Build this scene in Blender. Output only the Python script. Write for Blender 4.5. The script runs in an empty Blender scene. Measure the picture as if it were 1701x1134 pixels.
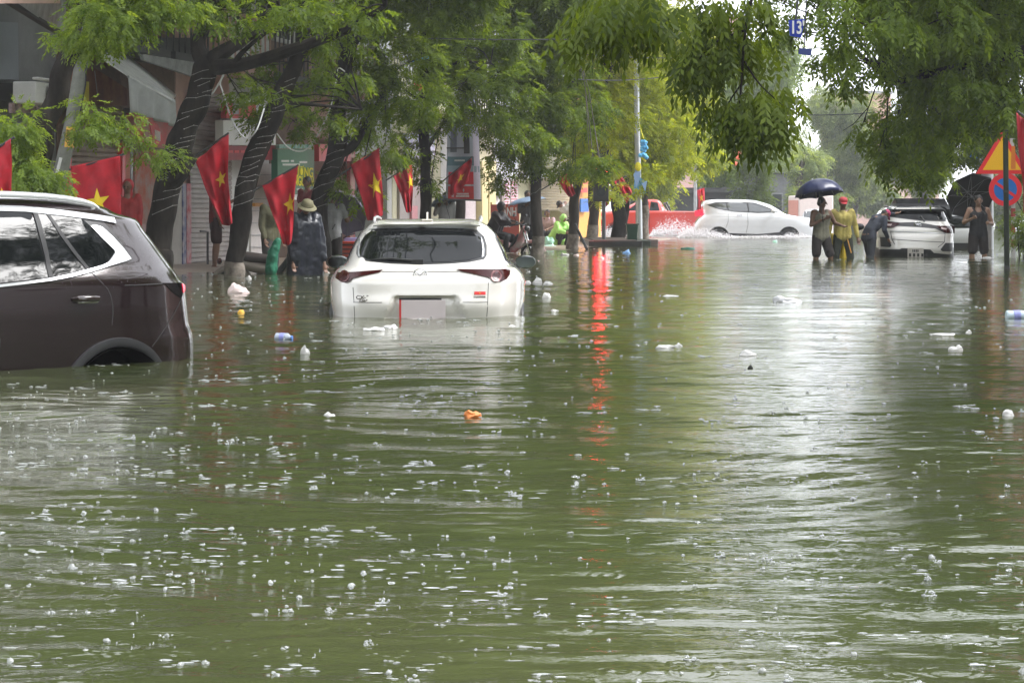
import bpy, bmesh, math, random
import numpy as np
from mathutils import Vector, Matrix
from mathutils.geometry import delaunay_2d_cdt

R = math.radians
random.seed(7)
RNG = np.random.default_rng(11)
SC = bpy.context.scene
COL = SC.collection

# ------------------------------------------------------------------ camera
F = 3638.0            # focal length in photo pixels (photo 1701 wide)
H = 0.95              # eye height above the flood water (z = 0)
cam_d = bpy.data.cameras.new('camera')
cam = bpy.data.objects.new('camera', cam_d)
COL.objects.link(cam)
cam_d.sensor_width = 36.0
cam_d.lens = 36.0 * F / 1701.0
cam_d.shift_y = -(567.0 - 352.0) / 1701.0
cam_d.clip_start = 0.1
cam_d.clip_end = 3000
cam.location = (0, 0, H)
cam.rotation_euler = (R(90), 0, 0)
SC.camera = cam

# ------------------------------------------------------------------ world: overcast rain sky
SUN_EL, SUN_ROT = R(52), R(95)
w = bpy.data.worlds.new('World')
SC.world = w
w.use_nodes = True
nt = w.node_tree
nt.nodes.clear()
out = nt.nodes.new('ShaderNodeOutputWorld')
bg = nt.nodes.new('ShaderNodeBackground')
sky = nt.nodes.new('ShaderNodeTexSky')
sky.sky_type = 'NISHITA'
sky.sun_disc = False
sky.sun_elevation = SUN_EL
sky.sun_rotation = SUN_ROT
sky.air_density = 1.0
sky.dust_density = 1.5
hsv = nt.nodes.new('ShaderNodeHueSaturation')
hsv.inputs['Saturation'].default_value = 0.10
nt.links.new(sky.outputs['Color'], hsv.inputs['Color'])
tn = nt.nodes.new('ShaderNodeMix'); tn.data_type = 'RGBA'; tn.blend_type = 'MULTIPLY'; tn.inputs[0].default_value = 1.0
tn.inputs[7].default_value = (.95, .98, 1.06, 1)      # the cool cast of rain cloud
nt.links.new(hsv.outputs['Color'], tn.inputs[6])
oc = nt.nodes.new('ShaderNodeMix'); oc.data_type = 'RGBA'; oc.inputs[0].default_value = 0.78     # thick cloud evens the sky out
oc.inputs[7].default_value = (5.1, 5.25, 5.5, 1)
nt.links.new(tn.outputs[2], oc.inputs[6])
nt.links.new(oc.outputs[2], bg.inputs['Color'])
bg.inputs['Strength'].default_value = 0.15
nt.links.new(bg.outputs['Background'], out.inputs['Surface'])

sun_d = bpy.data.lights.new('sun', 'SUN')
sun_d.energy = 1.3
sun_d.angle = R(22)
sun_d.color = (1.0, 0.98, 0.96)
sun = bpy.data.objects.new('sun', sun_d)
COL.objects.link(sun)
sun.rotation_euler = (-(R(90) - SUN_EL), 0, -SUN_ROT)
sun.location = (0, 0, 40)

SC.view_settings.view_transform = 'Standard'
SC.view_settings.look = 'None'
SC.view_settings.gamma = 1.0
SC.view_settings.exposure = 1.9
SC.view_settings.use_curve_mapping = False

# ------------------------------------------------------------------ pixel helpers (photo pixels, distance D in metres)
def P(px, py, D):
    return Vector(((px - 850.5) * D / F, D, H - (py - 352.0) * D / F))
def DW(py):                       # distance of the water surface at picture row py
    return F * H / (py - 352.0)
def PW(px, py):
    return P(px, py, DW(py))

# ------------------------------------------------------------------ materials
MATS = {}
def mat(name, col, rough=0.6, metal=0.0, spec=0.5, noise=0.0, nscale=8.0, bump=0.0, bscale=40.0,
        coat=0.0, col2=None, emis=None, estr=0.0, alpha=None, trans=0.0, sub=0.0, stretch=None):
    if name in MATS: return MATS[name]
    m = bpy.data.materials.new(name)
    m.use_nodes = True
    t = m.node_tree
    b = t.nodes['Principled BSDF']
    b.inputs['Base Color'].default_value = (*col, 1)
    b.inputs['Roughness'].default_value = rough
    b.inputs['Metallic'].default_value = metal
    b.inputs['Specular IOR Level'].default_value = spec
    b.inputs['Coat Weight'].default_value = coat
    b.inputs['Coat Roughness'].default_value = 0.05
    if trans: b.inputs['Transmission Weight'].default_value = trans
    if alpha is not None: b.inputs['Alpha'].default_value = alpha
    if emis:
        b.inputs['Emission Color'].default_value = (*emis, 1)
        b.inputs['Emission Strength'].default_value = estr
    if noise > 0 or bump > 0 or col2:
        tc = t.nodes.new('ShaderNodeTexCoord')
        mp = t.nodes.new('ShaderNodeMapping')
        if stretch: mp.inputs['Scale'].default_value = stretch
        t.links.new(tc.outputs['Object'], mp.inputs['Vector'])
    if noise > 0 or col2:
        n = t.nodes.new('ShaderNodeTexNoise')
        n.inputs['Scale'].default_value = nscale
        n.inputs['Detail'].default_value = 6
        n.inputs['Roughness'].default_value = 0.65
        t.links.new(mp.outputs['Vector'], n.inputs['Vector'])
        rp = t.nodes.new('ShaderNodeValToRGB')
        c2 = col2 if col2 else tuple(c * (1 - noise) for c in col)
        rp.color_ramp.elements[0].position = 0.36
        rp.color_ramp.elements[1].position = 0.64
        rp.color_ramp.elements[0].color = (*c2, 1)
        rp.color_ramp.elements[1].color = (*col, 1)
        t.links.new(n.outputs['Fac'], rp.inputs['Fac'])
        t.links.new(rp.outputs['Color'], b.inputs['Base Color'])
    if bump > 0:
        n2 = t.nodes.new('ShaderNodeTexNoise')
        n2.inputs['Scale'].default_value = bscale
        n2.inputs['Detail'].default_value = 5
        t.links.new(mp.outputs['Vector'], n2.inputs['Vector'])
        bp = t.nodes.new('ShaderNodeBump')
        bp.inputs['Strength'].default_value = bump
        bp.inputs['Distance'].default_value = 0.02
        t.links.new(n2.outputs['Fac'], bp.inputs['Height'])
        t.links.new(bp.outputs['Normal'], b.inputs['Normal'])
    MATS[name] = m
    return m

def leaf_mat(name, dark, light, rough=0.45, trans=0.55):
    m = bpy.data.materials.new(name)
    m.use_nodes = True
    t = m.node_tree
    t.nodes.clear()
    o = t.nodes.new('ShaderNodeOutputMaterial')
    at = t.nodes.new('ShaderNodeAttribute')
    at.attribute_name = 'tint'
    rp = t.nodes.new('ShaderNodeValToRGB')
    rp.color_ramp.elements[0].color = (*dark, 1)
    rp.color_ramp.elements[1].color = (*light, 1)
    t.links.new(at.outputs['Fac'], rp.inputs['Fac'])
    b = t.nodes.new('ShaderNodeBsdfPrincipled')
    b.inputs['Roughness'].default_value = rough
    b.inputs['Specular IOR Level'].default_value = 0.22
    t.links.new(rp.outputs['Color'], b.inputs['Base Color'])
    tr = t.nodes.new('ShaderNodeBsdfTranslucent')
    mx0 = t.nodes.new('ShaderNodeMix'); mx0.data_type = 'RGBA'; mx0.blend_type = 'MULTIPLY'
    mx0.inputs[0].default_value = 1.0
    t.links.new(rp.outputs['Color'], mx0.inputs[6])
    mx0.inputs[7].default_value = (2.1, 1.9, 0.7, 1)
    t.links.new(mx0.outputs[2], tr.inputs['Color'])
    mx = t.nodes.new('ShaderNodeMixShader')
    mx.inputs['Fac'].default_value = trans
    t.links.new(b.outputs['BSDF'], mx.inputs[1])
    t.links.new(tr.outputs['BSDF'], mx.inputs[2])
    t.links.new(mx.outputs['Shader'], o.inputs['Surface'])
    return m

# ------------------------------------------------------------------ object helpers
def tag(o, label=None, cat=None, group=None, kind=None):
    if label: o['label'] = label
    if cat: o['category'] = cat
    if group: o['group'] = group
    if kind: o['kind'] = kind
    return o

def thing(name, label, cat, loc=(0, 0, 0), rotz=0.0, group=None):
    o = bpy.data.objects.new(name, None)
    o.empty_display_size = 0.2
    COL.objects.link(o)
    o.location = loc
    o.rotation_euler = (0, 0, rotz)
    return tag(o, label, cat, group)

def root_matrix(o):
    m = Matrix.Identity(4)
    while o is not None:
        m = (Matrix.Translation(o.location) @ o.rotation_euler.to_matrix().to_4x4()) @ m
        o = o.parent
    return m

def link(name, me, mats=None, parent=None, world=False):
    """link a mesh as an object; world=True: its coordinates are world ones, moved into the parent's frame"""
    if world and parent is not None:
        me.transform(root_matrix(parent).inverted())
    o = bpy.data.objects.new(name, me)
    if mats is not None:
        for m in (mats if isinstance(mats, (list, tuple)) else [mats]):
            me.materials.append(m)
    COL.objects.link(o)
    if parent is not None: o.parent = parent
    return o

def recenter(o):
    """put the origin of a one-mesh thing at its base"""
    n = len(o.data.vertices)
    a = np.empty(n * 3, dtype=np.float32); o.data.vertices.foreach_get('co', a)
    a = a.reshape(-1, 3)
    c = Vector(((a[:, 0].min() + a[:, 0].max()) / 2, (a[:, 1].min() + a[:, 1].max()) / 2, a[:, 2].min())) 
    c = Vector([float(v) for v in c])
    o.data.transform(Matrix.Translation(-c))
    o.location = Vector(o.location) + c
    return o

class MB:
    """collects shapes and links them as ONE mesh"""
    def __init__(s):
        s.v = []; s.f = []; s.m = []; s.cur = 0
    def add(s, vs, fs):
        k = len(s.v)
        s.v += [tuple(v) for v in vs]
        for f in fs:
            s.f.append(tuple(i + k for i in f)); s.m.append(s.cur)
    def box(s, c, d, rz=0.0, M=None):
        x, y, z = d[0] / 2, d[1] / 2, d[2] / 2
        vs = [(-x, -y, -z), (x, -y, -z), (x, y, -z), (-x, y, -z), (-x, -y, z), (x, -y, z), (x, y, z), (-x, y, z)]
        T = Matrix.Translation(c) @ (M if M is not None else Matrix.Rotation(rz, 4, 'Z'))
        s.add([T @ Vector(v) for v in vs],
              [(0, 3, 2, 1), (4, 5, 6, 7), (0, 1, 5, 4), (1, 2, 6, 5), (2, 3, 7, 6), (3, 0, 4, 7)])
    def quad(s, a, b, c, d):
        s.add([a, b, c, d], [(0, 1, 2, 3)])
    def slab(s, pts, off):
        """closed prism: polygon pts (3d) pushed by vector off"""
        n = len(pts); off = Vector(off)
        vs = [Vector(p) for p in pts] + [Vector(p) + off for p in pts]
        fs = [tuple(range(n))[::-1], tuple(range(n, 2 * n))]
        fs += [(i, (i + 1) % n, n + (i + 1) % n, n + i) for i in range(n)]
        s.add(vs, fs)
    def tube(s, pts, rad, n=8, cap=True):
        pts = [Vector(p) for p in pts]
        if not isinstance(rad, (list, tuple)): rad = [rad] * len(pts)
        rings = []; up = None
        for i, p in enumerate(pts):
            a = pts[max(i - 1, 0)]; b = pts[min(i + 1, len(pts) - 1)]
            d = (b - a)
            if d.length < 1e-9: d = Vector((0, 0, 1))
            d.normalize()
            if up is None:
                up = Vector((0, 0, 1)) if abs(d.z) < 0.9 else Vector((1, 0, 0))
            u = (up - d * up.dot(d))
            if u.length < 1e-6: u = d.orthogonal()
            u.normalize(); up = u
            vv = d.cross(u)
            rings.append([p + (u * math.cos(2 * math.pi * k / n) + vv * math.sin(2 * math.pi * k / n)) * rad[i] for k in range(n)])
        vs = [q for r_ in rings for q in r_]
        fs = []
        for i in range(len(pts) - 1):
            for k in range(n):
                fs.append((i * n + k, i * n + (k + 1) % n, (i + 1) * n + (k + 1) % n, (i + 1) * n + k))
        if cap:
            fs.append(tuple(range(n))[::-1])
            fs.append(tuple((len(pts) - 1) * n + k for k in range(n)))
        s.add(vs, fs)
    def lathe(s, prof, c=(0, 0, 0), n=16, M=None):
        """prof: (r, z) list, closed at both ends"""
        T = Matrix.Translation(c) @ (M if M is not None else Matrix.Identity(4))
        vs = []; fs = []
        for r_, z in prof:
            for k in range(n):
                a = 2 * math.pi * k / n
                vs.append(T @ Vector((r_ * math.cos(a), r_ * math.sin(a), z)))
        for i in range(len(prof) - 1):
            for k in range(n):
                fs.append((i * n + k, i * n + (k + 1) % n, (i + 1) * n + (k + 1) % n, (i + 1) * n + k))
        fs.append(tuple(range(n))[::-1]); fs.append(tuple((len(prof) - 1) * n + k for k in range(n)))
        s.add(vs, fs)
    def ball(s, c, r, n=10, m=6):
        if not isinstance(r, (list, tuple)): r = (r, r, r)
        vs = []; fs = []
        for i in range(m + 1):
            t = math.pi * i / m
            for k in range(n):
                a = 2 * math.pi * k / n
                vs.append((c[0] + r[0] * math.sin(t) * math.cos(a), c[1] + r[1] * math.sin(t) * math.sin(a), c[2] - r[2] * math.cos(t)))
        for i in range(m):
            for k in range(n):
                fs.append((i * n + k, i * n + (k + 1) % n, (i + 1) * n + (k + 1) % n, (i + 1) * n + k))
        s.add(vs, fs)
    def grid(s, fn, nu, nv):
        vs = [fn(i / nu, j / nv) for j in range(nv + 1) for i in range(nu + 1)]
        fs = [(j * (nu + 1) + i, j * (nu + 1) + i + 1, (j + 1) * (nu + 1) + i + 1, (j + 1) * (nu + 1) + i)
              for j in range(nv) for i in range(nu)]
        s.add(vs, fs)
    def mesh(s, name, smooth=False):
        me = bpy.data.meshes.new(name)
        me.from_pydata([tuple(v) for v in s.v], [], s.f)
        me.polygons.foreach_set('material_index', s.m)
        if smooth:
            me.polygons.foreach_set('use_smooth', [True] * len(s.f))
        me.update()
        return me
    def build(s, name, mats, parent=None, smooth=False, world=False, bevel=0.0):
        o = link(name, s.mesh(name, smooth), mats, parent, world)
        if bevel > 0:
            b = o.modifiers.new('bevel', 'BEVEL'); b.width = bevel; b.segments = 2; b.limit_method = 'ANGLE'
        if smooth:
            try: o.data.set_sharp_from_angle(angle=R(38))
            except Exception: pass
        return o

def fast_mesh(name, co, quads, tint=None, smooth=False):
    me = bpy.data.meshes.new(name)
    nv, nf = len(co), len(quads)
    k = quads.shape[1]
    me.vertices.add(nv); me.vertices.foreach_set('co', np.ascontiguousarray(co, dtype=np.float32).ravel())
    me.loops.add(nf * k); me.loops.foreach_set('vertex_index', quads.astype(np.int32).ravel())
    me.polygons.add(nf)
    me.polygons.foreach_set('loop_start', np.arange(0, nf * k, k, dtype=np.int32))
    if smooth: me.polygons.foreach_set('use_smooth', np.ones(nf, dtype=bool))
    me.update(calc_edges=True)
    if tint is not None:
        a = me.attributes.new('tint', 'FLOAT', 'POINT')
        a.data.foreach_set('value', np.ascontiguousarray(tint, dtype=np.float32))
    return me

def evaluated_mesh(o, name):
    dg = bpy.context.evaluated_depsgraph_get()
    dg.update()
    me = bpy.data.meshes.new_from_object(o.evaluated_get(dg))
    me.name = name
    return me

FONT_CACHE = {}
def text_mesh(s, size, depth=0.004, bold=0.0):
    c = bpy.data.curves.new('lettering', 'FONT')
    c.body = s; c.size = size; c.extrude = depth; c.offset = bold
    c.align_x = 'CENTER'; c.align_y = 'CENTER'
    o = bpy.data.objects.new('lettering', c)
    COL.objects.link(o)
    me = evaluated_mesh(o, 'lettering')
    bpy.data.objects.remove(o)
    return me
def text_on(s, size, origin, right, up, m, parent, name='lettering', width=None, bold=0.0, depth=0.004):
    """flat lettering centred at world point origin, reading along right, rising along up"""
    me = text_mesh(s, size, depth, bold)
    r_ = Vector(right).normalized(); u = Vector(up).normalized(); n_ = r_.cross(u)
    if width:
        xs = [v.co.x for v in me.vertices]
        k = width / max(1e-6, max(xs) - min(xs))
        me.transform(Matrix.Scale(k, 4, (1, 0, 0)))
    M = Matrix(((r_.x, u.x, n_.x, origin[0]), (r_.y, u.y, n_.y, origin[1]), (r_.z, u.z, n_.z, origin[2]), (0, 0, 0, 1)))
    me.transform(M)
    return link(name, me, m, parent, world=True)

# ------------------------------------------------------------------ value noise
_lat = {}
def vnoise(x, y, seed=0):
    if seed not in _lat: _lat[seed] = np.random.default_rng(seed).random((256, 256)) * 2 - 1
    L = _lat[seed]
    xi = np.floor(x).astype(int); yi = np.floor(y).astype(int)
    fx = x - xi; fy = y - yi
    fx = fx * fx * fx * (fx * (fx * 6 - 15) + 10); fy = fy * fy * fy * (fy * (fy * 6 - 15) + 10)
    a = L[xi % 256, yi % 256]; b = L[(xi + 1) % 256, yi % 256]
    c = L[xi % 256, (yi + 1) % 256]; d = L[(xi + 1) % 256, (yi + 1) % 256]
    return (a * (1 - fx) + b * fx) * (1 - fy) + (c * (1 - fx) + d * fx) * fy
def vn(x, y, s=0): return float(vnoise(np.array([x]), np.array([y]), s)[0])
# ================================================================== THE SETTING
def mix_sheet(): pass
M_ground = mat('asphalt under water', (0.05, 0.05, 0.045), 0.9, noise=0.3, nscale=2)
g = MB(); gy = [(-200, -.66), (24, -.66), (42, -.46), (60, -.38), (140, -.36), (600, -.36)]
g.add([(x, y_, z) for y_, z in gy for x in (-400, 400)], [(2 * i, 2 * i + 1, 2 * i + 3, 2 * i + 2) for i in range(len(gy) - 1)])
tag(g.build('ground', M_ground), kind='structure')

# flood water: one displaced sheet, finest near the eye
def wave_height(X, Y):
    d = np.hypot(X, Y)
    h = np.zeros_like(X)
    rg = np.random.default_rng(5)
    warpx = vnoise(X * 0.5, Y * 0.5, 31) * 0.5; warpy = vnoise(X * 0.5 + 40, Y * 0.5, 32) * 0.5
    for lam, amp in ((2.6, .0030), (1.7, .0026), (1.1, .0022), (0.8, .0017), (0.55, .0015), (0.38, .0012), (0.25, .0010), (0.17, .0008), (0.11, .0005)):
        for k in range(3):
            th = rg.normal(math.pi / 2, 0.42)
            ph = rg.random() * 6.28
            kk = 2 * math.pi / (lam * (0.8 + 0.4 * rg.random()))
            am = amp * (0.55 + 0.45 * vnoise(X / (lam * 3) + k * 9, Y / (lam * 3), 40 + k))
            fade = np.clip(1.6 - d * 0.0045 / lam, 0, 1)
            h += am * fade * np.sin(kk * (np.cos(th) * (X + warpx) + np.sin(th) * (Y + warpy)) + ph)
    # wash rings spreading from the pushed car and the wading people on the right
    r2 = np.hypot(X - 3.1, (Y - 13.5))
    h += 0.0035 * np.sin(2 * math.pi * r2 / 0.75 + 3 * vnoise(X * .4, Y * .4, 50)) * np.exp(-((r2 - 5.5) / 3.2) ** 2)
    h += 0.0020 * vnoise(X * 7, Y * 9, 60) * np.clip(1.4 - d * 0.09, 0, 1)
    return h

def ring_field(X, Y, h, n=900):
    """ripples round fresh raindrop hits, only where the mesh can carry them"""
    rg = np.random.default_rng(77)
    rows = Y[:, 0]
    for i in range(n):
        D = 4.1 + 12 * rg.random() ** 1.25
        px = rg.uniform(-40, 1741)
        if px > 820 and rg.random() < 0.42: continue
        cx = (px - 850.5) * D / F
        rad = rg.uniform(0.012, 0.075); wid = rg.uniform(0.010, 0.018); A = rg.uniform(0.0008, 0.0022) * (1 - 0.5 * rad / 0.075)
        reach = rad + 3 * wid
        j0, j1 = np.searchsorted(rows, (D - reach, D + reach))
        if j1 - j0 < 2: continue
        xr = X[j0]
        i0, i1 = np.searchsorted(xr, (cx - reach * 1.15, cx + reach * 1.15))
        if i1 - i0 < 2: continue
        xs = X[j0:j1, i0:i1]; ys = Y[j0:j1, i0:i1]
        r_ = np.hypot(xs - cx, ys - D)
        h[j0:j1, i0:i1] += A * np.cos((r_ - rad) * 2 * math.pi / (wid * 2.1)) * np.exp(-((r_ - rad) / wid) ** 2)
    return h

us = np.concatenate([[-9, -4, -2, -1, -.6, -.4], np.linspace(-0.27, 0.27, 560), [.4, .6, 1, 2, 4, 9]])
ys = [-40.0, -15.0, -5.0, 0.0, 2.0, 3.2]
y = 3.9
while y < 15: ys.append(y); y *= 1.0019
while y < 160: ys.append(y); y *= 1.0062
ys += [200.0, 300.0, 420.0]
ys = np.array(ys)
Yg, Ug = np.meshgrid(ys, us, indexing='ij')
Xg = Ug * np.maximum(Yg, 4.0)
inn = (Yg > 3.5) & (Yg < 165) & (np.abs(Ug) < 0.28)
Hg = wave_height(Xg, Yg) * inn
Hg = ring_field(Xg, Yg, Hg)
nr, nc = Xg.shape
idx = np.arange(nr * nc).reshape(nr, nc)
q = np.stack([idx[:-1, :-1], idx[:-1, 1:], idx[1:, 1:], idx[1:, :-1]], -1).reshape(-1, 4)
me = fast_mesh('water', np.stack([Xg, Yg, Hg], -1).reshape(-1, 3), q, smooth=True)

m = bpy.data.materials.new('murky flood water'); m.use_nodes = True
t = m.node_tree; b = t.nodes['Principled BSDF']
b.inputs['Roughness'].default_value = 0.06
b.inputs['IOR'].default_value = 1.33
b.inputs['Specular IOR Level'].default_value = 0.5
geo = t.nodes.new('ShaderNodeNewGeometry')
nz = t.nodes.new('ShaderNodeTexNoise'); nz.inputs['Scale'].default_value = 0.35; nz.inputs['Detail'].default_value = 3
t.links.new(geo.outputs['Position'], nz.inputs['Vector'])
rp = t.nodes.new('ShaderNodeValToRGB')
rp.color_ramp.elements[0].position = .35; rp.color_ramp.elements[1].position = .65
rp.color_ramp.elements[0].color = (0.044, 0.055, 0.022, 1); rp.color_ramp.elements[1].color = (0.060, 0.065, 0.029, 1)
t.links.new(nz.outputs['Fac'], rp.inputs['Fac']); t.links.new(rp.outputs['Color'], b.inputs['Base Color'])
prev = None
for sc_, dist, st, sx in ((3.2, 0.014, 0.32, (.6, 1.9, 1)), (9.0, 0.007, 0.36, (.5, 1.7, 1)), (26.0, 0.0036, 0.42, (.6, 1.4, 1)), (70.0, 0.0013, 0.45, (.8, 1.2, 1))):
    mp = t.nodes.new('ShaderNodeMapping'); mp.inputs['Scale'].default_value = sx
    t.links.new(geo.outputs['Position'], mp.inputs['Vector'])
    n_ = t.nodes.new('ShaderNodeTexNoise'); n_.inputs['Scale'].default_value = sc_; n_.inputs['Detail'].default_value = 2
    t.links.new(mp.outputs['Vector'], n_.inputs['Vector'])
    bp = t.nodes.new('ShaderNodeBump'); bp.inputs['Strength'].default_value = st; bp.inputs['Distance'].default_value = dist
    t.links.new(n_.outputs['Fac'], bp.inputs['Height'])
    if prev is not None: t.links.new(prev.outputs['Normal'], bp.inputs['Normal'])
    prev = bp
t.links.new(prev.outputs['Normal'], b.inputs['Normal'])
M_water = m
tag(link('water', me, M_water), kind='structure')

# ------------------------------------------------------------------ facade plane of the shop row on the left
FD = Vector((0.2055, 0.9787, 0)); FN = Vector((0.9787, -0.2055, 0))
def FX(y, off=0.0): return -13.38 + 0.21 * y + off * 1.0217
def FP(px, py, off=0.0):
    y = (-13.38 + off * 1.0217) / ((px - 850.5) / F - 0.21)
    return P(px, py, y)
def panel(mb, pts, off, th):
    p = [FP(a, b, off) for a, b in pts]
    mb.slab(p, -FN * th)
def rect(x0, x1, y0, y1): return [(x0, y1), (x1, y1), (x1, y0), (x0, y0)]
def fbox(mb, y0, y1, z0, z1, o0, o1):
    """box on the facade line between depths y0..y1, heights z0..z1 and offsets o0..o1 towards the street"""
    a = [Vector((FX(y0, o1), y0, z0)), Vector((FX(y1, o1), y1, z0)), Vector((FX(y1, o1), y1, z1)), Vector((FX(y0, o1), y0, z1))]
    mb.slab(a, -FN * (o1 - o0))
def pxy(px): return -13.38 / ((px - 850.5) / F - 0.21)

# sidewalk: sloping sheet just above / just under the water
M_walk = mat('wet tile pavement', (0.40, 0.33, 0.27), 0.35, noise=0.35, nscale=3.0, bump=0.2, bscale=18)
mb = MB()
ysw = list(np.linspace(22, 78, 90))
def swz(y, o):
    lim = 1.3 + max(0, min(1, (y - 33) / 20)) * 2.0
    return 0.070 - 0.080 * (o / lim) + 0.012 * vn(y * 1.3, o * 2.0, 3)
offs = [0, .3, .6, .9, 1.2, 1.5, 1.8, 2.1, 2.5, 2.9, 3.3, 3.6, 3.9]
k0 = len(mb.v)
vs = [(FX(y_, o), y_, swz(y_, o)) for y_ in ysw for o in offs]
no = len(offs)
mb.add(vs, [(j * no + i, j * no + i + 1, (j + 1) * no + i + 1, (j + 1) * no + i) for j in range(len(ysw) - 1) for i in range(no - 1)])
tag(mb.build('pavement', M_walk, smooth=True), kind='structure')
# cross street shallow wet road beyond the junction (a hand's breadth under the surface elsewhere)

# ------------------------------------------------------------------ shop houses
M_wallgrey = mat('stained grey render', (0.270, 0.270, 0.277), 0.85, noise=0.35, nscale=1.2)
M_wallcream = mat('cream wall paint', (0.780, 0.743, 0.540), 0.8, noise=0.15, nscale=1.5)
M_wallwhite = mat('white wall paint', (0.780, 0.780, 0.769), 0.8, noise=0.18, nscale=1.2)
M_wallbrown = mat('brown stained render', (0.270, 0.176, 0.135), 0.85, noise=0.4, nscale=1.5)
M_wallpink = mat('faded pink render', (0.675, 0.446, 0.392), 0.85, noise=0.25, nscale=1.5)
M_shut = mat('rusty rolling shutter', (0.405, 0.317, 0.270), 0.55, noise=0.25, nscale=3, metal=0.2)
M_shutgrey = mat('grey rolling shutter', (0.446, 0.405, 0.392), 0.5, noise=0.2, nscale=3, metal=0.2)
M_shutcream = mat('cream rolling shutter', (0.72, 0.58, 0.38), 0.5, noise=0.1, nscale=3)
M_red = mat('red sign vinyl', (0.675, 0.041, 0.041), 0.4, noise=0.25, nscale=5)
M_redpost = mat('red glossy post', (0.72, 0.03, 0.035), 0.3)
M_darkred = mat('dark red fascia', (0.297, 0.034, 0.041), 0.5, noise=0.3, nscale=3)
M_white = mat('white vinyl', (0.78, 0.77, 0.75), 0.45, noise=0.08, nscale=6)
M_dark = mat('dark interior', (0.03, 0.028, 0.028), 0.8, noise=0.3, nscale=3)
M_metal = mat('weathered galvanised sheet', (0.42, 0.43, 0.44), 0.45, metal=0.5, noise=0.4, nscale=5)
M_metald = mat('dark steel', (0.08, 0.08, 0.085), 0.5, metal=0.5)
M_paleblue = mat('pale grey blue board', (0.27, 0.29, 0.33), 0.6, noise=0.1, nscale=3)
M_glassd = mat('dark window glass', (0.03, 0.035, 0.04), 0.08, spec=0.8)
M_green = mat('green sign vinyl', (0.02, 0.16, 0.085), 0.4, noise=0.15, nscale=5)
M_yel = mat('yellow lettering', (0.80, 0.70, 0.03), 0.5)
M_orange = mat('orange sign paint', (0.75, 0.36, 0.06), 0.5, noise=0.15, nscale=6)
M_black = mat('black paint', (0.015, 0.015, 0.015), 0.5)
M_concrete = mat('mossy concrete pole', (0.20, 0.205, 0.18), 0.9, noise=0.35, nscale=6, bump=0.3, bscale=30)
M_plastic_clear = mat('grey translucent plastic sheet', (0.52, 0.53, 0.54), 0.35, noise=0.2, nscale=4)

def shutter(parent, x0, x1, ytop_px, m, off=-0.05, name='rolling_shutter', zbot=0.06, ztop=None):
    ya, yb = pxy(x0), pxy(x1)
    zt = ztop if ztop else FP((x0 + x1) / 2, ytop_px).z
    mb = MB(); n = int((zt - zbot) / 0.085)
    prof = []
    for i in range(n):
        z = zbot + i * 0.085
        prof += [(z, off), (z + 0.02, off + 0.022), (z + 0.065, off + 0.022)]
    prof.append((zbot + n * 0.085, off))
    vs = [(FX(y_, o), y_, z) for (z, o) in prof for y_ in (ya, yb)]
    mb.add(vs, [(2 * i, 2 * i + 1, 2 * i + 3, 2 * i + 2) for i in range(len(prof) - 1)])
    return mb.build(name, m, parent, world=True)

def shop(label, xa, xb, m, hgt, floors=2, name='shop_house', win=True, wallz=2.9, ground_open=None):
    """row house: its wall from floor to roof between picture columns xa and xb (measured on the facade line)"""
    ya, yb = pxy(xa), pxy(xb)
    c = Vector((FX((ya + yb) / 2, -3), (ya + yb) / 2, -0.65))
    r_ = thing(name, label, 'shop', c, 0, 'shop houses along the flooded pavement')
    mb = MB()
    z0 = -0.65
    oy0, oy1 = ground_open if ground_open else (None, None)
    if oy0 is None:
        fbox(mb, ya + 0.02, yb - 0.02, z0, hgt, -7, -0.12)
    else:                                   # a real opening in the ground floor, 3.5 m deep
        fbox(mb, ya + 0.02, yb - 0.02, wallz, hgt, -7, -0.12)
        fbox(mb, ya + 0.02, oy0, z0, wallz - 0.002, -7, -0.12)
        fbox(mb, oy1, yb - 0.02, z0, wallz - 0.002, -7, -0.12)
        fbox(mb, oy0 + .002, oy1 - .002, z0, wallz - 0.004, -7, -3.4)
        fbox(mb, oy0 + .002, oy1 - .002, z0, 0.055, -3.39, -0.13)
    mb.build('wall', m, r_, world=True)
    if win:
        for fl in range(1, floors + 1):
            zc = 2.0 + fl * 2.9
            if zc + 1 > hgt: break
            ym = (ya + yb) / 2
            for s in (-0.25, 0.25):
                yw = ym + s * (yb - ya)
                wm = MB(); fbox(wm, yw - 0.5, yw + 0.5, zc - .65, zc + .75, -0.13, -0.06)
                fr = wm.build('window', M_wallwhite, r_, world=True)
                gm = MB(); fbox(gm, yw - 0.42, yw + 0.42, zc - .57, zc + .67, -0.061, -0.05)
                gm.build('pane', M_glassd, fr, world=True)
        bm_ = MB(); fbox(bm_, ya + .05, yb - .05, hgt, hgt + 0.15, -7.1, 0.25); bm_.build('roof', M_wallgrey, r_, world=True)
        for fl in range(1, floors + 1):
            bal = MB()
            zc = 3.5 + (fl - 1) * 2.9
            fbox(bal, ya + .1, yb - .1, zc - .12, zc, -0.119, 0.7)
            fbox(bal, ya + .1, yb - .1, zc + .85, zc + .9, 0.62, 0.68)
            k = int((yb - ya) / 0.25)
            for i in range(k):
                yy = ya + .15 + (yb - ya - .3) * i / max(1, k - 1)
                fbox(bal, yy - .015, yy + .015, zc - .01, zc + .86, 0.64, 0.665)
            bal.build('balcony', M_metald if k % 2 else m, r_, world=True)
    return r_

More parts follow.
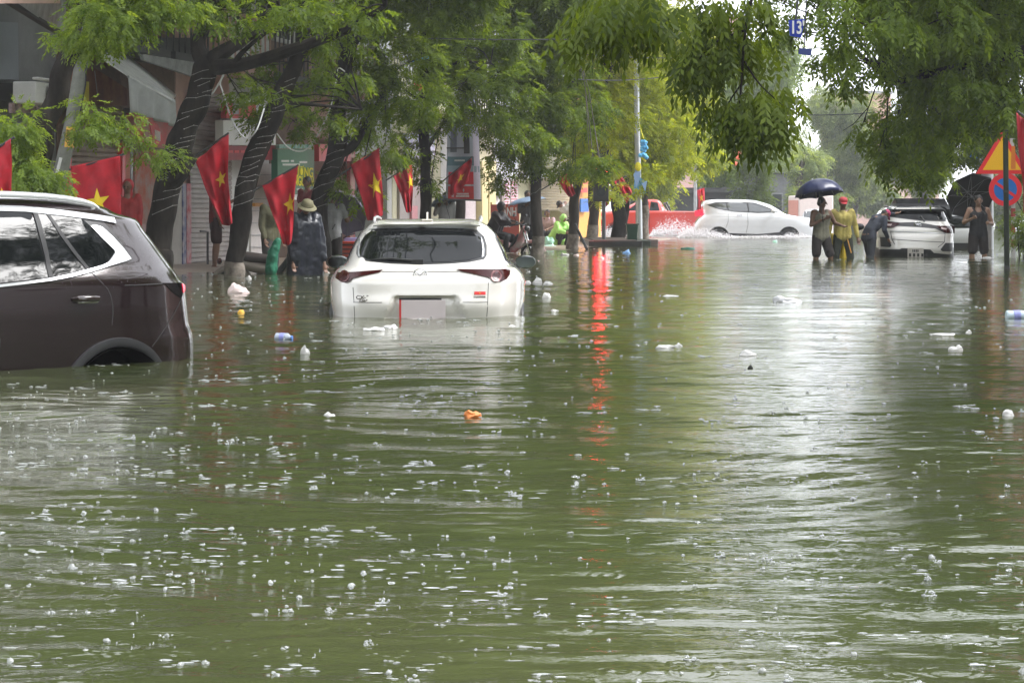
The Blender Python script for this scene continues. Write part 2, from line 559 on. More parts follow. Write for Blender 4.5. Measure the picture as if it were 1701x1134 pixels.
# S0 grey house at the frame edge
s = shop('dark grey house at the far left with a pale panel and air conditioner', -260, 108, M_wallgrey, 9.5, 2, win=False)
mb = MB(); panel(mb, [(-140, 30), (30, 38), (31, 133), (-140, 128)], 0.05, 0.12); mb.build('panel', M_paleblue, s, world=True)
mb = MB(); panel(mb, [(-150, 134), (90, 140), (90, 168), (-150, 168)], -0.02, 0.08); mb.build('fascia', M_metald, s, world=True)
mb = MB(); mb.slab([FP(24, 2, 1.6), FP(106, -20, 1.0), FP(106, 56, 0.9), FP(96, 52, 0.9)], (0, 0.15, 0.06)); mb.build('awning', M_metal, s, world=True)
mb = MB(); mb.tube([FP(-30, -24, 1.65), FP(98, 55, 0.95)], 0.05, 6); mb.build('rail', M_black, s, world=True)
mb = MB(); panel(mb, rect(-60, 100, -18, 6), 1.75, 0.1); mb.build('fascia', M_wallpink, s, world=True)
ac = MB(); c = FP(60, 156, 0.3); ac.box(c, (.35, .8, .30), -0.2); ac.box(c + Vector((.16, 0, .19)), (.10, .85, .04), -0.2); o = ac.build('air_conditioner', M_white, s, world=True, bevel=.02)
fan = MB(); fan.lathe([(0.0, 0), (.11, 0), (.12, .02), (0, .03)], c + Vector((.19, -.03, 0)), 14, Matrix.Rotation(R(90), 4, 'Y')); fan.build('fan_grille', M_metald, o, world=True)
mb = MB(); panel(mb, rect(20, 66, 171, 188), 0.1, 0.05); sg = mb.build('sign_board', mat('pink floral board', (0.75, .55, .55), .5, col2=(.12, .08, .08), nscale=9), s, world=True)
shutter(s, -250, -60, 200, M_shut)

# S1 red brown shop
s = shop('red-brown shop with rusty shutter and white metal awning beside the leaning pole', 108, 213, M_wallbrown, 8.5, 2)
shutter(s, 118, 205, 172, M_shut, zbot=.08)
mb = MB(); panel(mb, [(148, 108), (212, 148), (212, 176), (110, 176), (110, 108)], 0.12, 0.1); mb.build('fascia', mat('dark red brown board', (0.13, .03, .02), .6, col2=(.30, .13, .05), nscale=1.8), s, world=True)
mb = MB(); panel(mb, rect(203.5, 208.5, 238, 430), 0.05, 0.12); mb.build('door_post', M_redpost, s, world=True)
mb = MB(); panel(mb, rect(115, 119.5, 262, 430), 0.05, 0.12); mb.build('door_post', M_redpost, s, world=True)
mb = MB(); panel(mb, rect(209, 216, 235, 430), 0.03, 0.1); mb.build('door_post', mat('faded salmon post', (.55, .20, .15), .6), s, world=True)
aw = MB(); aw.slab([FP(167, 98, .9), FP(195, 81, .15), FP(292, 160, .15), FP(286, 168, 1.5), FP(213, 128, 1.3)], (0, 0, .03))
aw.build('awning', mat('white awning sheet', (.80, .80, .79), .4, noise=.25, nscale=6, metal=.2), s, world=True)
aw = MB()
A_, B_, C_, D_ = FP(213, 128, 1.3), FP(291, 166, 1.5), FP(293, 211, 1.45), FP(216, 186, 1.28)
def drape(u, v):
    a = A_.lerp(B_, u); c_ = D_.lerp(C_, u); p = a.lerp(c_, v)
    return p + FN * (0.05 * math.sin(u * 19) * v)
aw.grid(drape, 40, 8)
o = aw.build('rain_curtain', M_plastic_clear, s, smooth=True, world=True); md = o.modifiers.new('thickness', 'SOLIDIFY'); md.thickness = .006
mb = MB(); mb.tube([FP(155, 118, .1), FP(160, 160, .1)], 0.025, 6); mb.tube([FP(213, 128, 1.3), FP(213, 118, .1)], 0.02, 6); mb.build('bracket', M_metal, s, world=True)
mb = MB(); panel(mb, rect(140.5, 148, 136, 168), 0.25, 0.05); mb.build('sign_board', M_yel, s, world=True)

# S2 poster shop
s = shop('shop wall plastered with red and orange posters under a torn red sign', 213, 303, M_wallbrown, 9.2, 2)
M_poster = mat('torn red posters', (.52, .10, .05), .6, col2=(.42, .34, .30), nscale=2.6)
mb = MB(); panel(mb, rect(224, 263, 250, 372), 0.0, 0.1); mb.build('poster', M_poster, s, world=True)
mb = MB(); panel(mb, [(222, 188), (290, 206), (276, 246), (252, 244), (224, 226)], 0.35, 0.12); sg = mb.build('sign_board', mat('worn red shop sign', (.55, .07, .07), .5, col2=(.36, .20, .18), nscale=2.4), s, world=True)
mb = MB(); panel(mb, [(248, 202), (262, 206), (274, 240), (256, 242)], 0.36, 0.02); mb.build('sign_board', M_red, s, world=True)
for k in range(4):
    mb = MB(); panel(mb, rect(258 + k * 2.4, 259.2 + k * 2.4, 216 + k, 232 + k), 0.37, 0.01)
    mb.build('lettering', M_white, sg, world=True)
mb = MB(); panel(mb, rect(273, 283, 285, 440), 0.05, 0.15); panel(mb, rect(286, 302, 285, 441), 0.04, 0.15); mb.build('pillar', mat('white tiled pillar', (.58, .54, .50), .6, noise=.2, nscale=3), s, world=True)
mb = MB(); panel(mb, rect(217, 221, 180, 430), 0.0, 0.12); mb.build('drain_pipe', M_metal, s, world=True)
mb = MB(); panel(mb, [(224, 372), (262, 372), (262, 430), (224, 430)], 0.02, .1); mb.build('poster', mat('white and red poster', (.6, .55, .55), .5, col2=(.45, .08, .1), nscale=4), s, world=True)
mb = MB(); panel(mb, [(237, 90), (325, 104), (322, 128), (240, 100)], 0.8, 0.06); mb.build('awning', M_metal, s, world=True)
mb = MB(); panel(mb, rect(232, 330, 63, 92), 0.25, 0.1); mb.build('fascia', M_metald, s, world=True)

# S3 big grey shutter
s = shop('shop with a tall closed grey shutter between the first and second leaning tree trunks', 303, 392, M_wallpink, 8.8, 2)
shutter(s, 319, 388, 150, M_shutgrey, zbot=.07)
mb = MB(); panel(mb, rect(304, 310, 305, 441), 0.06, 0.1); mb.build('banner', mat('blue and white vertical banner', (.10, .12, .30), .5, col2=(.55, .5, .55), nscale=5), s, world=True)
mb = MB(); panel(mb, rect(310.5, 318, 305, 440), 0.07, 0.1); mb.build('banner', mat('red and white vertical banner', (.50, .06, .09), .5, col2=(.55, .40, .42), nscale=6), s, world=True)
mb = MB(); mb.tube([FP(345, 441, .3), FP(345, 385, .3), FP(333, 384, .3)], 0.02, 6); mb.build('gate_bar', M_metald, s, world=True)

# S4 white shop
s = shop('white walled shop with a red band under its signboard behind the second trunk', 392, 458, M_wallwhite, 9.5, 2)
mb = MB(); panel(mb, rect(371, 458, 200, 241), 0.45, 0.15); mb.build('sign_board', M_white, s, world=True)
mb = MB(); panel(mb, rect(374, 456, 242, 266), 0.40, 0.15); sg = mb.build('sign_board', M_darkred, s, world=True)
for k in range(7):
    mb = MB(); panel(mb, rect(380 + k * 10, 387 + k * 10, 250, 254), 0.41, 0.01); mb.build('lettering', M_red, sg, world=True)
mb = MB(); panel(mb, rect(376, 425, 171, 197), 0.3, 0.1); mb.build('fascia', M_red, s, world=True)
mb = MB(); panel(mb, rect(388, 397, 168, 190), 0.32, 0.05); mb.build('banner', M_metal, s, world=True)
mb = MB(); panel(mb, rect(417, 457, 272, 430), -0.08, 0.1); mb.build('door', mat('white sliding door', (.66, .62, .60), .5, noise=.1, nscale=3), s, world=True)
mb = MB()
for k in range(7): panel(mb, rect(417, 457, 290 + k * 20, 291 + k * 20), -0.06, .02)
mb.build('seam', M_metal, s, world=True)
mb = MB(); panel(mb, rect(424, 437, 337, 343), 0.0, 0.06); mb.build('number_plate', M_orange, s, world=True)

# S5 green sign shop
s = shop('brown shop behind the green signboard with yellow capitals', 458, 522, M_wallbrown, 8.4, 2)
mb = MB(); panel(mb, rect(461, 522, 248, 322), 0.5, 0.12); sg = mb.build('sign_board', M_green, s, world=True)
mb = MB(); panel(mb, rect(464, 520, 240, 247), 0.52, 0.06); mb.build('fascia', mat('green white scalloped canopy', (.4, .5, .45), .6, col2=(.03, .2, .12), nscale=7), s, world=True)
for sx, cy, wd, txt, mm in ((505, 287, 30, 'ƯƠNG', M_yel), (505, 302, 32, 'NGUYEN', M_yel)):
    a_ = FP(sx - wd / 2, cy, 0.51); b_ = FP(sx + wd / 2, cy, 0.51)
    text_on(txt, 0.26, FP(sx, cy, 0.512), FD, (0, 0, 1), mm, sg, width=(b_ - a_).length, bold=.004)
mb = MB()                                   # the small illegible white lines of the sign
for (x0, x1, cy) in ((468, 482, 266), (484, 490, 266), (498, 512, 268), (470, 500, 272), (494, 505, 313), (507, 518, 314)):
    k = int((x1 - x0) / 1.6)
    for i in range(k): panel(mb, rect(x0 + i * 1.6, x0 + i * 1.6 + 1.1, cy, cy + 3.2), .512, .012)
mb.build('lettering', M_white, sg, world=True)
mb = MB(); panel(mb, rect(461, 521, 323, 332), 0.45, 0.1); mb.build('sign_board', M_white, s, world=True)
mb = MB(); panel(mb, rect(486, 521, 334, 420), -0.05, 0.06); mb.build('door', mat('brown grey door', (.28, .20, .18), .5, noise=.15), s, world=True)

# S6..S8
M_goods = mat('shelves of mixed goods', (.35, .30, .27), .6, col2=(.06, .06, .07), nscale=5)
s = shop('narrow shop with open front and pink signs, behind the third trunk', 522, 585, M_wallpink, 9.0, 2, ground_open=(pxy(530), pxy(578)), wallz=2.5)
mb = MB(); panel(mb, rect(582, 590, 250, 400), 0.05, .08); mb.build('banner', mat('red vertical banner with pale print', (.60, .10, .12), .5, col2=(.65, .45, .35), nscale=7), s, world=True)
mb = MB(); panel(mb, rect(530, 582, 240, 268), .3, .1); mb.build('sign_board', M_red, s, world=True)
s = shop('pale shop stacked with goods, left of the cream wall', 585, 660, M_wallwhite, 8.2, 2, ground_open=(pxy(596), pxy(652)), wallz=2.2)
mb = MB(); panel(mb, rect(592, 655, 262, 288), .3, .1); mb.build('sign_board', mat('cream sign', (.7, .55, .35), .5, noise=.3), s, world=True)
mb = MB(); panel(mb, rect(644, 652, 290, 395), -.6, .2); mb.build('shelf', M_goods, s, world=True)
s = shop('shop with a cream pier and pink poster near the street banner', 660, 740, M_wallcream, 9.4, 2)
mb = MB(); panel(mb, rect(664, 704, 278, 372), -.05, .08); mb.build('door', M_shutgrey, s, world=True)
mb = MB(); panel(mb, rect(684, 694, 342, 372), .0, .06); mb.build('poster', mat('pink price poster', (.7, .30, .34), .5, noise=.2, nscale=9), s, world=True)
mb = MB(); panel(mb, rect(676, 722, 222, 264), .4, .1); mb.build('sign_board', mat('blue lilac signboard', (.45, .50, .78), .4, col2=(.75, .78, .85), nscale=7), s, world=True)
s = shop('white tiled shop front right behind the hanging street banner', 740, 798, M_wallwhite, 8.7, 2)
mb = MB(); panel(mb, rect(770, 797, 334, 388), -.05, .08); mb.build('poster', mat('white price list', (.72, .66, .68), .5, col2=(.5, .42, .44), nscale=14, stretch=(1, 1, 6)), s, world=True)
s = shop('shop front with two cream yellow columns, right of the street banner', 798, 828, M_wallcream, 9.8, 2)
for a_, b_ in ((801, 811), (813, 824)):
    mb = MB(); panel(mb, rect(a_, b_, 268, 400), .12, .25); mb.build('pillar', mat('cream yellow column', (.74, .66, .36), .6, noise=.12), s, world=True)
s = shop('shop with pink lettered price lists on white boards', 828, 868, M_wallwhite, 8.9, 2)
for a_, b_ in ((838, 847), (849, 861)):
    mb = MB(); panel(mb, rect(a_, b_, 298, 345), .02, .08); o = mb.build('poster', mat('pale pink board', (.80, .68, .70), .5), s, world=True)
    l = MB()
    for k in range(9): panel(l, rect(a_ + 1, b_ - 1.5, 302 + k * 4.6, 304 + k * 4.6), .03, .01)
    l.build('lettering', mat('rose print', (.62, .20, .26), .5), o, world=True)
mb = MB(); panel(mb, rect(829, 836, 298, 304), .02, .08); panel(mb, rect(829, 836, 319, 325), .02, .08); mb.build('meter_box', M_metald, s, world=True)
s = shop('shop with cream roller shutter half down over colourful clothes', 868, 962, M_wallcream, 8.6, 2, ground_open=(pxy(884), pxy(952)), wallz=0.98)
shutter(s, 886, 951, 296, M_shutcream, off=-.04, zbot=1.0, ztop=2.1)
mb = MB(); panel(mb, rect(872, 962, 286, 296), .35, .2); mb.build('sign_board', M_white, s, world=True)
gcols = [(.75, .10, .22), (.10, .10, .30), (.75, .45, .5), (.08, .05, .05), (.55, .12, .10), (.65, .6, .6), (.3, .22, .5), (.8, .35, .2), (.15, .35, .3)]
ya, yb = pxy(884), pxy(952)
for k in range(26):                      # garments on hangers in the shop
    yy = ya + .4 + (yb - ya - .8) * random.random(); of = random.choice((-.5, -1.0, -1.5)); zz = random.choice((.30, .62, .84))
    mb = MB(); wd_ = .28 + .12 * random.random()
    c = Vector((FX(yy, of), yy, zz))
    mb.slab([c + FD * -wd_, c + FD * wd_, c + FD * wd_ * .8 + Vector((0, 0, .12)), c + FD * .08 + Vector((0, 0, .18)), c - FD * .08 + Vector((0, 0, .18)), c - FD * wd_ * .8 + Vector((0, 0, .12))], -FN * .05)
    cl_ = random.choice(gcols)
    o = mb.build('hanging_garment', mat('cloth %.2f %.2f %.2f' % cl_, cl_, .8, noise=.2), None)
    recenter(o); tag(o, 'garment hanging inside the shop under the cream shutter', 'garment', 'garments hanging in the clothes shop')
s = shop('orange and yellow painted house corner at the junction', 962, 1004, mat('orange yellow paint', (.85, .42, .10), .6, noise=.12), 7.5, 2)
mb = MB(); panel(mb, rect(965, 978, 330, 352), .04, .05); mb.build('sign_board', mat('blue panel', (.04, .16, .50), .5), s, world=True)
mb = MB(); panel(mb, rect(964, 976, 300, 306), .04, .05); panel(mb, rect(965, 976, 312, 320), .04, .05); mb.build('sign_board', M_red, s, world=True)

# junction far side: low walls and houses behind the passing traffic
def far_house(label, x0, x1, D, ztop, m, dep=8, name='house', roof=None, wins=3, floors=2):
    a = P(x0, 352, D); b_ = P(x1, 352, D)
    r_ = thing(name, label, 'house', ((a.x + b_.x) / 2, D, -.65))
    mb = MB(); mb.box(((a.x + b_.x) / 2, D + dep / 2, (ztop - .65) / 2), (b_.x - a.x, dep, ztop + .65)); mb.build('wall', m, r_, world=True)
    mb = MB(); mb.box(((a.x + b_.x) / 2, D + dep / 2, ztop + .12), (b_.x - a.x + .5, dep + .5, .24)); mb.build('roof', roof or M_wallgrey, r_, world=True)
    W = b_.x - a.x
    for fl in range(floors):
        for i in range(wins):
            xx = a.x + W * (i + .5) / wins; zz = .9 + fl * 3.0
            if zz + 1.2 > ztop: continue
            mb = MB(); mb.box((xx, D - .01, zz + .3), (W / wins * .5, .1, 1.5)); f_ = mb.build('window', M_wallgrey, r_, world=True)
            mb = MB(); mb.box((xx, D - .07, zz + .3), (W / wins * .42, .06, 1.36)); mb.build('pane', M_glassd, f_, world=True)
    return r_
far_house('pale grey house behind the red pickup, left of the dark awning', 1040, 1112, 104, 4.2, M_wallwhite)
far_house('dark open shed with black awning behind the red pickup', 1112, 1215, 108, 1.9, mat('dark shed', (.06, .06, .065), .8, noise=.2), roof=M_metald, wins=2, floors=1)
far_house('grey house with white columns behind the white people carrier', 1200, 1345, 116, 3.0, mat('grey far wall', (.16, .16, .17), .8, noise=.2), wins=4, floors=1)
far_house('pink roofed building high behind the treetops', 1120, 1240, 168, 15.9, mat('pink tile', (.62, .36, .34), .8, noise=.15), wins=5, floors=5)
far_house('cream block far down the street at the right', 1400, 1560, 175, 4.0, M_wallpink, wins=5, floors=1)
far_house('tall pale block far behind the right-hand trees', 1385, 1480, 190, 11.2, mat('washed orange wall', (.60, .36, .26), .8, noise=.2), wins=4, floors=3)
# ================================================================== TREES
M_bark = mat('wet dark bark', (0.034, 0.028, 0.023), 0.8, spec=.15, col2=(.010, .008, .007), nscale=7, bump=1.0, bscale=11, stretch=(1, 1, .4))
M_bark2 = mat('wet brown bark', (0.060, 0.046, 0.036), 0.8, noise=0.45, nscale=9, bump=0.9, bscale=14, stretch=(1, 1, .35))
M_lime = mat('worn lime wash on bark', (0.30, 0.26, 0.22), 0.85, col2=(.10, .08, .065), nscale=7, bump=0.6, bscale=16)
L_dark = leaf_mat('dark green leaves', (0.040, 0.066, 0.008), (0.120, 0.180, 0.022))
L_mid = leaf_mat('mid green leaves', (0.055, 0.095, 0.010), (0.180, 0.260, 0.030))
L_yel = leaf_mat('yellow green leaves', (0.110, 0.160, 0.010), (0.380, 0.420, 0.035))
L_light = leaf_mat('fresh light green leaves', (0.075, 0.130, 0.020), (0.220, 0.300, 0.055))
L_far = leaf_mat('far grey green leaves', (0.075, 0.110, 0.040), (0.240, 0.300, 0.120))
L_deep = leaf_mat('deep green drooping leaves', (0.036, 0.062, 0.008), (0.140, 0.195, 0.020), trans=.45)

def sprays(clumps, dens, leaf, K=9, droop=0.5, seed=1, wid=0.40):
    """clumps: list of (centre, (rx,ry,rz)); pinnate sprays of folded leaflets packed in smaller tufts inside them.
    returns vertex array, quads, tint"""
    rg = np.random.default_rng(seed)
    allP = []; allA = []; allT = []
    for c, r_ in clumps:
        c = np.array(c, float); r_ = np.array(r_, float)
        vol = 4.19 * r_[0] * r_[1] * r_[2]
        nt_ = max(3, int(vol ** 0.67 * 13 * dens))
        u = rg.normal(size=(nt_, 3)); u /= np.linalg.norm(u, axis=1)[:, None]
        rr = rg.random(nt_) ** 0.38
        tc = c + u * rr[:, None] * r_
        for k in range(nt_):
            tr_ = rg.uniform(0.22, 0.5) * min(1.6, max(.45, min(r_)))
            ns = int(20 * (tr_ / (leaf * 4)) ** 1.6) + 8
            v = rg.normal(size=(ns, 3)); v /= np.linalg.norm(v, axis=1)[:, None]
            pos = tc[k] + v * (rg.random(ns) ** .5)[:, None] * tr_ * np.array([1.35, 1.35, .75])
            out_ = (pos - tc[k]) / max(tr_, .01) + u[k] * .5 + rg.normal(size=(ns, 3)) * .35
            out_[:, 2] -= droop * (1 + rg.random(ns))
            out_ /= np.linalg.norm(out_, axis=1)[:, None]
            allP.append(pos); allA.append(out_)
            allT.append(np.clip(rg.normal(.45 + .25 * (rg.random() - .5), .2, ns), 0, 1))
    Pp = np.concatenate(allP); A = np.concatenate(allA); T = np.concatenate(allT)
    n = len(Pp)
    up = np.array([0, 0, 1.0]) + rg.normal(size=(n, 3)) * .25
    S = np.cross(A, up); S /= (np.linalg.norm(S, axis=1)[:, None] + 1e-6)
    N = np.cross(S, A)
    Ls = leaf * (0.8 + 0.5 * rg.random(n))
    vs = []
    for k in range(K):
        last = (k == K - 1)
        side = 0 if last else (1 if k % 2 else -1)
        along = (k // 2 + .6) / (K / 2) * 2.1
        base = Pp + A * (Ls * along)[:, None]
        base = base - np.array([0, 0, 1.0]) * (Ls * droop * .25 * along ** 2 * .5)[:, None]
        if last: d = A.copy()
        else: d = A * .55 + S * side * .85
        d = d + rg.normal(size=(n, 3)) * .13
        d[:, 2] -= droop * .35
        d /= np.linalg.norm(d, axis=1)[:, None]
        w_ = np.cross(d, N + rg.normal(size=(n, 3)) * .3); w_ /= (np.linalg.norm(w_, axis=1)[:, None] + 1e-6)
        L = Ls * rg.uniform(.8, 1.15, n)
        a = base; b_ = base + d * (L * .45)[:, None] + w_ * (L * wid * .5)[:, None] - N * (L * .06)[:, None]
        e = base + d * (L * .42)[:, None] - w_ * (L * wid * .5)[:, None] - N * (L * .06)[:, None]
        tip = base + d * L[:, None]
        vs.append(np.stack([a, b_, tip, e], 1))
    V = np.stack(vs, 1).reshape(-1, 3)
    Q = np.arange(len(V)).reshape(-1, 4)
    TT = np.repeat(T, K * 4)
    TT = np.clip(TT + np.repeat(rg.normal(0, .1, n * K), 4), 0, 1)
    return V, Q, TT

NLEAF = [0]; PATHS = {}
def foliage(name, clumps, m, parent, dens=1.0, leaf=0.08, K=9, droop=.5, seed=1, kind=None, wid=.40):
    V, Q, T = sprays(clumps, dens, leaf, K, droop, seed, wid)
    NLEAF[0] += len(Q)
    me = fast_mesh(name, V, Q, T)
    o = link(name, me, m, parent, world=True)
    return o

def pxclump(px, py, D, rx, rz, ry=None):
    """ellipsoid centred at a picture point at depth D; rx, rz in photo pixels"""
    s = D / F
    return (P(px, py, D), (rx * s, ry if ry else max(rx, rz) * s * .9, rz * s))

def trunk_path(pts, D, Ds=None):
    return [P(px, py, (Ds[i] if Ds else D)) for i, (px, py) in enumerate(pts)]

def gnarl(pts, rad, seed=0, n=4):
    """refine a path with slight wobble and radius variation"""
    P_ = []; R_ = []
    n = 8
    for i in range(len(pts) - 1):
        p0 = pts[max(i - 1, 0)]; p1 = pts[i]; p2 = pts[i + 1]; p3 = pts[min(i + 2, len(pts) - 1)]
        for k in range(n):
            t_ = k / n
            p = .5 * ((2 * p1) + (p2 - p0) * t_ + (2 * p0 - 5 * p1 + 4 * p2 - p3) * t_ ** 2 + (3 * p1 - p0 - 3 * p2 + p3) * t_ ** 3)
            r_ = rad[i] * (1 - t_) + rad[i + 1] * t_
            q_ = i * n + k
            P_.append(p + Vector((vn(q_ * .22, seed, 5), vn(q_ * .22, seed + 3, 6), 0)) * r_ * .25)
            R_.append(r_ * (.96 + .10 * vn(q_ * .3, seed + 7, 8)))
    P_.append(pts[-1]); R_.append(rad[-1])
    return P_, R_

def tree(label, trunk, rad, limbs, clumps, lm, dens, leaf, bark=None, group=None, seed=1, droop=.5, lime=None, K=9, twigs=True, name='street_tree', wid=.4, rs=1.0):
    rad = [x * rs for x in rad]; limbs = [(p_, [x * rs for x in q_]) for p_, q_ in limbs]
    base = Vector((trunk[0].x, trunk[0].y, min(trunk[0].z, -.65)))
    r_ = thing(name, label, 'tree', base, 0, group)
    bark = bark or M_bark
    mb = MB()
    tp = [base] + trunk if trunk[0].z > -.6 else trunk
    tr_ = [rad[0] * 1.1] + rad if trunk[0].z > -.6 else rad
    a, b_ = gnarl(tp, tr_, seed)
    PATHS[seed] = (a, b_)
    mb.tube(a, b_, 14)
    mb.build('trunk', bark, r_, smooth=True, world=True)
    if lime:                      # whitewashed foot, standing a little proud of the bark
        a2 = [p for p in a if p.z < lime]; b2 = [x + .012 for x in b_[:len(a2)]]
        if len(a2) >= 1:
            k = len(a2)
            if k < len(a):
                t_ = (lime - a[k - 1].z) / max(1e-4, a[k].z - a[k - 1].z)
                a2.append(a[k - 1].lerp(a[k], t_)); b2.append(b_[k - 1] * (1 - t_) + b_[k] * t_ + .012)
            mb = MB(); mb.tube(a2, b2, 14, cap=False); mb.build('lime_wash', M_lime, r_, smooth=True, world=True)
    for pts, ra in limbs:
        mb = MB(); a, b_ = gnarl(pts, ra, seed + 5); mb.tube(a, b_, 9); mb.build('limb', bark, r_, smooth=True, world=True)
    if twigs and clumps:
        rg = random.Random(seed)
        heads = [trunk[-1]] + [l[0][-1] for l in limbs]
        for c, rr in clumps:
            c = Vector(c); mb = MB()
            h_ = min(heads, key=lambda q: (q - c).length)
            mid = h_.lerp(c, .5) + Vector((0, 0, .12 * (c - h_).length))
            L_ = (c - h_).length
            mb.tube([h_, h_.lerp(mid, .5) + Vector((0, 0, .05 * L_)), mid, c], [min(.03, max(.015, .006 * L_ + .006)), .014, .010, .005], 5)
            for k in range(3):
                e = c + Vector((rg.uniform(-1, 1) * rr[0], rg.uniform(-1, 1) * rr[1], rg.uniform(-1, .6) * rr[2])) * .8
                mb.tube([mid.lerp(c, rg.random()), c.lerp(e, .4) + Vector((0, 0, .08)), e], [.009, .006, .003], 4)
            mb.build('branch', bark, r_, smooth=True, world=True)
    foliage('crown', clumps, lm, r_, dens, leaf, K, droop, seed, wid=wid)
    return r_

GL = 'street trees along the left pavement'
SC_ = lambda L_, D: [pxclump(a, b_, D + (c[2] if len(c) > 2 else 0), c[0], c[1]) for a, b_, *c in L_]

def high(cx, cy, z0, z1, r_, n, seed):
    """clumps of the crown above the frame, seen only in reflections and from aside"""
    rg = random.Random(seed)
    return [((cx + rg.uniform(-r_, r_) * .7, cy + rg.uniform(-r_, r_) * .7, rg.uniform(z0, z1)), (r_ * .48, r_ * .48, r_ * .30)) for _ in range(int(n * 1.25))]

# T0 leaning black trunk beside the concrete pole
D = 26.0
tree('leaning black tree beside the mossy pole, light leaves across the top left',
     [P(62, 320, D), P(72, 232, D), P(96, 150, D), P(116, 80, D), P(135, 0, D), P(150, -120, D)], [.24, .23, .21, .19, .17, .12],
     [([P(110, 90, D), P(170, 75, D - .5), P(215, 58, D - 1)], [.12, .09, .05])],
     [pxclump(130, 62, 23, 52, 26), pxclump(175, 30, 22.5, 62, 34), pxclump(235, 22, 22.8, 52, 30), pxclump(200, 62, 23, 34, 18), pxclump(285, 8, 23, 40, 24), pxclump(215, -25, 23, 90, 30),
      pxclump(20, 215, 25, 50, 36), pxclump(50, 285, 25, 46, 40), pxclump(5, 255, 25.5, 45, 50), pxclump(85, 300, 25.2, 22, 30)] +
     [pxclump(150, 195, 26, 26, 24), pxclump(190, 200, 26.3, 26, 18), pxclump(225, 232, 26.6, 22, 14), pxclump(258, 258, 26.8, 16, 8), pxclump(140, 225, 26, 16, 16)],
     L_light, 6.0, .052, group=GL, rs=0.6, seed=21, twigs=False, droop=.55)
VOID = 0
# T1 tree with fairy lights, forked
D = 28.8
t1 = [P(262, 440, D), P(264, 400, D), P(270, 330, D), P(290, 268, D), P(312, 210, D), P(332, 150, D), P(348, 108, D)]
tree('forked black tree wound with fairy lights, right behind the dark car',
     t1, [.22, .205, .19, .205, .19, .185, .20],
     [([P(345, 112, D), P(400, 108, D - .2), P(470, 88, D - .4), P(530, 68, D - .6), P(578, 48, D - .8), P(640, 10, D - 1)], [.13, .11, .095, .075, .06, .03]),
      ([P(345, 110, D), P(378, 82, D), P(405, 66, D + .2), P(432, 45, D + .3), P(470, -20, D + .5)], [.15, .12, .09, .075, .05]),
      ([P(345, 110, D), P(330, 70, D), P(345, 20, D), P(350, -80, D)], [.14, .12, .10, .07]),
      ([P(388, 105, D - .2), P(415, 76, D - .4), P(445, 52, D - .6), P(468, 36, D - .8)], [.045, .035, .03, .02]),
      ([P(316, 262, D - .1), P(304, 288, D - .25), P(290, 300, D - .2)], [.10, .10, .11])],
     [pxclump(380, 28, D - 1.5, 50, 26), pxclump(350, 2, D - 1.5, 50, 20), pxclump(440, 8, D - 2, 60, 26), pxclump(520, 12, D - 1.5, 60, 30), pxclump(600, 18, D - 1, 50, 34), pxclump(480, -40, D, 160, 34),
      pxclump(400, 162, D + 1, 40, 16), pxclump(445, 150, D + 1, 30, 20)] + high(-4.5, 27, 4.3, 9.5, 2.6, 9, 3) + [((x_, y_, z_), (1.5, 1.5, .7)) for x_, y_, z_ in ((-2.8, 19, 6.2), (-1.5, 18.2, 6.4), (-.6, 19.6, 6.9), (-2.0, 17, 5.8), (-3.2, 20.5, 6.6), (-1.6, 20.6, 7.2), (-3.6, 22.5, 6.2), (-3.4, 17.6, 5.6), (-.9, 16.8, 6.1))],  # last clumps added unseen over the street to darken the rear window reflection
     L_mid, 1.7, .075, group=GL, rs=0.92, seed=22)
# T2
D = 32.0
tree('leaning tree wound with fairy lights, its limewashed foot near the pinkish bag',
     [P(388, 462, D), P(392, 420, D), P(400, 360, D), P(412, 290, D), P(440, 225, D), P(465, 160, D), P(490, 105, D), P(505, 60, D), P(500, -60, D)], [.21, .20, .205, .20, .21, .20, .17, .15, .12],
     [([P(470, 170, D), P(530, 175, D), P(600, 182, D + .4)], [.05, .035, .02])],
     [pxclump(445, 170, D + .5, 42, 22), pxclump(520, 150, D + 1.5, 40, 40), pxclump(560, 120, D + 1, 50, 34), pxclump(430, 200, D + .6, 24, 14), pxclump(540, 190, D + 1, 46, 26),
      pxclump(490, 205, D + 1, 30, 18), pxclump(430, 110, D + 3, 50, 26), pxclump(560, 60, D, 60, 30)] + high(-3.2, 32, 4.5, 11, 2.9, 11, 4),
     L_mid, 1.6, .075, group=GL, rs=0.74, seed=23, lime=0.22)
# T3
D = 36.5
tree('dark forked tree with small flags, standing behind the figure in the black raincoat',
     [P(530, 462, D), P(531, 400, D), P(533, 330, D), P(554, 262, D), P(562, 200, D), P(570, 120, D), P(578, 70, D), P(590, -60, D)], [.22, .22, .21, .20, .19, .18, .17, .12],
     [([P(556, 262, D), P(590, 240, D), P(610, 205, D), P(640, 150, D)], [.12, .10, .08, .05]),
      ([P(575, 90, D), P(600, 50, D), P(620, 0, D)], [.12, .1, .07])],
     [pxclump(620, 150, D, 60, 34), pxclump(660, 130, D - .6, 50, 30), pxclump(600, 210, D + .6, 52, 26), pxclump(650, 240, D + .5, 40, 36), pxclump(640, 190, D - .4, 50, 26), pxclump(592, 325, D - .2, 34, 14),
      pxclump(700, 170, D - .8, 60, 30), pxclump(640, 90, D, 60, 36), pxclump(560, 100, D + 2, 44, 30), pxclump(690, 100, D + 1, 50, 34), pxclump(600, 40, D + 1, 70, 40), pxclump(560, 300, D + 1, 24, 12)] + high(-2.0, 37, 5, 12.5, 3.1, 12, 5),
     L_mid, 1.7, .078, group=GL, rs=0.78, seed=24, lime=.05)
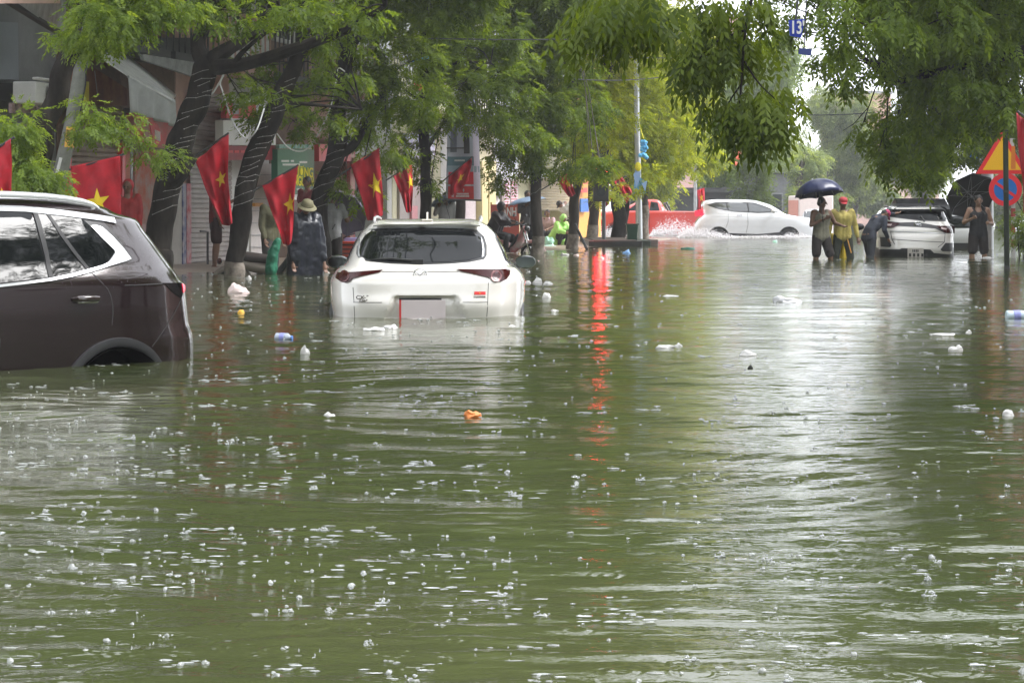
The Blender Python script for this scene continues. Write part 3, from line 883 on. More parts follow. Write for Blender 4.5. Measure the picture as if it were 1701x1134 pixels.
# T4
D = 43.0
tree('straight dark tree with a lilac signboard behind it, above the white car roof',
     [P(708, 420, D), P(706, 350, D), P(706, 280, D), P(703, 220, D), P(704, 120, D), P(715, -40, D)], [.17, .165, .155, .15, .14, .10],
     [([P(706, 255, D), P(722, 228, D), P(735, 205, D)], [.05, .045, .035]), ([P(700, 160, D), P(745, 108, D - .5), P(815, 105, D - 1)], [.07, .05, .03])],
     [pxclump(760, 150, D - 1, 70, 36), pxclump(700, 60, D, 60, 50), pxclump(800, 190, D - .5, 56, 26), pxclump(770, 80, D, 80, 46), pxclump(690, 250, D + .5, 30, 50), pxclump(835, 140, D - .6, 60, 40), pxclump(860, 215, D - .2, 50, 30),
      pxclump(830, 60, D, 80, 50), pxclump(715, 302, D, 20, 16), pxclump(740, 195, D, 60, 22)] + high(-.6, 43, 5.5, 14, 3.4, 12, 6),
     L_mid, 1.5, .085, group=GL, rs=0.7, seed=25)
# T4b young trunk that carries the street banner
D = 46.5
tree('slim brown tree behind the hanging street banner',
     [P(764, 425, D), P(764, 360, D), P(766, 300, D), P(770, 225, D), P(775, 120, D)], [.14, .135, .12, .11, .08], [],
     [pxclump(790, 205, D + .6, 44, 22), pxclump(740, 120, D + 1, 60, 50), pxclump(850, 100, D + 1, 60, 40)], L_mid, 1.3, .085, bark=M_bark2, group=GL, rs=0.75, seed=26)
# T5
D = 48.0
tree('straight dark tree with a limewashed foot, right of the white car and the motorbike',
     [P(893, 424, D), P(893, 380, D), P(891, 320, D), P(890, 262, D), P(895, 150, D), P(900, 0, D)], [.205, .175, .165, .165, .15, .11],
     [([P(890, 270, D), P(850, 220, D), P(820, 170, D)], [.08, .06, .04]), ([P(892, 240, D), P(930, 180, D), P(960, 120, D)], [.09, .07, .04])],
     [pxclump(880, 250, D - .6, 64, 30), pxclump(920, 220, D - 1, 60, 34), pxclump(850, 285, D - .2, 46, 20), pxclump(900, 175, D - 1, 80, 44), pxclump(955, 270, D, 40, 24), pxclump(960, 160, D, 60, 50), pxclump(900, 100, D, 90, 50), pxclump(940, 40, D, 90, 50),
      pxclump(815, 240, D, 40, 26), pxclump(998, 276, D - 4, 18, 16), pxclump(985, 258, D - 4, 26, 12), pxclump(860, 20, D, 80, 40)] + high(1.0, 48, 5.8, 15.5, 3.5, 13, 7),
     L_mid, 1.4, .092, bark=M_bark2, group=GL, rs=0.75, seed=27, lime=.42)
# T6
D = 56.0
tree('tree with a pale limewashed foot and a leaning prop beside it',
     [P(953, 415, D), P(953, 380, D), P(955, 330, D), P(960, 290, D), P(965, 180, D)], [.235, .175, .16, .15, .11], [([P(960, 290, D), P(985, 220, D), P(1010, 150, D)], [.08, .06, .04])],
     [pxclump(975, 240, D - 1, 56, 40), pxclump(1000, 180, D - .6, 60, 46), pxclump(990, 110, D, 80, 50), pxclump(1000, 40, D, 90, 50), pxclump(955, 285, D, 40, 16), pxclump(1010, 280, D - .6, 34, 16)] + high(2.6, 56, 6.5, 16, 3.5, 12, 8),
     L_yel, 1.25, .10, bark=M_bark2, group=GL, rs=0.75, seed=28, lime=.38)
# T7, T8, T9
D = 67.0
tree('dark tree at the left end of the low black kerb planter',
     [P(986, 404, D), P(987, 360, D), P(984, 310, D), P(990, 220, D)], [.27, .24, .22, .15], [([P(984, 310, D), P(1000, 290, D), P(1003, 270, D)], [.12, .1, .08])],
     [pxclump(1010, 250, D, 60, 40), pxclump(1040, 200, D, 60, 50), pxclump(1012, 318, D - 3, 30, 22), pxclump(1050, 130, D, 60, 50), pxclump(1090, 110, D + 3, 50, 44)] + high(3.8, 67, 8, 17, 3.7, 9, 9),
     L_yel, 1.1, .115, bark=M_bark2, group=GL, rs=0.72, seed=29, lime=.55)
D = 68.5
tree('thick twin-stemmed dark tree in the middle of the black kerb planter',
     [P(1026, 404, D), P(1028, 350, D), P(1025, 300, D), P(1035, 220, D)], [.35, .33, .28, .18], [([P(1032, 400, D), P(1040, 350, D), P(1044, 300, D), P(1060, 240, D)], [.14, .15, .15, .10])],
     [pxclump(1060, 255, D - 1, 50, 40), pxclump(1100, 230, D - 1, 50, 46), pxclump(1085, 165, D, 70, 44), pxclump(1130, 275, D, 40, 26), pxclump(1085, 290, D - 2.5, 22, 14), pxclump(1150, 215, D + 1, 44, 40), pxclump(1140, 150, D + 3, 60, 40), pxclump(1080, 60, D + 3, 80, 50), pxclump(1058, 305, D - 3, 18, 12)] + high(4.8, 68, 8.5, 13.5, 3.6, 7, 10),
     L_yel, 1.1, .115, bark=M_bark, group=GL, rs=0.66, seed=30)
D = 71.0
tree('tree with a white painted foot right behind the green bin and the steel lamp post',
     [P(1070, 400, D), P(1070, 360, D), P(1071, 325, D), P(1080, 250, D)], [.28, .24, .2, .14], [],
     [pxclump(1115, 265, D, 40, 22), pxclump(1120, 60, D + 6, 70, 60), pxclump(1165, 255, D + 2, 40, 30)] + high(6, 71, 9, 14, 3.6, 5, 11),
     L_yel, 1.1, .12, bark=M_bark2, group=GL, rs=0.6, seed=31, lime=1.15)
# right-hand trees
D = 27.0
tree('big green tree leaning in from the right, filling the top right corner',
     [P(2050, 560, D), P(2040, 300, D), P(2000, 60, D), P(1960, -150, D)], [.26, .24, .2, .16],
     [([P(1990, 20, D), P(1800, 60, D), P(1600, 110, D), P(1480, 140, D)], [.12, .09, .06, .03]),
      ([P(1990, 20, D), P(1760, -60, D), P(1540, -20, D)], [.12, .09, .05]), ([P(2030, 240, D), P(1860, 190, D), P(1720, 220, D)], [.1, .07, .03])],
     [pxclump(1660, 40, D, 90, 60), pxclump(1560, 40, D - 1, 80, 46), pxclump(1470, 30, D - 1.5, 70, 40), pxclump(1410, 55, D - 2, 46, 30), pxclump(1385, 15, D - 2, 34, 24), pxclump(1268, -5, D + 1, 30, 22), pxclump(1300, 46, D + .5, 30, 18), pxclump(1350, 12, D, 40, 22), pxclump(1240, 40, D + 1, 34, 24), pxclump(1395, 135, D, 18, 10), pxclump(1385, 90, D, 24, 14), pxclump(1590, 120, D, 90, 46), pxclump(1690, 130, D, 60, 50),
      pxclump(1500, 100, D, 60, 34), pxclump(1440, 105, D - 1, 36, 22), pxclump(1560, 190, D + 1, 76, 36), pxclump(1650, 180, D, 60, 26), pxclump(1500, 225, D + 2, 60, 28), pxclump(1575, 240, D + 2, 44, 22), pxclump(1640, -40, D, 160, 50), pxclump(1450, -50, D, 90, 40),
      pxclump(1470, 262, D + 2, 44, 20), pxclump(1540, 290, D + 3, 46, 14), pxclump(1430, 215, D + 2, 34, 20)] + high(6.5, 28, 3.6, 8, 3.0, 8, 12),
     L_mid, 2.0, .080, seed=41, droop=.9, name='street_tree')
tree('darker tree behind the lamp post at the right, low over the black umbrella',
     [P(1860, 400, 52), P(1850, 200, 52), P(1830, 0, 52)], [.25, .22, .16], [([P(1845, 160, 52), P(1700, 170, 52), P(1580, 200, 52)], [.1, .07, .04])],
     [pxclump(1600, 230, 52, 70, 50), pxclump(1540, 180, 53, 80, 50), pxclump(1680, 200, 52, 60, 60), pxclump(1690, 300, 52, 36, 30), pxclump(1600, 140, 53, 90, 60), pxclump(1530, 260, 53, 50, 34), pxclump(1650, 60, 53, 90, 60), pxclump(1480, 245, 54, 40, 20), pxclump(1692, 372, 50, 20, 26), pxclump(1720, 390, 50, 26, 24)] + high(11, 52, 6, 12, 3.6, 7, 13),
     L_dark, 1.3, .105, seed=42, droop=.7)
# overhanging near tree: long drooping leaves at the top of the picture
D = 13.0
NEAR = tree('near tree reaching over the water, its big dark drooping leaves hanging at the top centre',
     [Vector((7.5, 12.5, -.65)), Vector((7.2, 12.6, 1.6)), Vector((6.2, 12.8, 3.6))], [.3, .26, .2],
     [([Vector((6.2, 12.8, 3.6)), Vector((4.8, 13.4, 4.3)), P(1330, -260, 15), P(1180, -230, 15), P(1000, -200, 14)], [.14, .10, .06, .04, .02]),
      ([P(1290, -250, 15), P(1262, -60, 15), P(1240, 40, 15), P(1232, 130, 15), P(1226, 205, 15)], [.02, .014, .011, .009, .005]),
      ([P(1232, 140, 15), P(1214, 165, 15), P(1200, 190, 15)], [.007, .005, .003]),
      ([P(1236, 100, 15), P(1262, 140, 15), P(1300, 175, 15.2)], [.008, .006, .003]),
      ([P(1240, 50, 15), P(1190, 70, 15), P(1160, 100, 15)], [.009, .006, .003]),
      ([P(1000, -200, 14), P(1015, -60, 14), P(1020, 30, 14)], [.012, .008, .004])],
     [pxclump(1160, 100, 15, 16, 12), pxclump(1205, 76, 15, 20, 12), pxclump(1150, 62, 15, 12, 10), pxclump(1248, 70, 15.2, 16, 10), pxclump(1205, 176, 15, 10, 5), pxclump(1262, 166, 15, 13, 6), pxclump(1298, 152, 15.4, 11, 7),
      pxclump(1234, 192, 15, 8, 5), pxclump(1284, 186, 15, 8, 4), pxclump(1180, 10, 15, 34, 10), pxclump(1240, 12, 15, 24, 10), pxclump(1050, -6, 13.6, 30, 7), pxclump(1020, 26, 14, 6, 9), pxclump(1085, 14, 14, 6, 9), pxclump(985, 34, 14, 5, 8)] +
     [((x_, y_, z_), (1.0, 1.0, .5)) for x_, y_, z_ in ((-1.6, 18, 6.4), (-.2, 19, 6.8), (-1.2, 16.5, 6.0), (.8, 17.5, 6.6), (2.4, 15, 5.6), (4, 14, 5.4), (5.5, 11, 5.2), (6, 9, 5.0), (4.5, 9.5, 5.8), (7, 13, 5.5), (3.2, 17, 6.2), (6.5, 15.5, 5.0), (7.5, 10, 3.9), (8.2, 12.5, 4.0), (7.2, 7.0, 4.2))] + [((x_, y_, z_), (1.6, 1.6, .8)) for x_, y_, z_ in ((2.5, 12.2, 5.6), (3.6, 11, 6.4), (4.8, 12.5, 7.2), (5.6, 9.5, 7.0), (6.8, 11.5, 7.6), (4.4, 8.2, 6.4), (7.8, 9.0, 6.4), (6.2, 13.6, 6.8), (8.6, 11.5, 6.6), (3.0, 14.6, 6.4), (5.2, 6.8, 6.0))],  # unseen overhead clumps, added to darken reflections in the car glass
     L_deep, .5, .070, seed=43, droop=1.5, K=9, twigs=False, name='street_tree', wid=.36)

# far trees beyond the junction
GF = 'trees beyond the junction'
def far_tree(label, px, D, top, wpx, m, seed, bark=M_bark2, dens=1.5, leaf=.15, bottom=340, base=395):
    s = D / F
    rg = random.Random(seed)
    cl = []
    hgt = bottom - top
    n = 12
    for k in range(n):
        a = rg.random()
        py = top + 25 + a * (hgt - 40)
        wr = wpx * .62 * (math.sin(math.pi * (.2 + .68 * a)))
        cl.append(pxclump(px + rg.uniform(-wr, wr), py, D + rg.uniform(-2, 2), wpx * rg.uniform(.26, .42), hgt * rg.uniform(.11, .18)))
    base_p = P(px, base, D); base_p.z = -.65
    tree(label, [base_p, P(px + rg.uniform(-8, 8), (bottom + base) / 2, D), P(px + rg.uniform(-14, 14), bottom - hgt * .3, D), P(px, top + hgt * .3, D)], [.32, .26, .22, .1], [], cl, m, dens, leaf, bark=bark, group=GF, seed=seed, droop=.5, name='tree', K=7)
far_tree('pale grey-green tree far behind the navy umbrella, its top at the sky gap', 1375, 128, 118, 80, L_far, 51, bottom=345)
far_tree('dark grey-green tree behind the white people carrier', 1290, 122, 190, 90, L_far, 52, bottom=360)
far_tree('light-leaved tree with a pale trunk above the tail of the white people carrier', 1190, 112, 225, 52, L_light, 53, bark=mat('pale bark', (.42, .38, .33), .8, noise=.2), leaf=.2, bottom=320)
far_tree('tall bright yellow-green tree in the middle distance at the top centre', 1075, 100, 20, 110, L_yel, 54, leaf=.19, bottom=300)
far_tree('broad green tree far behind the junction, left of the sky gap', 1240, 135, 60, 110, L_light, 55, leaf=.24, bottom=330)
far_tree('low olive tree far down the street between the wading people and the parked hatchback', 1445, 150, 270, 56, L_far, 56, leaf=.24, bottom=350)
far_tree('round far tree right of the navy umbrella', 1420, 140, 215, 60, L_far, 57, leaf=.22, bottom=350)
far_tree('dim tree far behind the black umbrella', 1540, 135, 200, 80, L_far, 58, leaf=.22, bottom=335)
far_tree('far tree closing the street at the right edge', 1660, 130, 150, 110, L_far, 59, leaf=.22, bottom=370)
far_tree('dark rounded tree right behind the roof of the white people carrier', 1262, 104, 205, 60, L_dark, 71, leaf=.16, bottom=345)
far_tree('dim green tree between the people carrier and the navy umbrella', 1335, 108, 225, 44, L_far, 72, leaf=.17, bottom=352)
far_tree('tall far tree behind the left street trees', 960, 110, 60, 120, L_mid, 60, leaf=.2, bottom=300)
# a planted bush at the right edge by the poles
r_ = thing('bush', 'leafy green bush at the right edge beside the red and white post', 'bush', P(1705, 400, 44))
foliage('foliage', [pxclump(1700, 372, 44, 18, 22), pxclump(1722, 385, 44, 24, 22), pxclump(1690, 388, 44, 10, 12)], L_mid, r_, 2.0, .07, seed=61)
mb = MB(); b0 = P(1705, 410, 44); b0.z = -.65
for k in range(5): mb.tube([b0 + Vector((.05 * k - .1, 0, 0)), P(1690 + 9 * k, 378, 44)], [.02, .01], 5)
mb.build('stem', M_bark2, r_, world=True)

# ================================================================== fairy lights on the trunks
M_fairy = mat('pale cable with little bulbs', (.36, .34, .32), .5)
def wrap(path, rad, n, label, z0=0.3):
    mb = MB()
    A_, B_ = PATHS[path[0]]
    keep = [i for i in range(len(A_)) if path[1] <= A_[i].z <= path[2]]
    a = [A_[i] for i in keep]; b_ = [B_[i] for i in keep]
    tot = len(a) - 1
    pts = []
    N = n * 16
    for i in range(N + 1):
        t_ = i / N * tot; k = min(int(t_), tot - 1); f_ = t_ - k
        p = a[k].lerp(a[k + 1], f_); r_ = (b_[k] * (1 - f_) + b_[k + 1] * f_) + .008
        ang = 2 * math.pi * i / 16
        wob = .06 * vn(i * .09, n, 9) + .02 * vn(i * .5, n, 4)
        pts.append(p + Vector((math.cos(ang) * r_, math.sin(ang) * r_, wob + .03 * math.cos(ang))))
    mb.tube(pts, .0032, 4)
    for p in pts[::2]:
        mb.ball(p, .008, 4, 3)
    o = mb.build('light_string', M_fairy)
    recenter(o); tag(o, label, 'fairy lights')
D = 28.8
wrap((22, .9, 2.85), 0, 17, 'string of fairy lights wound round the forked trunk behind the dark car')
D = 32.0
wrap((23, 1.0, 2.9), 0, 18, 'string of fairy lights wound round the leaning trunk with the limewashed foot')
D = 36.5
wrap((24, .95, 2.5), 0, 13, 'string of fairy lights wound round the trunk behind the raincoat figure')
D = 48.0
wrap((27, 1.1, 1.9), 0, 3, 'thin cable wound round the straight tree by the motorbike')

# hanging white cables and overhead wires
M_cable = mat('white plastic cable', (.62, .62, .62), .4)
def cable(pts, rad, m, name, label, cat='cable', group=None):
    mb = MB()
    P_ = []
    for i in range(len(pts) - 1):       # catmull-rom
        p0 = pts[max(i - 1, 0)]; p1 = pts[i]; p2 = pts[i + 1]; p3 = pts[min(i + 2, len(pts) - 1)]
        for k in range(8):
            t_ = k / 8
            P_.append(.5 * ((2 * p1) + (p2 - p0) * t_ + (2 * p0 - 5 * p1 + 4 * p2 - p3) * t_ ** 2 + (3 * p1 - p0 - 3 * p2 + p3) * t_ ** 3))
    P_.append(pts[-1])
    mb.tube(P_, rad, 6)
    o = mb.build(name, m, smooth=True); recenter(o); tag(o, label, cat, group)
D = 30.2
cable([P(373, 118, D), P(366, 138, D), P(369, 150, D), P(380, 185, D), P(392, 212, D), P(405, 228, D), P(416, 228, D), P(428, 212, D), P(440, 176, D + .5)], .011, M_cable, 'cable', 'white cable hanging in a loop between the first two leaning trunks')
cable([P(372, 124, D), P(362, 142, D), P(352, 156, D), P(346, 155, D)], .013, M_cable, 'cable', 'short white cable end sticking out under the fork of the first trunk')
D = 34
cable([P(574, 120, D), P(562, 114, D), P(558, 136, D), P(549, 178, D), P(530, 220, D), P(506, 250, D), P(480, 246, D), P(460, 222, D)], .010, M_cable, 'cable', 'white cable looping down in front of the green signboard')
for k, (x0, y0, x1, y1, Da, Db, sg_) in enumerate(((540, 58, 1130, 62, 36, 44, 6), (960, 90, 1370, 78, 44, 56, 12), (960, 132, 1130, 124, 44, 50, 5), (1020, 62, 1240, 40, 50, 60, 4), (1020, 66, 1260, 30, 50, 60, 8), (1310, 190, 1460, 186, 60, 60, 3), (440, 108, 380, 60, 31, 33, 5))):
    pts = [P(x0 + (x1 - x0) * t_, y0 + (y1 - y0) * t_ + sg_ * 4 * t_ * (1 - t_), Da + (Db - Da) * t_) for t_ in (0, .25, .5, .75, 1)]
    cable(pts, .011, M_black, 'overhead_wire', 'black overhead wire crossing between the tree crowns', 'wire', 'overhead wires between the crowns')

# ================================================================== POLES AND SIGNS
def pole_thing(name, label, cat, pts, rad, m, n=14):
    base = Vector((pts[0].x, pts[0].y, -.65))
    o = thing(name, label, cat, base)
    mb = MB(); mb.tube([base] + pts, [rad[0]] + rad, n); mb.build('pole', m, o, smooth=True, world=True)
    return o
o = pole_thing('concrete_pole', 'mossy grey concrete pole leaning right with a yellow notice, left of the rusty shutter', 'pole',
               [P(93, 330, 27), P(100, 290, 27), P(120, 200, 27), P(136, 100, 27), P(150, 10, 27), P(160, -60, 27)], [.095, .092, .088, .084, .08, .08], M_concrete)
mb = MB(); c = P(116.5, 228, 26.86); Mx = Matrix.Rotation(R(6), 4, 'Y'); mb.box(c, (.115, .012, .25), M=Mx)
o2 = mb.build('notice', mat('orange yellow notice', (.78, .42, .07), .5, noise=.1), o, world=True)
mb = MB()
for k in range(5):
    for j in range(4): mb.box(c + Vector((-.034 + j * .022 + .001 * k, -.009, .08 - k * .038)), (.014, .006, .014), M=Mx)
mb.build('lettering', mat('brown print', (.12, .06, .02), .6), o2, world=True)
mb = MB(); mb.tube([P(143, 95, 26.85), P(142, 140, 26.84), P(136, 175, 26.84), P(128, 205, 26.85)], .01, 6); mb.build('cable', M_black, o, world=True)
mb = MB(); mb.tube([P(101, 262, 26.8), P(92, 300, 26.8)], .02, 6); mb.build('conduit', M_cable, o, world=True)

# dark sign post standing in the water at the right
D = 36.5
o = pole_thing('sign_post', 'thin dark green post standing in the water at the right edge', 'post', [P(1672.5, 440, D), P(1671, 300, D), P(1670, 180, D), P(1669, 60, D)], [.045, .045, .045, .045], mat('dark green paint', (.020, .030, .020), .45))
mb = MB(); mb.tube([P(1672.5, 448, D), P(1672.5, 441, D)], .05, 14); mb.tube([P(1671.2, 320, D), P(1671.1, 316, D)], .049, 14); mb.build('clamp', M_metald, o, world=True)
# red/white post with the two traffic signs behind it
D = 45.0
o = pole_thing('traffic_sign', 'red and white banded post carrying a yellow warning triangle and a no-parking disc', 'traffic sign', [P(1683, 400, D), P(1683, 345, D), P(1681, 230, D)], [.045, .045, .045], mat('white post paint', (.66, .64, .6), .5, noise=.2, nscale=3), 12)
for (y0, y1) in ((346, 360), (372, 386), (398, 410)):
    mb = MB(); mb.tube([P(1683, y1, D), P(1683, y0, D)], .0475, 12); mb.build('red_band', mat('red band paint', (.38, .05, .04), .5), o, world=True)
def disc(mb, c, r0, r1, y, n=48, th=.004):
    vs = []; 
    for k in range(n):
        a = 2 * math.pi * k / n
        for rr in (r0, r1):
            for yy in (0, th): vs.append((c.x + rr * math.cos(a), y + yy, c.z + rr * math.sin(a)))
    fs = []
    for k in range(n):
        i = k * 4; j = ((k + 1) % n) * 4
        fs += [(i, i + 2, j + 2, j), (i + 1, j + 1, j + 3, i + 3), (i + 2, i + 3, j + 3, j + 2), (i, j, j + 1, i + 1)]
    mb.add(vs, fs)
M_sred = mat('retroreflective red', (.85, .025, .035), .35); M_sblue = mat('retroreflective blue', (.010, .16, .55), .35); M_syel = mat('retroreflective yellow', (.95, .52, .01), .35)
c = P(1669, 315, D); s_ = D / F; rr = 27.5 * s_
mb = MB(); disc(mb, c, .001, rr, D - .060, th=.008); pl = mb.build('sign_disc', M_metal, o, world=True)
mb = MB(); disc(mb, c, rr * .70, rr, D - .067); mb.build('red_ring', M_sred, pl, world=True)
mb = MB(); disc(mb, c, .001, rr * .70 - .002, D - .067); mb.build('blue_field', M_sblue, pl, world=True)
mb = MB(); a = R(-35); mb.box(Vector((c.x, D - .070, c.z)), (rr * 1.42, .004, rr * .17), M=Matrix.Rotation(-a, 4, 'Y')); mb.build('red_bar', M_sred, pl, world=True)
tri = [P(1620, 289, D), P(1706, 289, D), P(1664, 216, D)]
mb = MB(); mb.slab([Vector((p.x, D - .055, p.z)) for p in tri], (0, .006, 0)); tr_ = mb.build('warning_triangle', M_sred, o, world=True)
cc = sum(tri, Vector()) / 3
mb = MB(); mb.slab([Vector(((p.x - cc.x) * .74 + cc.x, D - .060, (p.z - cc.z) * .74 + cc.z)) for p in tri], (0, .004, 0)); mb.build('yellow_field', M_syel, tr_, world=True)
mb = MB(); mb.slab([Vector((P(x, y, D).x, D - .065, P(x, y, D).z)) for x, y in ((1679, 243), (1685, 243), (1686, 281), (1678, 281))], (0, .003, 0)); mb.build('symbol', mat('orange red symbol', (.75, .20, .02), .5), tr_, world=True)

# steel lamp post with a stout concrete foot, blue sign on it
D = 56.0
o = pole_thing('lamp_post', 'thick grey lamp post rising into the crowns at the right', 'lamp post', [P(1637, 400, D), P(1636, 250, D), P(1635, 100, D), P(1634, -160, D)], [.21, .205, .20, .19], mat('grey steel post', (.33, .34, .36), .5, noise=.15, nscale=4), 18)
mb = MB(); mb.box(P(1633, 378, D - .05), (.36, .34, 1.9)); mb.build('concrete_foot', mat('grey concrete foot', (.24, .22, .21), .9, noise=.25, nscale=5), o, world=True)
mb = MB(); mb.tube([P(1634, -160, D), P(1600, -190, D), P(1500, -200, D)], [.08, .06, .05], 8); mb.box(P(1480, -200, D), (.8, .3, .12)); mb.build('lamp_arm', M_metal, o, world=True)
o = thing('blue_sign', 'small blue and white square sign just left of the thick grey lamp post', 'sign', P(1616, 265, 55.5))
mb = MB(); mb.slab([P(1608, 280, 55.5), P(1625, 280, 55.5), P(1625, 250, 55.5), P(1608, 250, 55.5)], (0, .02, 0)); pl = mb.build('plate', M_sblue, o, world=True)
mb = MB(); mb.slab([P(1611, 278, 55.48), P(1624, 278, 55.48), P(1624, 268, 55.48), P(1617, 267, 55.48)], (0, .004, 0)); mb.slab([P(1608, 280, 55.47), P(1625, 280, 55.47), P(1625, 278.6, 55.47), P(1608, 278.6, 55.47)], (0, .004, 0)); mb.build('symbol', M_white, pl, world=True)
mb = MB(); mb.tube([P(1616, 265, 55.55), P(1636, 265, 55.8)], .02, 6); mb.build('bracket', M_metal, o, world=True)
# round convex mirror / lamp head
o = thing('street_mirror', 'small round grey convex mirror among the leaves right of the thick lamp post', 'mirror', P(1667, 153, 36.6))
mb = MB(); c = P(1667, 153, 36.4); mb.lathe([(0, -.03), (.06, -.022), (.09, 0), (.092, .012), (0, .012)], c, 24, Matrix.Rotation(R(90), 4, 'X')); mb.build('mirror_glass', mat('grey blue glass', (.30, .34, .42), .15, metal=.6), o, smooth=True, world=True)
mb = MB(); mb.lathe([(.088, -.006), (.104, -.006), (.104, .016), (.088, .016)], c, 24, Matrix.Rotation(R(90), 4, 'X')); mb.build('rim', M_metald, o, smooth=True, world=True)
mb = MB(); mb.tube([c, P(1668, 175, 36.48), P(1669.5, 182, 36.5)], .012, 6); mb.build('bracket', M_metald, o, world=True)

# blue number signs high among the leaves
D = 21.0
o = thing('number_sign', 'blue plate with white number 13 hanging high among the leaves right of centre', 'sign', P(1323, 48, D))
mb = MB(); mb.slab([P(1312, 60, D), P(1331, 63, D), P(1337, 32, D), P(1310, 34, D)], (0, .01, 0)); pl = mb.build('plate', mat('street sign blue', (.015, .045, .42), .4), o, world=True)
text_on("13'", .17, P(1324.5, 47, D - .006), (1, 0, -.02), (0, 0, 1), M_white, pl, width=.115, bold=.004)
mb = MB(); mb.tube([P(1322, 33, D), P(1330, -60, D)], .01, 6); mb.build('hanger', M_metald, o, world=True)
o = thing('blue_plate', 'small plain blue plate below the number plate in the leaves', 'sign', P(1336, 87, D))
mb = MB(); mb.slab([P(1326, 90, D), P(1347, 93, D), P(1349, 82, D), P(1328, 80, D)], (0, .01, 0)); mb.build('plate', mat('blue grey plate', (.04, .06, .22), .4), o, world=True)
mb = MB(); mb.tube([P(1336, 82, D + .02), P(1342, -60, D + .02)], .006, 6); mb.build('hanger', M_metald, o, world=True)

# lamp posts near the junction
D = 66.0
o = pole_thing('lamp_post', 'silver lamp post behind the green bin in the kerb planter', 'lamp post', [P(1062, 402, D), P(1061, 340, D), P(1058, 200, D), P(1056, 0, D)], [.10, .10, .085, .07], mat('silver steel', (.50, .52, .53), .35, metal=.6, noise=.1), 12)
mb = MB(); mb.slab([P(1052, 322, D - .12), P(1073, 322, D - .12), P(1074, 303, D - .12), P(1055, 288, D - .12)], (0, .02, 0)); mb.build('blue_ribbon', mat('light blue ribbon', (.15, .42, .72), .5, noise=.2), o, world=True)
o = pole_thing('lamp_post', 'thin grey lamp post behind the bed of the red pickup', 'lamp post', [P(1155, 395, 96), P(1155, 330, 96), P(1155, 250, 96)], [.075, .075, .06], M_metal, 10)
# blue decorations in the leaves
rg = random.Random(3)
o = thing('blue_decoration', 'cluster of sky blue and yellow ornaments hanging in the yellow-green crown', 'ornament', P(1069, 248, 64))
mb = MB()
for k in range(26):
    q_ = P(1069 + rg.uniform(-6, 6), 248 + rg.uniform(-14, 14), 64 + rg.uniform(-.1, .1)); mb.ball(q_, rg.uniform(.035, .07), 6, 4)
mb.build('blue_petals', mat('sky blue plastic', (.12, .45, .75), .4), o, world=True)
mb = MB()
for k in range(8): mb.ball(P(1065 + k * 1.0, 262 + k * .8, 64), .03, 6, 4)
mb.tube([P(1069, 230, 64), P(1060, 200, 66)], .01, 5)
mb.build('yellow_petals', M_yel, o, world=True)
o = thing('blue_decoration', 'light blue and white streamer below the hanging ornaments, above the green bin', 'ornament', P(1060, 300, 64))
mb = MB(); mb.slab([P(1052, 290, 64), P(1057, 312, 64), P(1062, 300, 64), P(1064, 286, 64), P(1057, 282, 64)], (0, .02, 0)); mb.slab([P(1066, 305, 64), P(1072, 318, 64), P(1075, 300, 64)], (0, .02, 0)); mb.build('ribbon', mat('light blue cloth', (.30, .45, .75), .6), o, world=True)
mb = MB(); mb.ball(P(1060, 277, 64), (.10, .04, .14), 8, 5); mb.build('yellow_bow', M_yel, o, world=True)
# small red and blue things in the crowns
mb = MB(); mb.slab([P(687, 137, 40), P(694, 141, 40), P(700, 139, 40), P(703, 146, 40), P(698, 151, 40), P(691, 149, 40)], (0, .02, 0)); o = mb.build('red_ribbon', mat('salmon red cloth', (.75, .12, .12), .6)); recenter(o); tag(o, 'scrap of salmon red ribbon caught in the crown above the white car', 'ribbon')
mb = MB(); mb.slab([P(684, 98, 41.5), P(712, 93, 41.5), P(712, 99, 41.5), P(685, 103, 41.5)], (0, .05, 0)); o = mb.build('blue_box', mat('sky blue box', (.10, .45, .75), .5)); recenter(o); tag(o, 'small sky blue box strapped to a limb in the crown above the white car', 'box')
mb = MB()
for a_, b_ in ((1218, 255), (1226, 262), (1214, 264), (1222, 272), (1228, 254)): mb.ball(P(a_, b_, 90), .09, 6, 4)
o = mb.build('red_flower', mat('orange red petals', (.75, .16, .08), .6)); recenter(o); tag(o, 'spray of orange red blossom above the white people carrier', 'flowers')

# hidden-in-leaves traffic light whose red lamp streaks down the water
o = thing('traffic_light', 'traffic light half hidden in the crown over the kerb planter, its red lamp shining', 'traffic light', P(1003, 400, 63.0) * 1.0)
o.location.z = -.65
mb = MB(); mb.tube([Vector((P(1003, 352, 63).x, 63.0, -.65)), P(1003, 250, 63)], .055, 10); mb.build('pole', M_metald, o, world=True)
mb = MB(); mb.box(P(998, 303, 62.85), (.44, .2, 1.1)); hs = mb.build('housing', M_black, o, world=True, bevel=.02)
mb = MB(); mb.box(P(998, 262, 62.85), (.62, .16, .5)); bd = mb.build('countdown_board', M_black, o, world=True, bevel=.02)
M_redlamp = mat('lit red lamp', (.6, .02, .02), .4, emis=(1.0, .02, .04), estr=20.0)
mb = MB(); mb.lathe([(0, -.03), (.15, -.018), (.20, .01), (0, .01)], P(998, 283, 62.74), 20, Matrix.Rotation(R(90), 4, 'X')); mb.build('lit_red_lamp', M_redlamp, hs, smooth=True, world=True)
for k in (1, 2):
    mb = MB(); mb.lathe([(0, -.02), (.10, -.012), (.13, .01), (0, .01)], P(998, 283 + 18 * k, 62.74), 20, Matrix.Rotation(R(90), 4, 'X')); mb.build('dark_lamp', M_glassd, hs, smooth=True, world=True)
mb = MB()
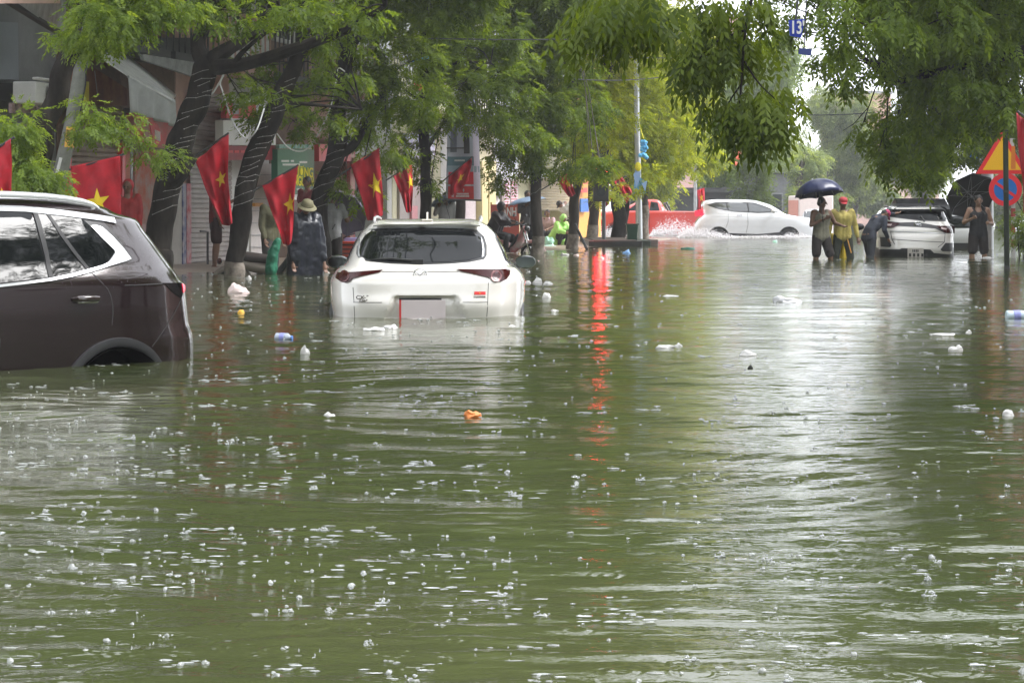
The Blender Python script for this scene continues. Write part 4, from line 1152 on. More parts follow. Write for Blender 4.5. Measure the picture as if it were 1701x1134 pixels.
for dx in (-.13, .13):
    for (x_, z_, w_, h_) in ((0, .16, .12, .028), (0, 0, .12, .028), (0, -.16, .12, .028), (.065, .08, .028, .13), (.065, -.08, .028, .13)) + (((-.065, .08, .028, .13),) if dx > 0 else ((-.065, -.08, .028, .13),)):
        mb.box(P(998, 262, 62.75) + Vector((dx + x_, 0, z_)), (w_, .01, h_))
mb.build('dark_digits', M_glassd, bd, world=True)

# ================================================================== FLAGS
M_flag = mat('red flag cloth', (.56, .005, .022), .65, noise=.38, nscale=3.2, bump=.5, bscale=9)
M_star = mat('yellow star cloth', (.85, .62, .02), .7)
def flag(label, D, pole, corners, star, star_r, fold=.05, seed=0, group='red flags with a yellow star', squash=1.0, rot=0.0, m=None, nf=2.2, starv=True):
    """pole: list of picture points; corners: top-inner, top-outer, bottom-outer, bottom-inner"""
    o = thing('flag', label, 'flag', P(pole[0][0], pole[0][1], D), 0, group)
    mb = MB(); mb.tube([P(x, y, D) for x, y in pole], .0135, 6); mb.build('flag_pole', M_metald, o, world=True)
    C4 = [P(x, y, D) for x, y in corners]
    def fn(u, v):
        a = C4[0].lerp(C4[1], u); b_ = C4[3].lerp(C4[2], u)
        p = a.lerp(b_, v)
        sag = .03 * math.sin(u * math.pi) * (v) 
        d = fold * math.sin(u * nf * math.pi * 2 + 2.0 * v + seed) * (.15 + .85 * v) + .55 * fold * math.sin(u * 9 + v * 5 + seed * 1.7) + .25 * fold * math.sin(u * 17 - v * 8 + seed)
        return p + Vector((.35 * fold * math.sin(v * 5 + seed) * v, -.015 + d, -sag))
    mb = MB(); mb.grid(fn, 28, 30)
    nfc = len(mb.f)
    cl = mb.build('cloth', m or M_flag, o, smooth=True, world=True)
    md = cl.modifiers.new('thickness', 'SOLIDIFY'); md.thickness = .003; md.offset = 1
    if starv:
        # star: ten-point outline mapped on the same draped surface, both sides
        u0, v0, ru, rv = star
        for side, nm in ((-1, 'star'), (1, 'star')):
            mb = MB(); vs = []; fs = []
            N = 10; M_ = 4
            def pt(k, s):
                r_ = (1.0 if k % 2 == 0 else .40) * s
                a = rot + math.pi * 2 * k / 10
                u = u0 + ru * r_ * math.sin(a); v = v0 - rv * r_ * math.cos(a)
                p = fn(min(max(u, 0), 1), min(max(v, 0), 1)); p = p + Vector((0, side * .007, 0))
                return p
            vs.append(pt(0, 0))
            for s_i in range(1, M_ + 1):
                for k in range(N): vs.append(pt(k, s_i / M_))
            for k in range(N): fs.append((0, 1 + k, 1 + (k + 1) % N))
            for s_i in range(1, M_):
                for k in range(N):
                    a = 1 + (s_i - 1) * N
                    fs.append((a + k, a + N + k, a + N + (k + 1) % N, a + (k + 1) % N))
            mb.add(vs, fs)
            mb.build('star', M_star, cl, world=True)
    return o
flag('red flag cut by the left picture edge, above the dark car', 22.0, [(-55, 278), (24, 228)], [(-50, 272), (19, 231), (21, 330), (-22, 352)], (.70, .86, .16, .16), 12, .03, 1)
flag('wide red flag with a full yellow star right above the roof of the dark car', 28.0, [(108, 284), (207, 256)], [(117, 277), (200, 259), (202, 375), (134, 382)], (.50, .60, .27, .215), 0, .035, 2, nf=.7)
flag('folded red flag between the two lit trunks, its star half hidden in a fold', 30.0, [(300, 276), (380, 221)], [(325, 267), (379, 222), (384, 371), (366, 372)], (.66, .44, .22, .10), 0, .09, 3, nf=1.0)
flag('red flag hanging over the raincoat figure, star near its right edge', 31.0, [(420, 318), (496, 274)], [(436, 309), (495, 275), (483, 404), (470, 404)], (.80, .46, .30, .155), 0, .05, 4, nf=.9)
flag('upright red flag left of the white car roof with a bright star low on it', 35.5, [(548, 302), (632, 246)], [(583, 274), (630, 246), (637, 358), (611, 366)], (.72, .50, .34, .20), 0, .06, 5, nf=.9)
flag('dark red drooping flag between the upright flag and the dark straight tree', 41.5, [(641, 300), (685, 272)], [(654, 293), (684, 273), (686, 350), (676, 352)], (.85, .35, .25, .16), 0, .06, 6)
flag('narrow wrapped red flag hanging in front of the street banner', 45.8, [(727, 308), (785, 260)], [(746, 293), (784, 262), (780, 300), (750, 326)], (.5, .5, .2, .2), 0, .08, 7, nf=1.5)
flag('small red flag with a crumpled star beside the limewashed tree with the prop', 54.0, [(895, 318), (932, 296)], [(925, 296), (947, 287), (955, 322), (944, 327)], (.62, .42, .30, .24), 0, .07, 8)
flag('small red flag tangled in the leaves over the kerb planter', 64.0, [(990, 300), (1008, 280)], [(996, 292), (1010, 282), (1014, 330), (1004, 345)], (.5, .5, .4, .2), 0, .07, 9)
flag('crumpled dark red flag on the thick tree in the kerb planter', 65.0, [(1008, 318), (1040, 292)], [(1020, 302), (1034, 294), (1049, 318), (1040, 338)], (.5, .3, .35, .18), 0, .07, 10)
flag('deep red flag at the right picture edge in front of the traffic signs', 24.0, [(1690, 185), (1790, 260)], [(1687, 187), (1745, 228), (1730, 390), (1700, 350)], (.45, .55, .25, .16), 0, .05, 11, m=mat('dark wine flag cloth', (.30, .008, .016), .7))
flag('tiny far red flag above the bed of the red pickup', 92.0, [(1157, 350), (1163, 308)], [(1158, 316), (1170, 312), (1171, 348), (1160, 350)], (.5, .4, .3, .2), 0, .08, 12)
# street banner hung on the slim tree
o = thing('street_banner', 'grey and red printed street banner hanging on the slim tree above the white car', 'banner', P(768, 332, 46.0))
D = 46.0
bx = [(741, 331), (797, 333), (794, 205), (743, 205)]
def bn(u, v, off=0.0):
    a = P(742 + 1.0 * (v), 331, D); 
    x0 = 740.5 + 3.0 * (v); x1 = 799 - 4 * v
    return P(x0 + (x1 - x0) * u, 331 - 126 * v, D) + Vector((0, .06 * math.sin(u * 5 + v) - off, 0))
mb = MB(); mb.grid(lambda u, v: bn(u, v), 20, 24); cl = mb.build('banner_cloth', mat('grey blue banner print', (.42, .44, .52), .5, noise=.08, nscale=3), o, smooth=True, world=True)
md = cl.modifiers.new('thickness', 'SOLIDIFY'); md.thickness = .004
def bpatch(u0, u1, v0, v1, m, nm, off=.006, tilt=0):
    mb = MB(); mb.grid(lambda a, b_: bn(u0 + (u1 - u0) * a, v0 + (v1 - v0) * b_, off), 8, 6); return mb.build(nm, m, cl, smooth=True, world=True)
M_teal = mat('banner teal grey', (.10, .19, .23), .5, noise=.1)
bpatch(.02, .82, .44, .56, M_teal, 'teal_band'); bpatch(.02, .98, .355, .435, mat('banner mid grey', (.25, .33, .38), .5), 'teal_band')
bpatch(.06, .80, .00, .17, M_red, 'red_field'); bpatch(.06, .80, .195, .36, mat('bright banner red', (.60, .03, .05), .5), 'red_field', .008); bpatch(.80, .99, .0, .98, mat('banner lilac edge', (.62, .55, .66), .5, noise=.08), 'pale_edge', .004)
bpatch(.10, .30, .62, .95, mat('banner figure grey', (.16, .17, .22), .5, noise=.3, nscale=7), 'picture', .008); bpatch(.52, .70, .60, .97, M_dark, 'picture', .008)
def btxt(s, u, v, w_, h_, m=M_white):
    c = bn(u, v, .014); text_on(s, h_, c, (1, 0, 0), (0, 0, 1), m, cl, width=w_, bold=.003)
btxt('T    VÀNG 3', .52, .29, .52, .13); btxt('CẦ    ĐÌNH', .48, .115, .50, .10)
mb = MB()
for (u0, u1, v) in ((.30, .70, .04), (.32, .68, .07), (.18, .26, .07), (.18, .26, .04), (.45, .75, .185), (.25, .58, .51)):
    k = int((u1 - u0) / .035)
    for i in range(k):
        mb.box(bn(u0 + i * .035, v, .014), (.016, .004, .035))
mb.build('lettering', M_white, cl, world=True)
mb = MB(); mb.tube([P(738, 331, D), P(800, 333, D)], .018, 6); mb.tube([P(742, 246, D), P(796, 246, D)], .014, 6); mb.tube([P(740, 205, D), P(798, 205, D)], .018, 6); mb.build('batten', M_metald, o, world=True)
# sky dome not needed; red vendor sign ANH 20
D = 54.0
o = thing('vendor_sign', 'red board with white capitals standing behind the motorbike rider', 'sign', P(838, 400, D)); o.location.z = .0
mb = MB(); mb.slab([P(815, 398, D), P(862, 398, D), P(862, 338, D), P(815, 340, D)], (0, .05, 0)); pl = mb.build('board', mat('brick red board', (.50, .10, .07), .5, noise=.12), o, world=True)
text_on('BÁNH', .30, P(843, 352.5, D - .006), (1, 0, 0), (0, 0, 1), M_white, pl, width=.44, bold=.008)
text_on('20', .26, P(843, 371.5, D - .006), (1, 0, 0), (0, 0, 1), M_white, pl, width=.2, bold=.008)
mb = MB(); mb.tube([P(816, 410, D + .03), P(816, 336, D + .03)], .02, 6); mb.tube([P(861.5, 410, D + .03), P(861.5, 336, D + .03)], .02, 6); mb.build('frame', M_orange, o, world=True)
# ================================================================== CARS
M_pwhite = mat('white car paint', (.66, .635, .595), .22, coat=1.0)
M_pwhite2 = mat('cool white car paint', (.58, .59, .61), .25, coat=1.0)
M_pbrown = mat('dark plum brown metallic paint', (.019, .009, .011), .22, metal=.3, coat=1.0)
M_pred = mat('orange red car paint', (.50, .034, .024), .28, coat=1.0)
M_glass = mat('tinted car glass', (.005, .006, .007), .03, spec=.22)
M_glassc = mat('lighter car glass', (.06, .065, .07), .05, spec=.9, coat=.6)
M_chrome = mat('chrome trim', (.80, .80, .82), .12, metal=.9)
M_satin = mat('satin silver trim', (.72, .73, .75), .25, metal=.6)
M_clad = mat('black plastic cladding', (.022, .022, .024), .45)
M_lamp = mat('dark red lamp lens', (.034, .002, .003), .15, spec=.25)
M_lampin = mat('smoked lamp ring', (.09, .02, .02), .2, metal=.3)
M_tyre = mat('tyre rubber', (.015, .015, .016), .7)
M_seam = mat('panel gap', (.03, .03, .03), .8)
M_plate = mat('blank pinkish grey plate', (.62, .55, .56), .5, noise=.08, nscale=5)
M_redlens = mat('bright red lens', (.70, .02, .05), .2, coat=.8, emis=(1, .02, .06), estr=.35)

def pchip(xs, ys):
    xs = np.array(xs, float); ys = np.array(ys, float)
    h = np.diff(xs); dl = np.diff(ys) / h
    d = np.zeros_like(ys)
    for i in range(1, len(xs) - 1):
        if dl[i - 1] * dl[i] > 0:
            w1 = 2 * h[i] + h[i - 1]; w2 = h[i] + 2 * h[i - 1]
            d[i] = (w1 + w2) / (w1 / dl[i - 1] + w2 / dl[i])
    d[0] = dl[0]; d[-1] = dl[-1]
    def f(x):
        x = np.clip(x, xs[0], xs[-1]); i = np.clip(np.searchsorted(xs, x) - 1, 0, len(xs) - 2)
        t_ = (x - xs[i]) / h[i]
        return ((1 + 2 * t_) * (1 - t_) ** 2 * ys[i] + t_ * (1 - t_) ** 2 * h[i] * d[i] + t_ * t_ * (3 - 2 * t_) * ys[i + 1] + t_ * t_ * (t_ - 1) * h[i] * d[i + 1])
    return f

class Car:
    """body as stacked plan outlines; tab rows: z, half width, rear y, front y (car frame: x right, y forward, z above water)"""
    def __init__(s, root, tab, n=4.6, dent=None, nf=None):
        tab = np.array(tab, float)
        s.z0, s.z1 = tab[0, 0], tab[-1, 0]
        s.w = pchip(tab[:, 0], tab[:, 1]); s.yr = pchip(tab[:, 0], tab[:, 2]); s.yf = pchip(tab[:, 0], tab[:, 3])
        s.n = n; s.nf = nf or n; s.root = root; s.dent = dent or (lambda x, z: 0.0)
        s.Mw = root_matrix(root); s.Mi = s.Mw.inverted()
    def rear(s, x, z):
        W = float(s.w(z)); a = float(s.yr(z)); b_ = float(s.yf(z)); L = (b_ - a) / 2
        q_ = min(1.0, abs(x) / W)
        return (a + b_) / 2 - L * (1 - q_ ** s.n) ** (1 / s.n) + s.dent(x, z)
    def side(s, y, z):
        W = float(s.w(z)); a = float(s.yr(z)); b_ = float(s.yf(z)); L = (b_ - a) / 2
        n_ = s.n if y < (a + b_) / 2 else s.nf
        q_ = min(1.0, abs(y - (a + b_) / 2) / L)
        return W * (1 - q_ ** n_) ** (1 / n_)
    def body(s, m, name='body', cuts=(), nz=90, nu=168):
        zs = np.linspace(s.z0, s.z1, nz)
        zs = np.concatenate([zs[:-1], s.z1 - (s.z1 - zs[-2]) * np.array([.6, .3, .12, .03, 0])])
        vs = []
        for z in zs:
            W = float(s.w(z)); a = float(s.yr(z)); b_ = float(s.yf(z)); L = (b_ - a) / 2; ym = (a + b_) / 2
            tt = np.linspace(0, 2 * math.pi, 4001); ct, st = np.cos(tt), np.sin(tt)
            nn_ = np.where(st < 0, s.n, s.nf)
            xx = W * np.sign(ct) * np.abs(ct) ** (2 / nn_); yy = L * np.sign(st) * np.abs(st) ** (2 / nn_)
            al = np.concatenate([[0], np.cumsum(np.hypot(np.diff(xx), np.diff(yy)))]); al /= al[-1]
            sk = (np.arange(nu) + .5) / nu
            X_ = np.interp(sk, al, xx); Y_ = np.interp(sk, al, yy)
            for k in range(nu):
                x = float(X_[k]); sy = float(Y_[k]); y_ = ym + sy
                if sy < 0: y_ += s.dent(x, z)
                vs.append((x, y_, z))
        nz_ = len(zs)
        fs = [(i * nu + k, i * nu + (k + 1) % nu, (i + 1) * nu + (k + 1) % nu, (i + 1) * nu + k) for i in range(nz_ - 1) for k in range(nu)]
        fs.append(tuple(range(nu))[::-1]); fs.append(tuple((nz_ - 1) * nu + k for k in range(nu)))
        mb = MB(); mb.add(vs, fs)
        o = mb.build(name, m, s.root, smooth=True)
        if cuts:
            tmp = []
            for (y_, z, r_, wd, sgn) in cuts:
                c = MB(); c.lathe([(r_, -.3), (r_, .3)], (sgn * wd, y_, z), 40, Matrix.Rotation(R(90), 4, 'Y'))
                co = c.build('cutter', None if False else M_clad, s.root); tmp.append(co)
                md = o.modifiers.new('arch', 'BOOLEAN'); md.operation = 'DIFFERENCE'; md.object = co; md.solver = 'EXACT'
            me = evaluated_mesh(o, name)
            o.modifiers.clear(); o.data = me
            for co in tmp: bpy.data.objects.remove(co)
            if len(me.materials) == 0: me.materials.append(m)
        return o
    # picture pixels -> point of the surface in the car frame
    def px_rear(s, px, py):
        o_ = s.Mi @ Vector((0, 0, H)); d_ = (s.Mi @ P(px, py, 20.0)) - o_
        yl = 0.2
        for _ in range(14):
            t_ = (yl - o_.y) / d_.y; p = o_ + d_ * t_; yl = .5 * yl + .5 * s.rear(p.x, p.z)
        return p.x, p.z
    def px_side(s, px, py, sg):
        o_ = s.Mi @ Vector((0, 0, H)); d_ = (s.Mi @ P(px, py, 20.0)) - o_
        xl = sg * .8
        for _ in range(14):
            t_ = (xl - o_.x) / d_.x; p = o_ + d_ * t_; xl = .5 * xl + .5 * sg * s.side(p.y, p.z)
        return p.y, p.z
    def patch(s, poly, where, m, name, parent=None, off=.004, step=.05, th=.012, smooth=True):
        """panel following the body: poly in (x,z) for 'rear', (y,z) for 'left'/'right'; a closed shell th deep"""
        n = len(poly)
        # densify the outline
        pts = []
        for i in range(n):
            a = poly[i]; b_ = poly[(i + 1) % n]; L = math.hypot(a[0] - b_[0], a[1] - b_[1]); k = max(1, int(L / step))
            for j in range(k): pts.append((a[0] + (b_[0] - a[0]) * j / k, a[1] + (b_[1] - a[1]) * j / k))
        nb = len(pts)
        xs = [p[0] for p in pts]; zs = [p[1] for p in pts]
        allp = list(pts)
        def inside(x, z):
            c = False
            for i in range(nb):
                x1, z1 = pts[i]; x2, z2 = pts[(i + 1) % nb]
                if (z1 > z) != (z2 > z) and x < (x2 - x1) * (z - z1) / (z2 - z1) + x1: c = not c
            return c
        gx = np.arange(min(xs) + step * .5, max(xs), step); gz = np.arange(min(zs) + step * .5, max(zs), step)
        for x in gx:
            for z in gz:
                if inside(x, z) and min((x - p[0]) ** 2 + (z - p[1]) ** 2 for p in pts) > (step * .35) ** 2: allp.append((x, z))
        v2, e2, f2, *_ = delaunay_2d_cdt([Vector(p) for p in allp], [(i, (i + 1) % nb) for i in range(nb)], [], 1, 1e-6)
        def to3(a, z, o_):
            if where == 'rear': return Vector((a, s.rear(a, z) - o_, z))
            sg = -1 if where == 'left' else 1
            return Vector((sg * (s.side(a, z) + o_), a, z))
        nv = len(v2)
        vs = [to3(v.x, v.y, off) for v in v2] + [to3(v.x, v.y, off - th) for v in v2]
        fs = [tuple(f) for f in f2] + [tuple(i + nv for i in f)[::-1] for f in f2]
        cnt = {}
        for f in f2:
            for i in range(len(f)):
                a, b_ = f[i], f[(i + 1) % len(f)]; cnt[(a, b_)] = 1
        for (a, b_) in cnt:
            if (b_, a) not in cnt: fs.append((b_, a, a + nv, b_ + nv))
        if where == 'left' or where == 'rear': pass
        mb = MB(); mb.add(vs, fs)
        me = mb.mesh(name, smooth)
        bm = bmesh.new(); bm.from_mesh(me); bmesh.ops.recalc_face_normals(bm, faces=bm.faces); bm.to_mesh(me); bm.free()
        if smooth:
            try: me.set_sharp_from_angle(angle=R(40))
            except Exception: pass
        return link(name, me, m, parent or s.root)
    def strip(s, line, where, wdt, m, name, parent=None, off=.005, step=.04, th=.012):
        """narrow band along a polyline"""
        L = []; Rr = []
        for i, p in enumerate(line):
            a = line[max(0, i - 1)]; b_ = line[min(len(line) - 1, i + 1)]
            d = Vector((b_[0] - a[0], b_[1] - a[1])).normalized(); nn = Vector((-d.y, d.x)) * wdt / 2
            L.append((p[0] + nn.x, p[1] + nn.y)); Rr.append((p[0] - nn.x, p[1] - nn.y))
        return s.patch(L + Rr[::-1], where, m, name, parent, off, step, th)
    def wheel(s, y, z, r_, sg, wd, rim_m=None, spokes=5):
        T = Matrix.Rotation(R(90) * sg, 4, 'Y')
        c = (sg * wd, y, z)
        mb = MB(); mb.lathe([(r_ * .62, -.11), (r_ * .93, -.11), (r_, -.07), (r_, .07), (r_ * .93, .11), (r_ * .64, .11), (r_ * .62, .09)], c, 36, T)
        w_ = mb.build('wheel', M_tyre, s.root, smooth=True)
        mb = MB(); mb.lathe([(r_ * .63, .07), (r_ * .63, .10), (r_ * .57, .10), (r_ * .55, .07)], c, 30, T)
        for k in range(spokes):
            a = 2 * math.pi * k / spokes
            for da in (-.12, .12):
                p0 = T @ Vector((r_ * .10 * math.cos(a), r_ * .10 * math.sin(a), .095)); p1 = T @ Vector((r_ * .58 * math.cos(a + da), r_ * .58 * math.sin(a + da), .085))
                mb.tube([Vector(c) + p0, Vector(c) + p1], .018, 5)
        mb.lathe([(0, .07), (r_ * .13, .075), (r_ * .12, .10), (0, .105)], c, 12, T)
        mb.build('rim', rim_m or M_satin, w_)
        return w_

# ------------------------------------------------------------------ white crossover, seen square from behind
D0 = 19.7
o = thing('parked_car', 'white crossover stranded bumper-deep in mid picture, seen from behind', 'car', (P(706, 352, D0).x, D0, 0), R(.8))
def mz_dent(x, z):
    ax = abs(x)
    d = 0.0
    # licence recess: trapezoid lower centre
    e = (.205 - z) / .22
    if 0 < z < .26:
        lim = .285 + .10 * max(0, min(1, e))
        k = max(0, min(1, (lim - ax) / .06)); kz = max(0, min(1, (.205 - z) / .035)); k = k * k * (3 - 2 * k); kz = kz * kz * (3 - 2 * kz)
        d += .055 * k * kz
    # bumper ledge bulge
    d -= .030 * math.exp(-((z - .10) / .12) ** 2) * max(0, 1 - (ax / .95) ** 4)
    # shoulder hollow under the glass lip
    d += .018 * math.exp(-((z - .40) / .035) ** 2)
    return d
W_TAB = [(-0.4, 0.8778, 0.06, 4.3), (-0.2, 0.9091, 0.02, 4.37), (0, 0.9071, 0.0, 4.4), (0.1, 0.9196, 0.0, 4.4), (0.2, 0.928, 0.015, 4.38), (0.3, 0.928, 0.03, 4.3), (0.345, 0.9112, 0.05, 4.15), (0.385, 0.8799, 0.075, 3.6), (0.43, 0.836, 0.12, 3.2), (0.46, 0.7803, 0.165, 3.1), (0.52, 0.7497, 0.25, 2.98), (0.6, 0.7191, 0.37, 2.8), (0.7, 0.6681, 0.5, 2.55), (0.76, 0.6273, 0.585, 2.38), (0.8, 0.5865, 0.64, 2.2), (0.835, 0.5457, 0.66, 2.05), (0.865, 0.4896, 0.8, 1.9), (0.883, 0.408, 1.1, 1.75)]
car = Car(o, W_TAB, n=5.0, dent=mz_dent)
bd = car.body(M_pwhite, nz=110, nu=420)
Z1 = lambda x, y: (500 + x / 4.05, 340 + y / 4.05)      # enlarged-crop coordinates -> photo pixels
rp = lambda L: [car.px_rear(*Z1(x, y)) for x, y in L]
car.patch(rp([(372, 330), (378, 250), (405, 205), (440, 168), (520, 158), (810, 150), (1100, 158), (1185, 170), (1232, 215), (1250, 270), (1250, 340), (1232, 366), (1140, 384), (1000, 396), (815, 402), (600, 396), (440, 378), (385, 356)]), 'rear', M_clad, 'window_surround', off=.004)
gl = car.patch(rp([(392, 335), (400, 255), (430, 205), (470, 178), (810, 172), (1150, 180), (1200, 215), (1224, 262), (1232, 345), (1130, 370), (1000, 382), (815, 388), (600, 382), (440, 362)]), 'rear', M_glass, 'rear_window', off=.010)
car.strip(rp([(455, 166), (520, 156), (640, 152), (790, 150)]), 'rear', .010, M_satin, 'spoiler_trim', off=.016)
car.strip(rp([(838, 150), (980, 152), (1100, 156), (1190, 168)]), 'rear', .010, M_satin, 'spoiler_trim', off=.016)
for sg in (-1, 1):
    cx = 403 if sg < 0 else 1211
    L = [(cx + sg * 0, 210), (cx + sg * 14, 250), (cx + sg * 22, 300), (cx + sg * 20, 345), (cx + sg * 6, 352), (cx + sg * 12, 300), (cx + sg * 5, 250)]
    car.patch(rp(L), 'rear', M_satin, 'window_fin', off=.014, step=.03)
# wiper
a_, b_ = rp([(520, 378), (812, 388)]); c_ = rp([(640, 358)])[0]
mb = MB(); pt = lambda q_, of: Vector((q_[0], car.rear(*q_) - of, q_[1]))
mb.tube([pt(rp([(470, 372)])[0], .02), pt(rp([(600, 362)])[0], .03), pt(rp([(790, 380)])[0], .03)], [.006, .010, .016], 6); mb.box(pt(rp([(785, 382)])[0], .025), (.10, .03, .035)); mb.build('wiper', M_black, o)
# tail lamps
lL = [(216, 440), (235, 434), (550, 436), (530, 452), (420, 476), (345, 495), (330, 515), (305, 526), (270, 518), (235, 495), (218, 470)]
lR = [(1052, 432), (1395, 430), (1408, 440), (1405, 470), (1385, 498), (1350, 515), (1320, 518), (1290, 506), (1262, 488), (1150, 462), (1075, 446)]
for L, rc in ((lL, (289, 478)), (lR, (1315, 476))):
    tl = car.patch(rp(L), 'rear', M_lamp, 'tail_light', off=.014, step=.035, th=.03)
    ox, oz = rp([rc])[0]
    ring = [(ox + .052 * math.cos(k * .524), oz + .052 * math.sin(k * .524)) for k in range(12)]
    rg_ = car.patch(ring, 'rear', M_lampin, 'lamp_ring', tl, off=.022, step=.02)
    ring = [(ox + .036 * math.cos(k * .524), oz + .036 * math.sin(k * .524)) for k in range(12)]
    car.patch(ring, 'rear', M_lamp, 'lamp_lens', tl, off=.027, step=.02)
# panel gaps
for L in ([(345, 500), (350, 560), (356, 650), (362, 768)], [(1262, 492), (1258, 600), (1254, 700), (1250, 752)], [(352, 656), (450, 658), (545, 657)], [(1060, 655), (1160, 657), (1256, 655)], [(545, 452), (650, 450), (755, 450)], [(850, 450), (960, 451), (1060, 450)]):
    car.strip(rp(L), 'rear', .0055, M_seam, 'panel_gap', off=.0012, th=.004)
# plate recess lip, handle bar, plate
mb = MB(); mb.tube([pt(q_, .0) + Vector((0, 0, 0)) for q_ in rp([(660, 636), (800, 634), (945, 636)])], .011, 8); mb.build('hatch_handle', M_black, o)
q1 = rp([(662, 652), (972, 652)]); xl_, xr_ = q1[0][0], q1[1][0]
mb = MB(); mb.box(((xl_ + xr_) / 2, car.rear(0, .1) - .012, .075), (xr_ - xl_, .012, .165)); pl = mb.build('licence_plate', M_plate, o, bevel=.003)
mb = MB(); mb.box((xl_ + .008, car.rear(0, .1) - .014, .075), (.018, .014, .168)); mb.build('plate_edge', M_red, pl)
# emblem: oval ring with a spread-wing mark
ex, ez = rp([(801, 466)])[0]; ey = car.rear(ex, ez) - .012
mb = MB(); mb.tube([(ex + .058 * math.cos(a), ey, ez + .045 * math.sin(a)) for a in np.linspace(0, 2 * math.pi, 33)], .0058, 6)
for sg in (-1, 1):
    mb.tube([(ex, ey, ez - .020), (ex + sg * .014, ey, ez + .002), (ex + sg * .034, ey, ez + .016), (ex + sg * .052, ey, ez + .018)], [.007, .006, .005, .004], 6)
    mb.tube([(ex + sg * .020, ey, ez - .038), (ex + sg * .036, ey, ez - .008), (ex + sg * .052, ey, ez + .018)], [.003, .004, .004], 6)
mb.build('emblem', M_chrome, o, smooth=True)
M_badge = mat('smoked badge metal', (.22, .20, .18), .25, metal=.8)
for s_, q_, hh, ww in (('CX-30', (424, 624), .046, .20), ('LUXURY', (426, 646), .024, .13)):
    bx_, bz_ = rp([q_])[0]
    me_ = text_mesh(s_, hh, .002, .0015); xs_ = [v.co.x for v in me_.vertices]; k = ww * .72 / (max(xs_) - min(xs_))
    me_.transform(Matrix.Scale(k, 4, (1, 0, 0))); me_.transform(Matrix.Translation((bx_, car.rear(bx_, bz_) - .004, bz_)) @ Matrix.Rotation(R(90), 4, 'X')); link('badge', me_, M_badge, o)
q_ = rp([(1166, 584), (1242, 584), (1242, 605), (1166, 605)]); fl_ = car.patch(q_, 'rear', mat('flag sticker red', (.62, .02, .02), .5), 'flag_sticker', off=.003, step=.03, th=.003)
sx_, sz_ = rp([(1204, 594)])[0]
mb = MB(); mb.lathe([(0, 0), (.006, 0), (.006, .001), (0, .001)], (sx_, car.rear(sx_, sz_) - .005, sz_), 5, Matrix.Rotation(R(90), 4, 'X')); mb.build('sticker_star', M_star, fl_)
car.patch(rp([(1162, 613), (1242, 613), (1242, 624), (1162, 624)]), 'rear', M_badge, 'badge', off=.004, step=.03, th=.004)
# roof rails, fin aerial, high spoiler
for sg in (-1, 1):
    mb = MB(); mb.tube([(sg * .50, .95, .862), (sg * .505, 1.05, .893), (sg * .50, 1.5, .905), (sg * .49, 2.0, .885)], .013, 8); mb.build('roof_rail', M_satin, o, smooth=True)
mb = MB(); mb.slab([(.008, .78, .872), (.008, 1.00, .884), (.008, .93, .925), (.008, .83, .948), (.008, .80, .94)], (-.016, 0, 0)); mb.box((0, .88, .874), (.10, .24, .014)); mb.build('aerial_fin', mat('cream white paint', (.72, .68, .58), .3, coat=.8), o, bevel=.004)
mb = MB(); mb.slab([(-.50, .62, .828), (-.40, .595, .842), (.40, .595, .842), (.50, .62, .828), (.46, .86, .868), (-.46, .86, .868)], (0, .01, -.018)); mb.build('spoiler', M_pwhite, o, bevel=.006)
# side windows and mirrors
for sg, wn in ((-1, 'left'), (1, 'right')):
    car.patch([(.62, .50), (.80, .70), (1.1, .80), (1.9, .815), (2.5, .60), (2.75, .47), (1.6, .45), (.9, .455)], wn, M_clad, 'window_surround', off=.004, step=.08)
    car.patch([(.70, .51), (.84, .68), (1.12, .78), (1.88, .795), (2.45, .58), (2.68, .485), (1.6, .465), (.92, .47)], wn, M_glass, 'side_window', off=.009, step=.08)
    car.strip([(.62, .445), (1.6, .437), (2.7, .46)], wn, .012, M_chrome, 'window_trim', off=.012, step=.06)
    mr = MB(); cx_ = sg * .955; cz_ = .44
    mr.ball((cx_, 2.66, cz_), (.108, .080, .072), 18, 12)
    hs = mr.build('mirror_housing', mat('black mirror shell', (.02, .022, .024), .25, coat=.6), o, smooth=True)
    mg = MB(); vs = []
    for rr_ in (0, 1):
        pass
    N = 24; ol = [(cx_ + .094 * math.copysign(abs(math.cos(a)) ** .75, math.cos(a)), 2.66 - .070, cz_ + .055 * math.copysign(abs(math.sin(a)) ** .75, math.sin(a))) for a in np.linspace(0, 2 * math.pi, N, endpoint=False)]
    mg.slab([(x, y_ - .026, z) for x, y_, z in ol], (0, .02, 0)); mg.build('mirror_glass', mat('mirror glass', (.20, .23, .23), .04, metal=1.0), hs)
    ar = MB(); ar.tube([(sg * .80, 2.72, .40), (sg * .90, 2.69, .40)], [.03, .025], 8); ar.build('mirror_arm', M_clad, o)
car.wheel(.86, -.33, .32, 1, .78); car.wheel(.86, -.33, .32, -1, .78)
# open flap edge of the wheel arch trim on the right flank
mb = MB(); mb.tube([(.895 - .005 * abs(a), .86 + .37 * math.cos(a), -.33 + .42 * math.sin(a)) for a in np.linspace(.3, 2.8, 18)], .022, 8); mb.build('arch_trim', M_clad, o, smooth=True)
mb = MB(); mb.tube([(-.895 + .005 * abs(a), .86 + .37 * math.cos(a), -.33 + .42 * math.sin(a)) for a in np.linspace(.3, 2.8, 18)], .022, 8); mb.build('arch_trim', M_clad, o, smooth=True)

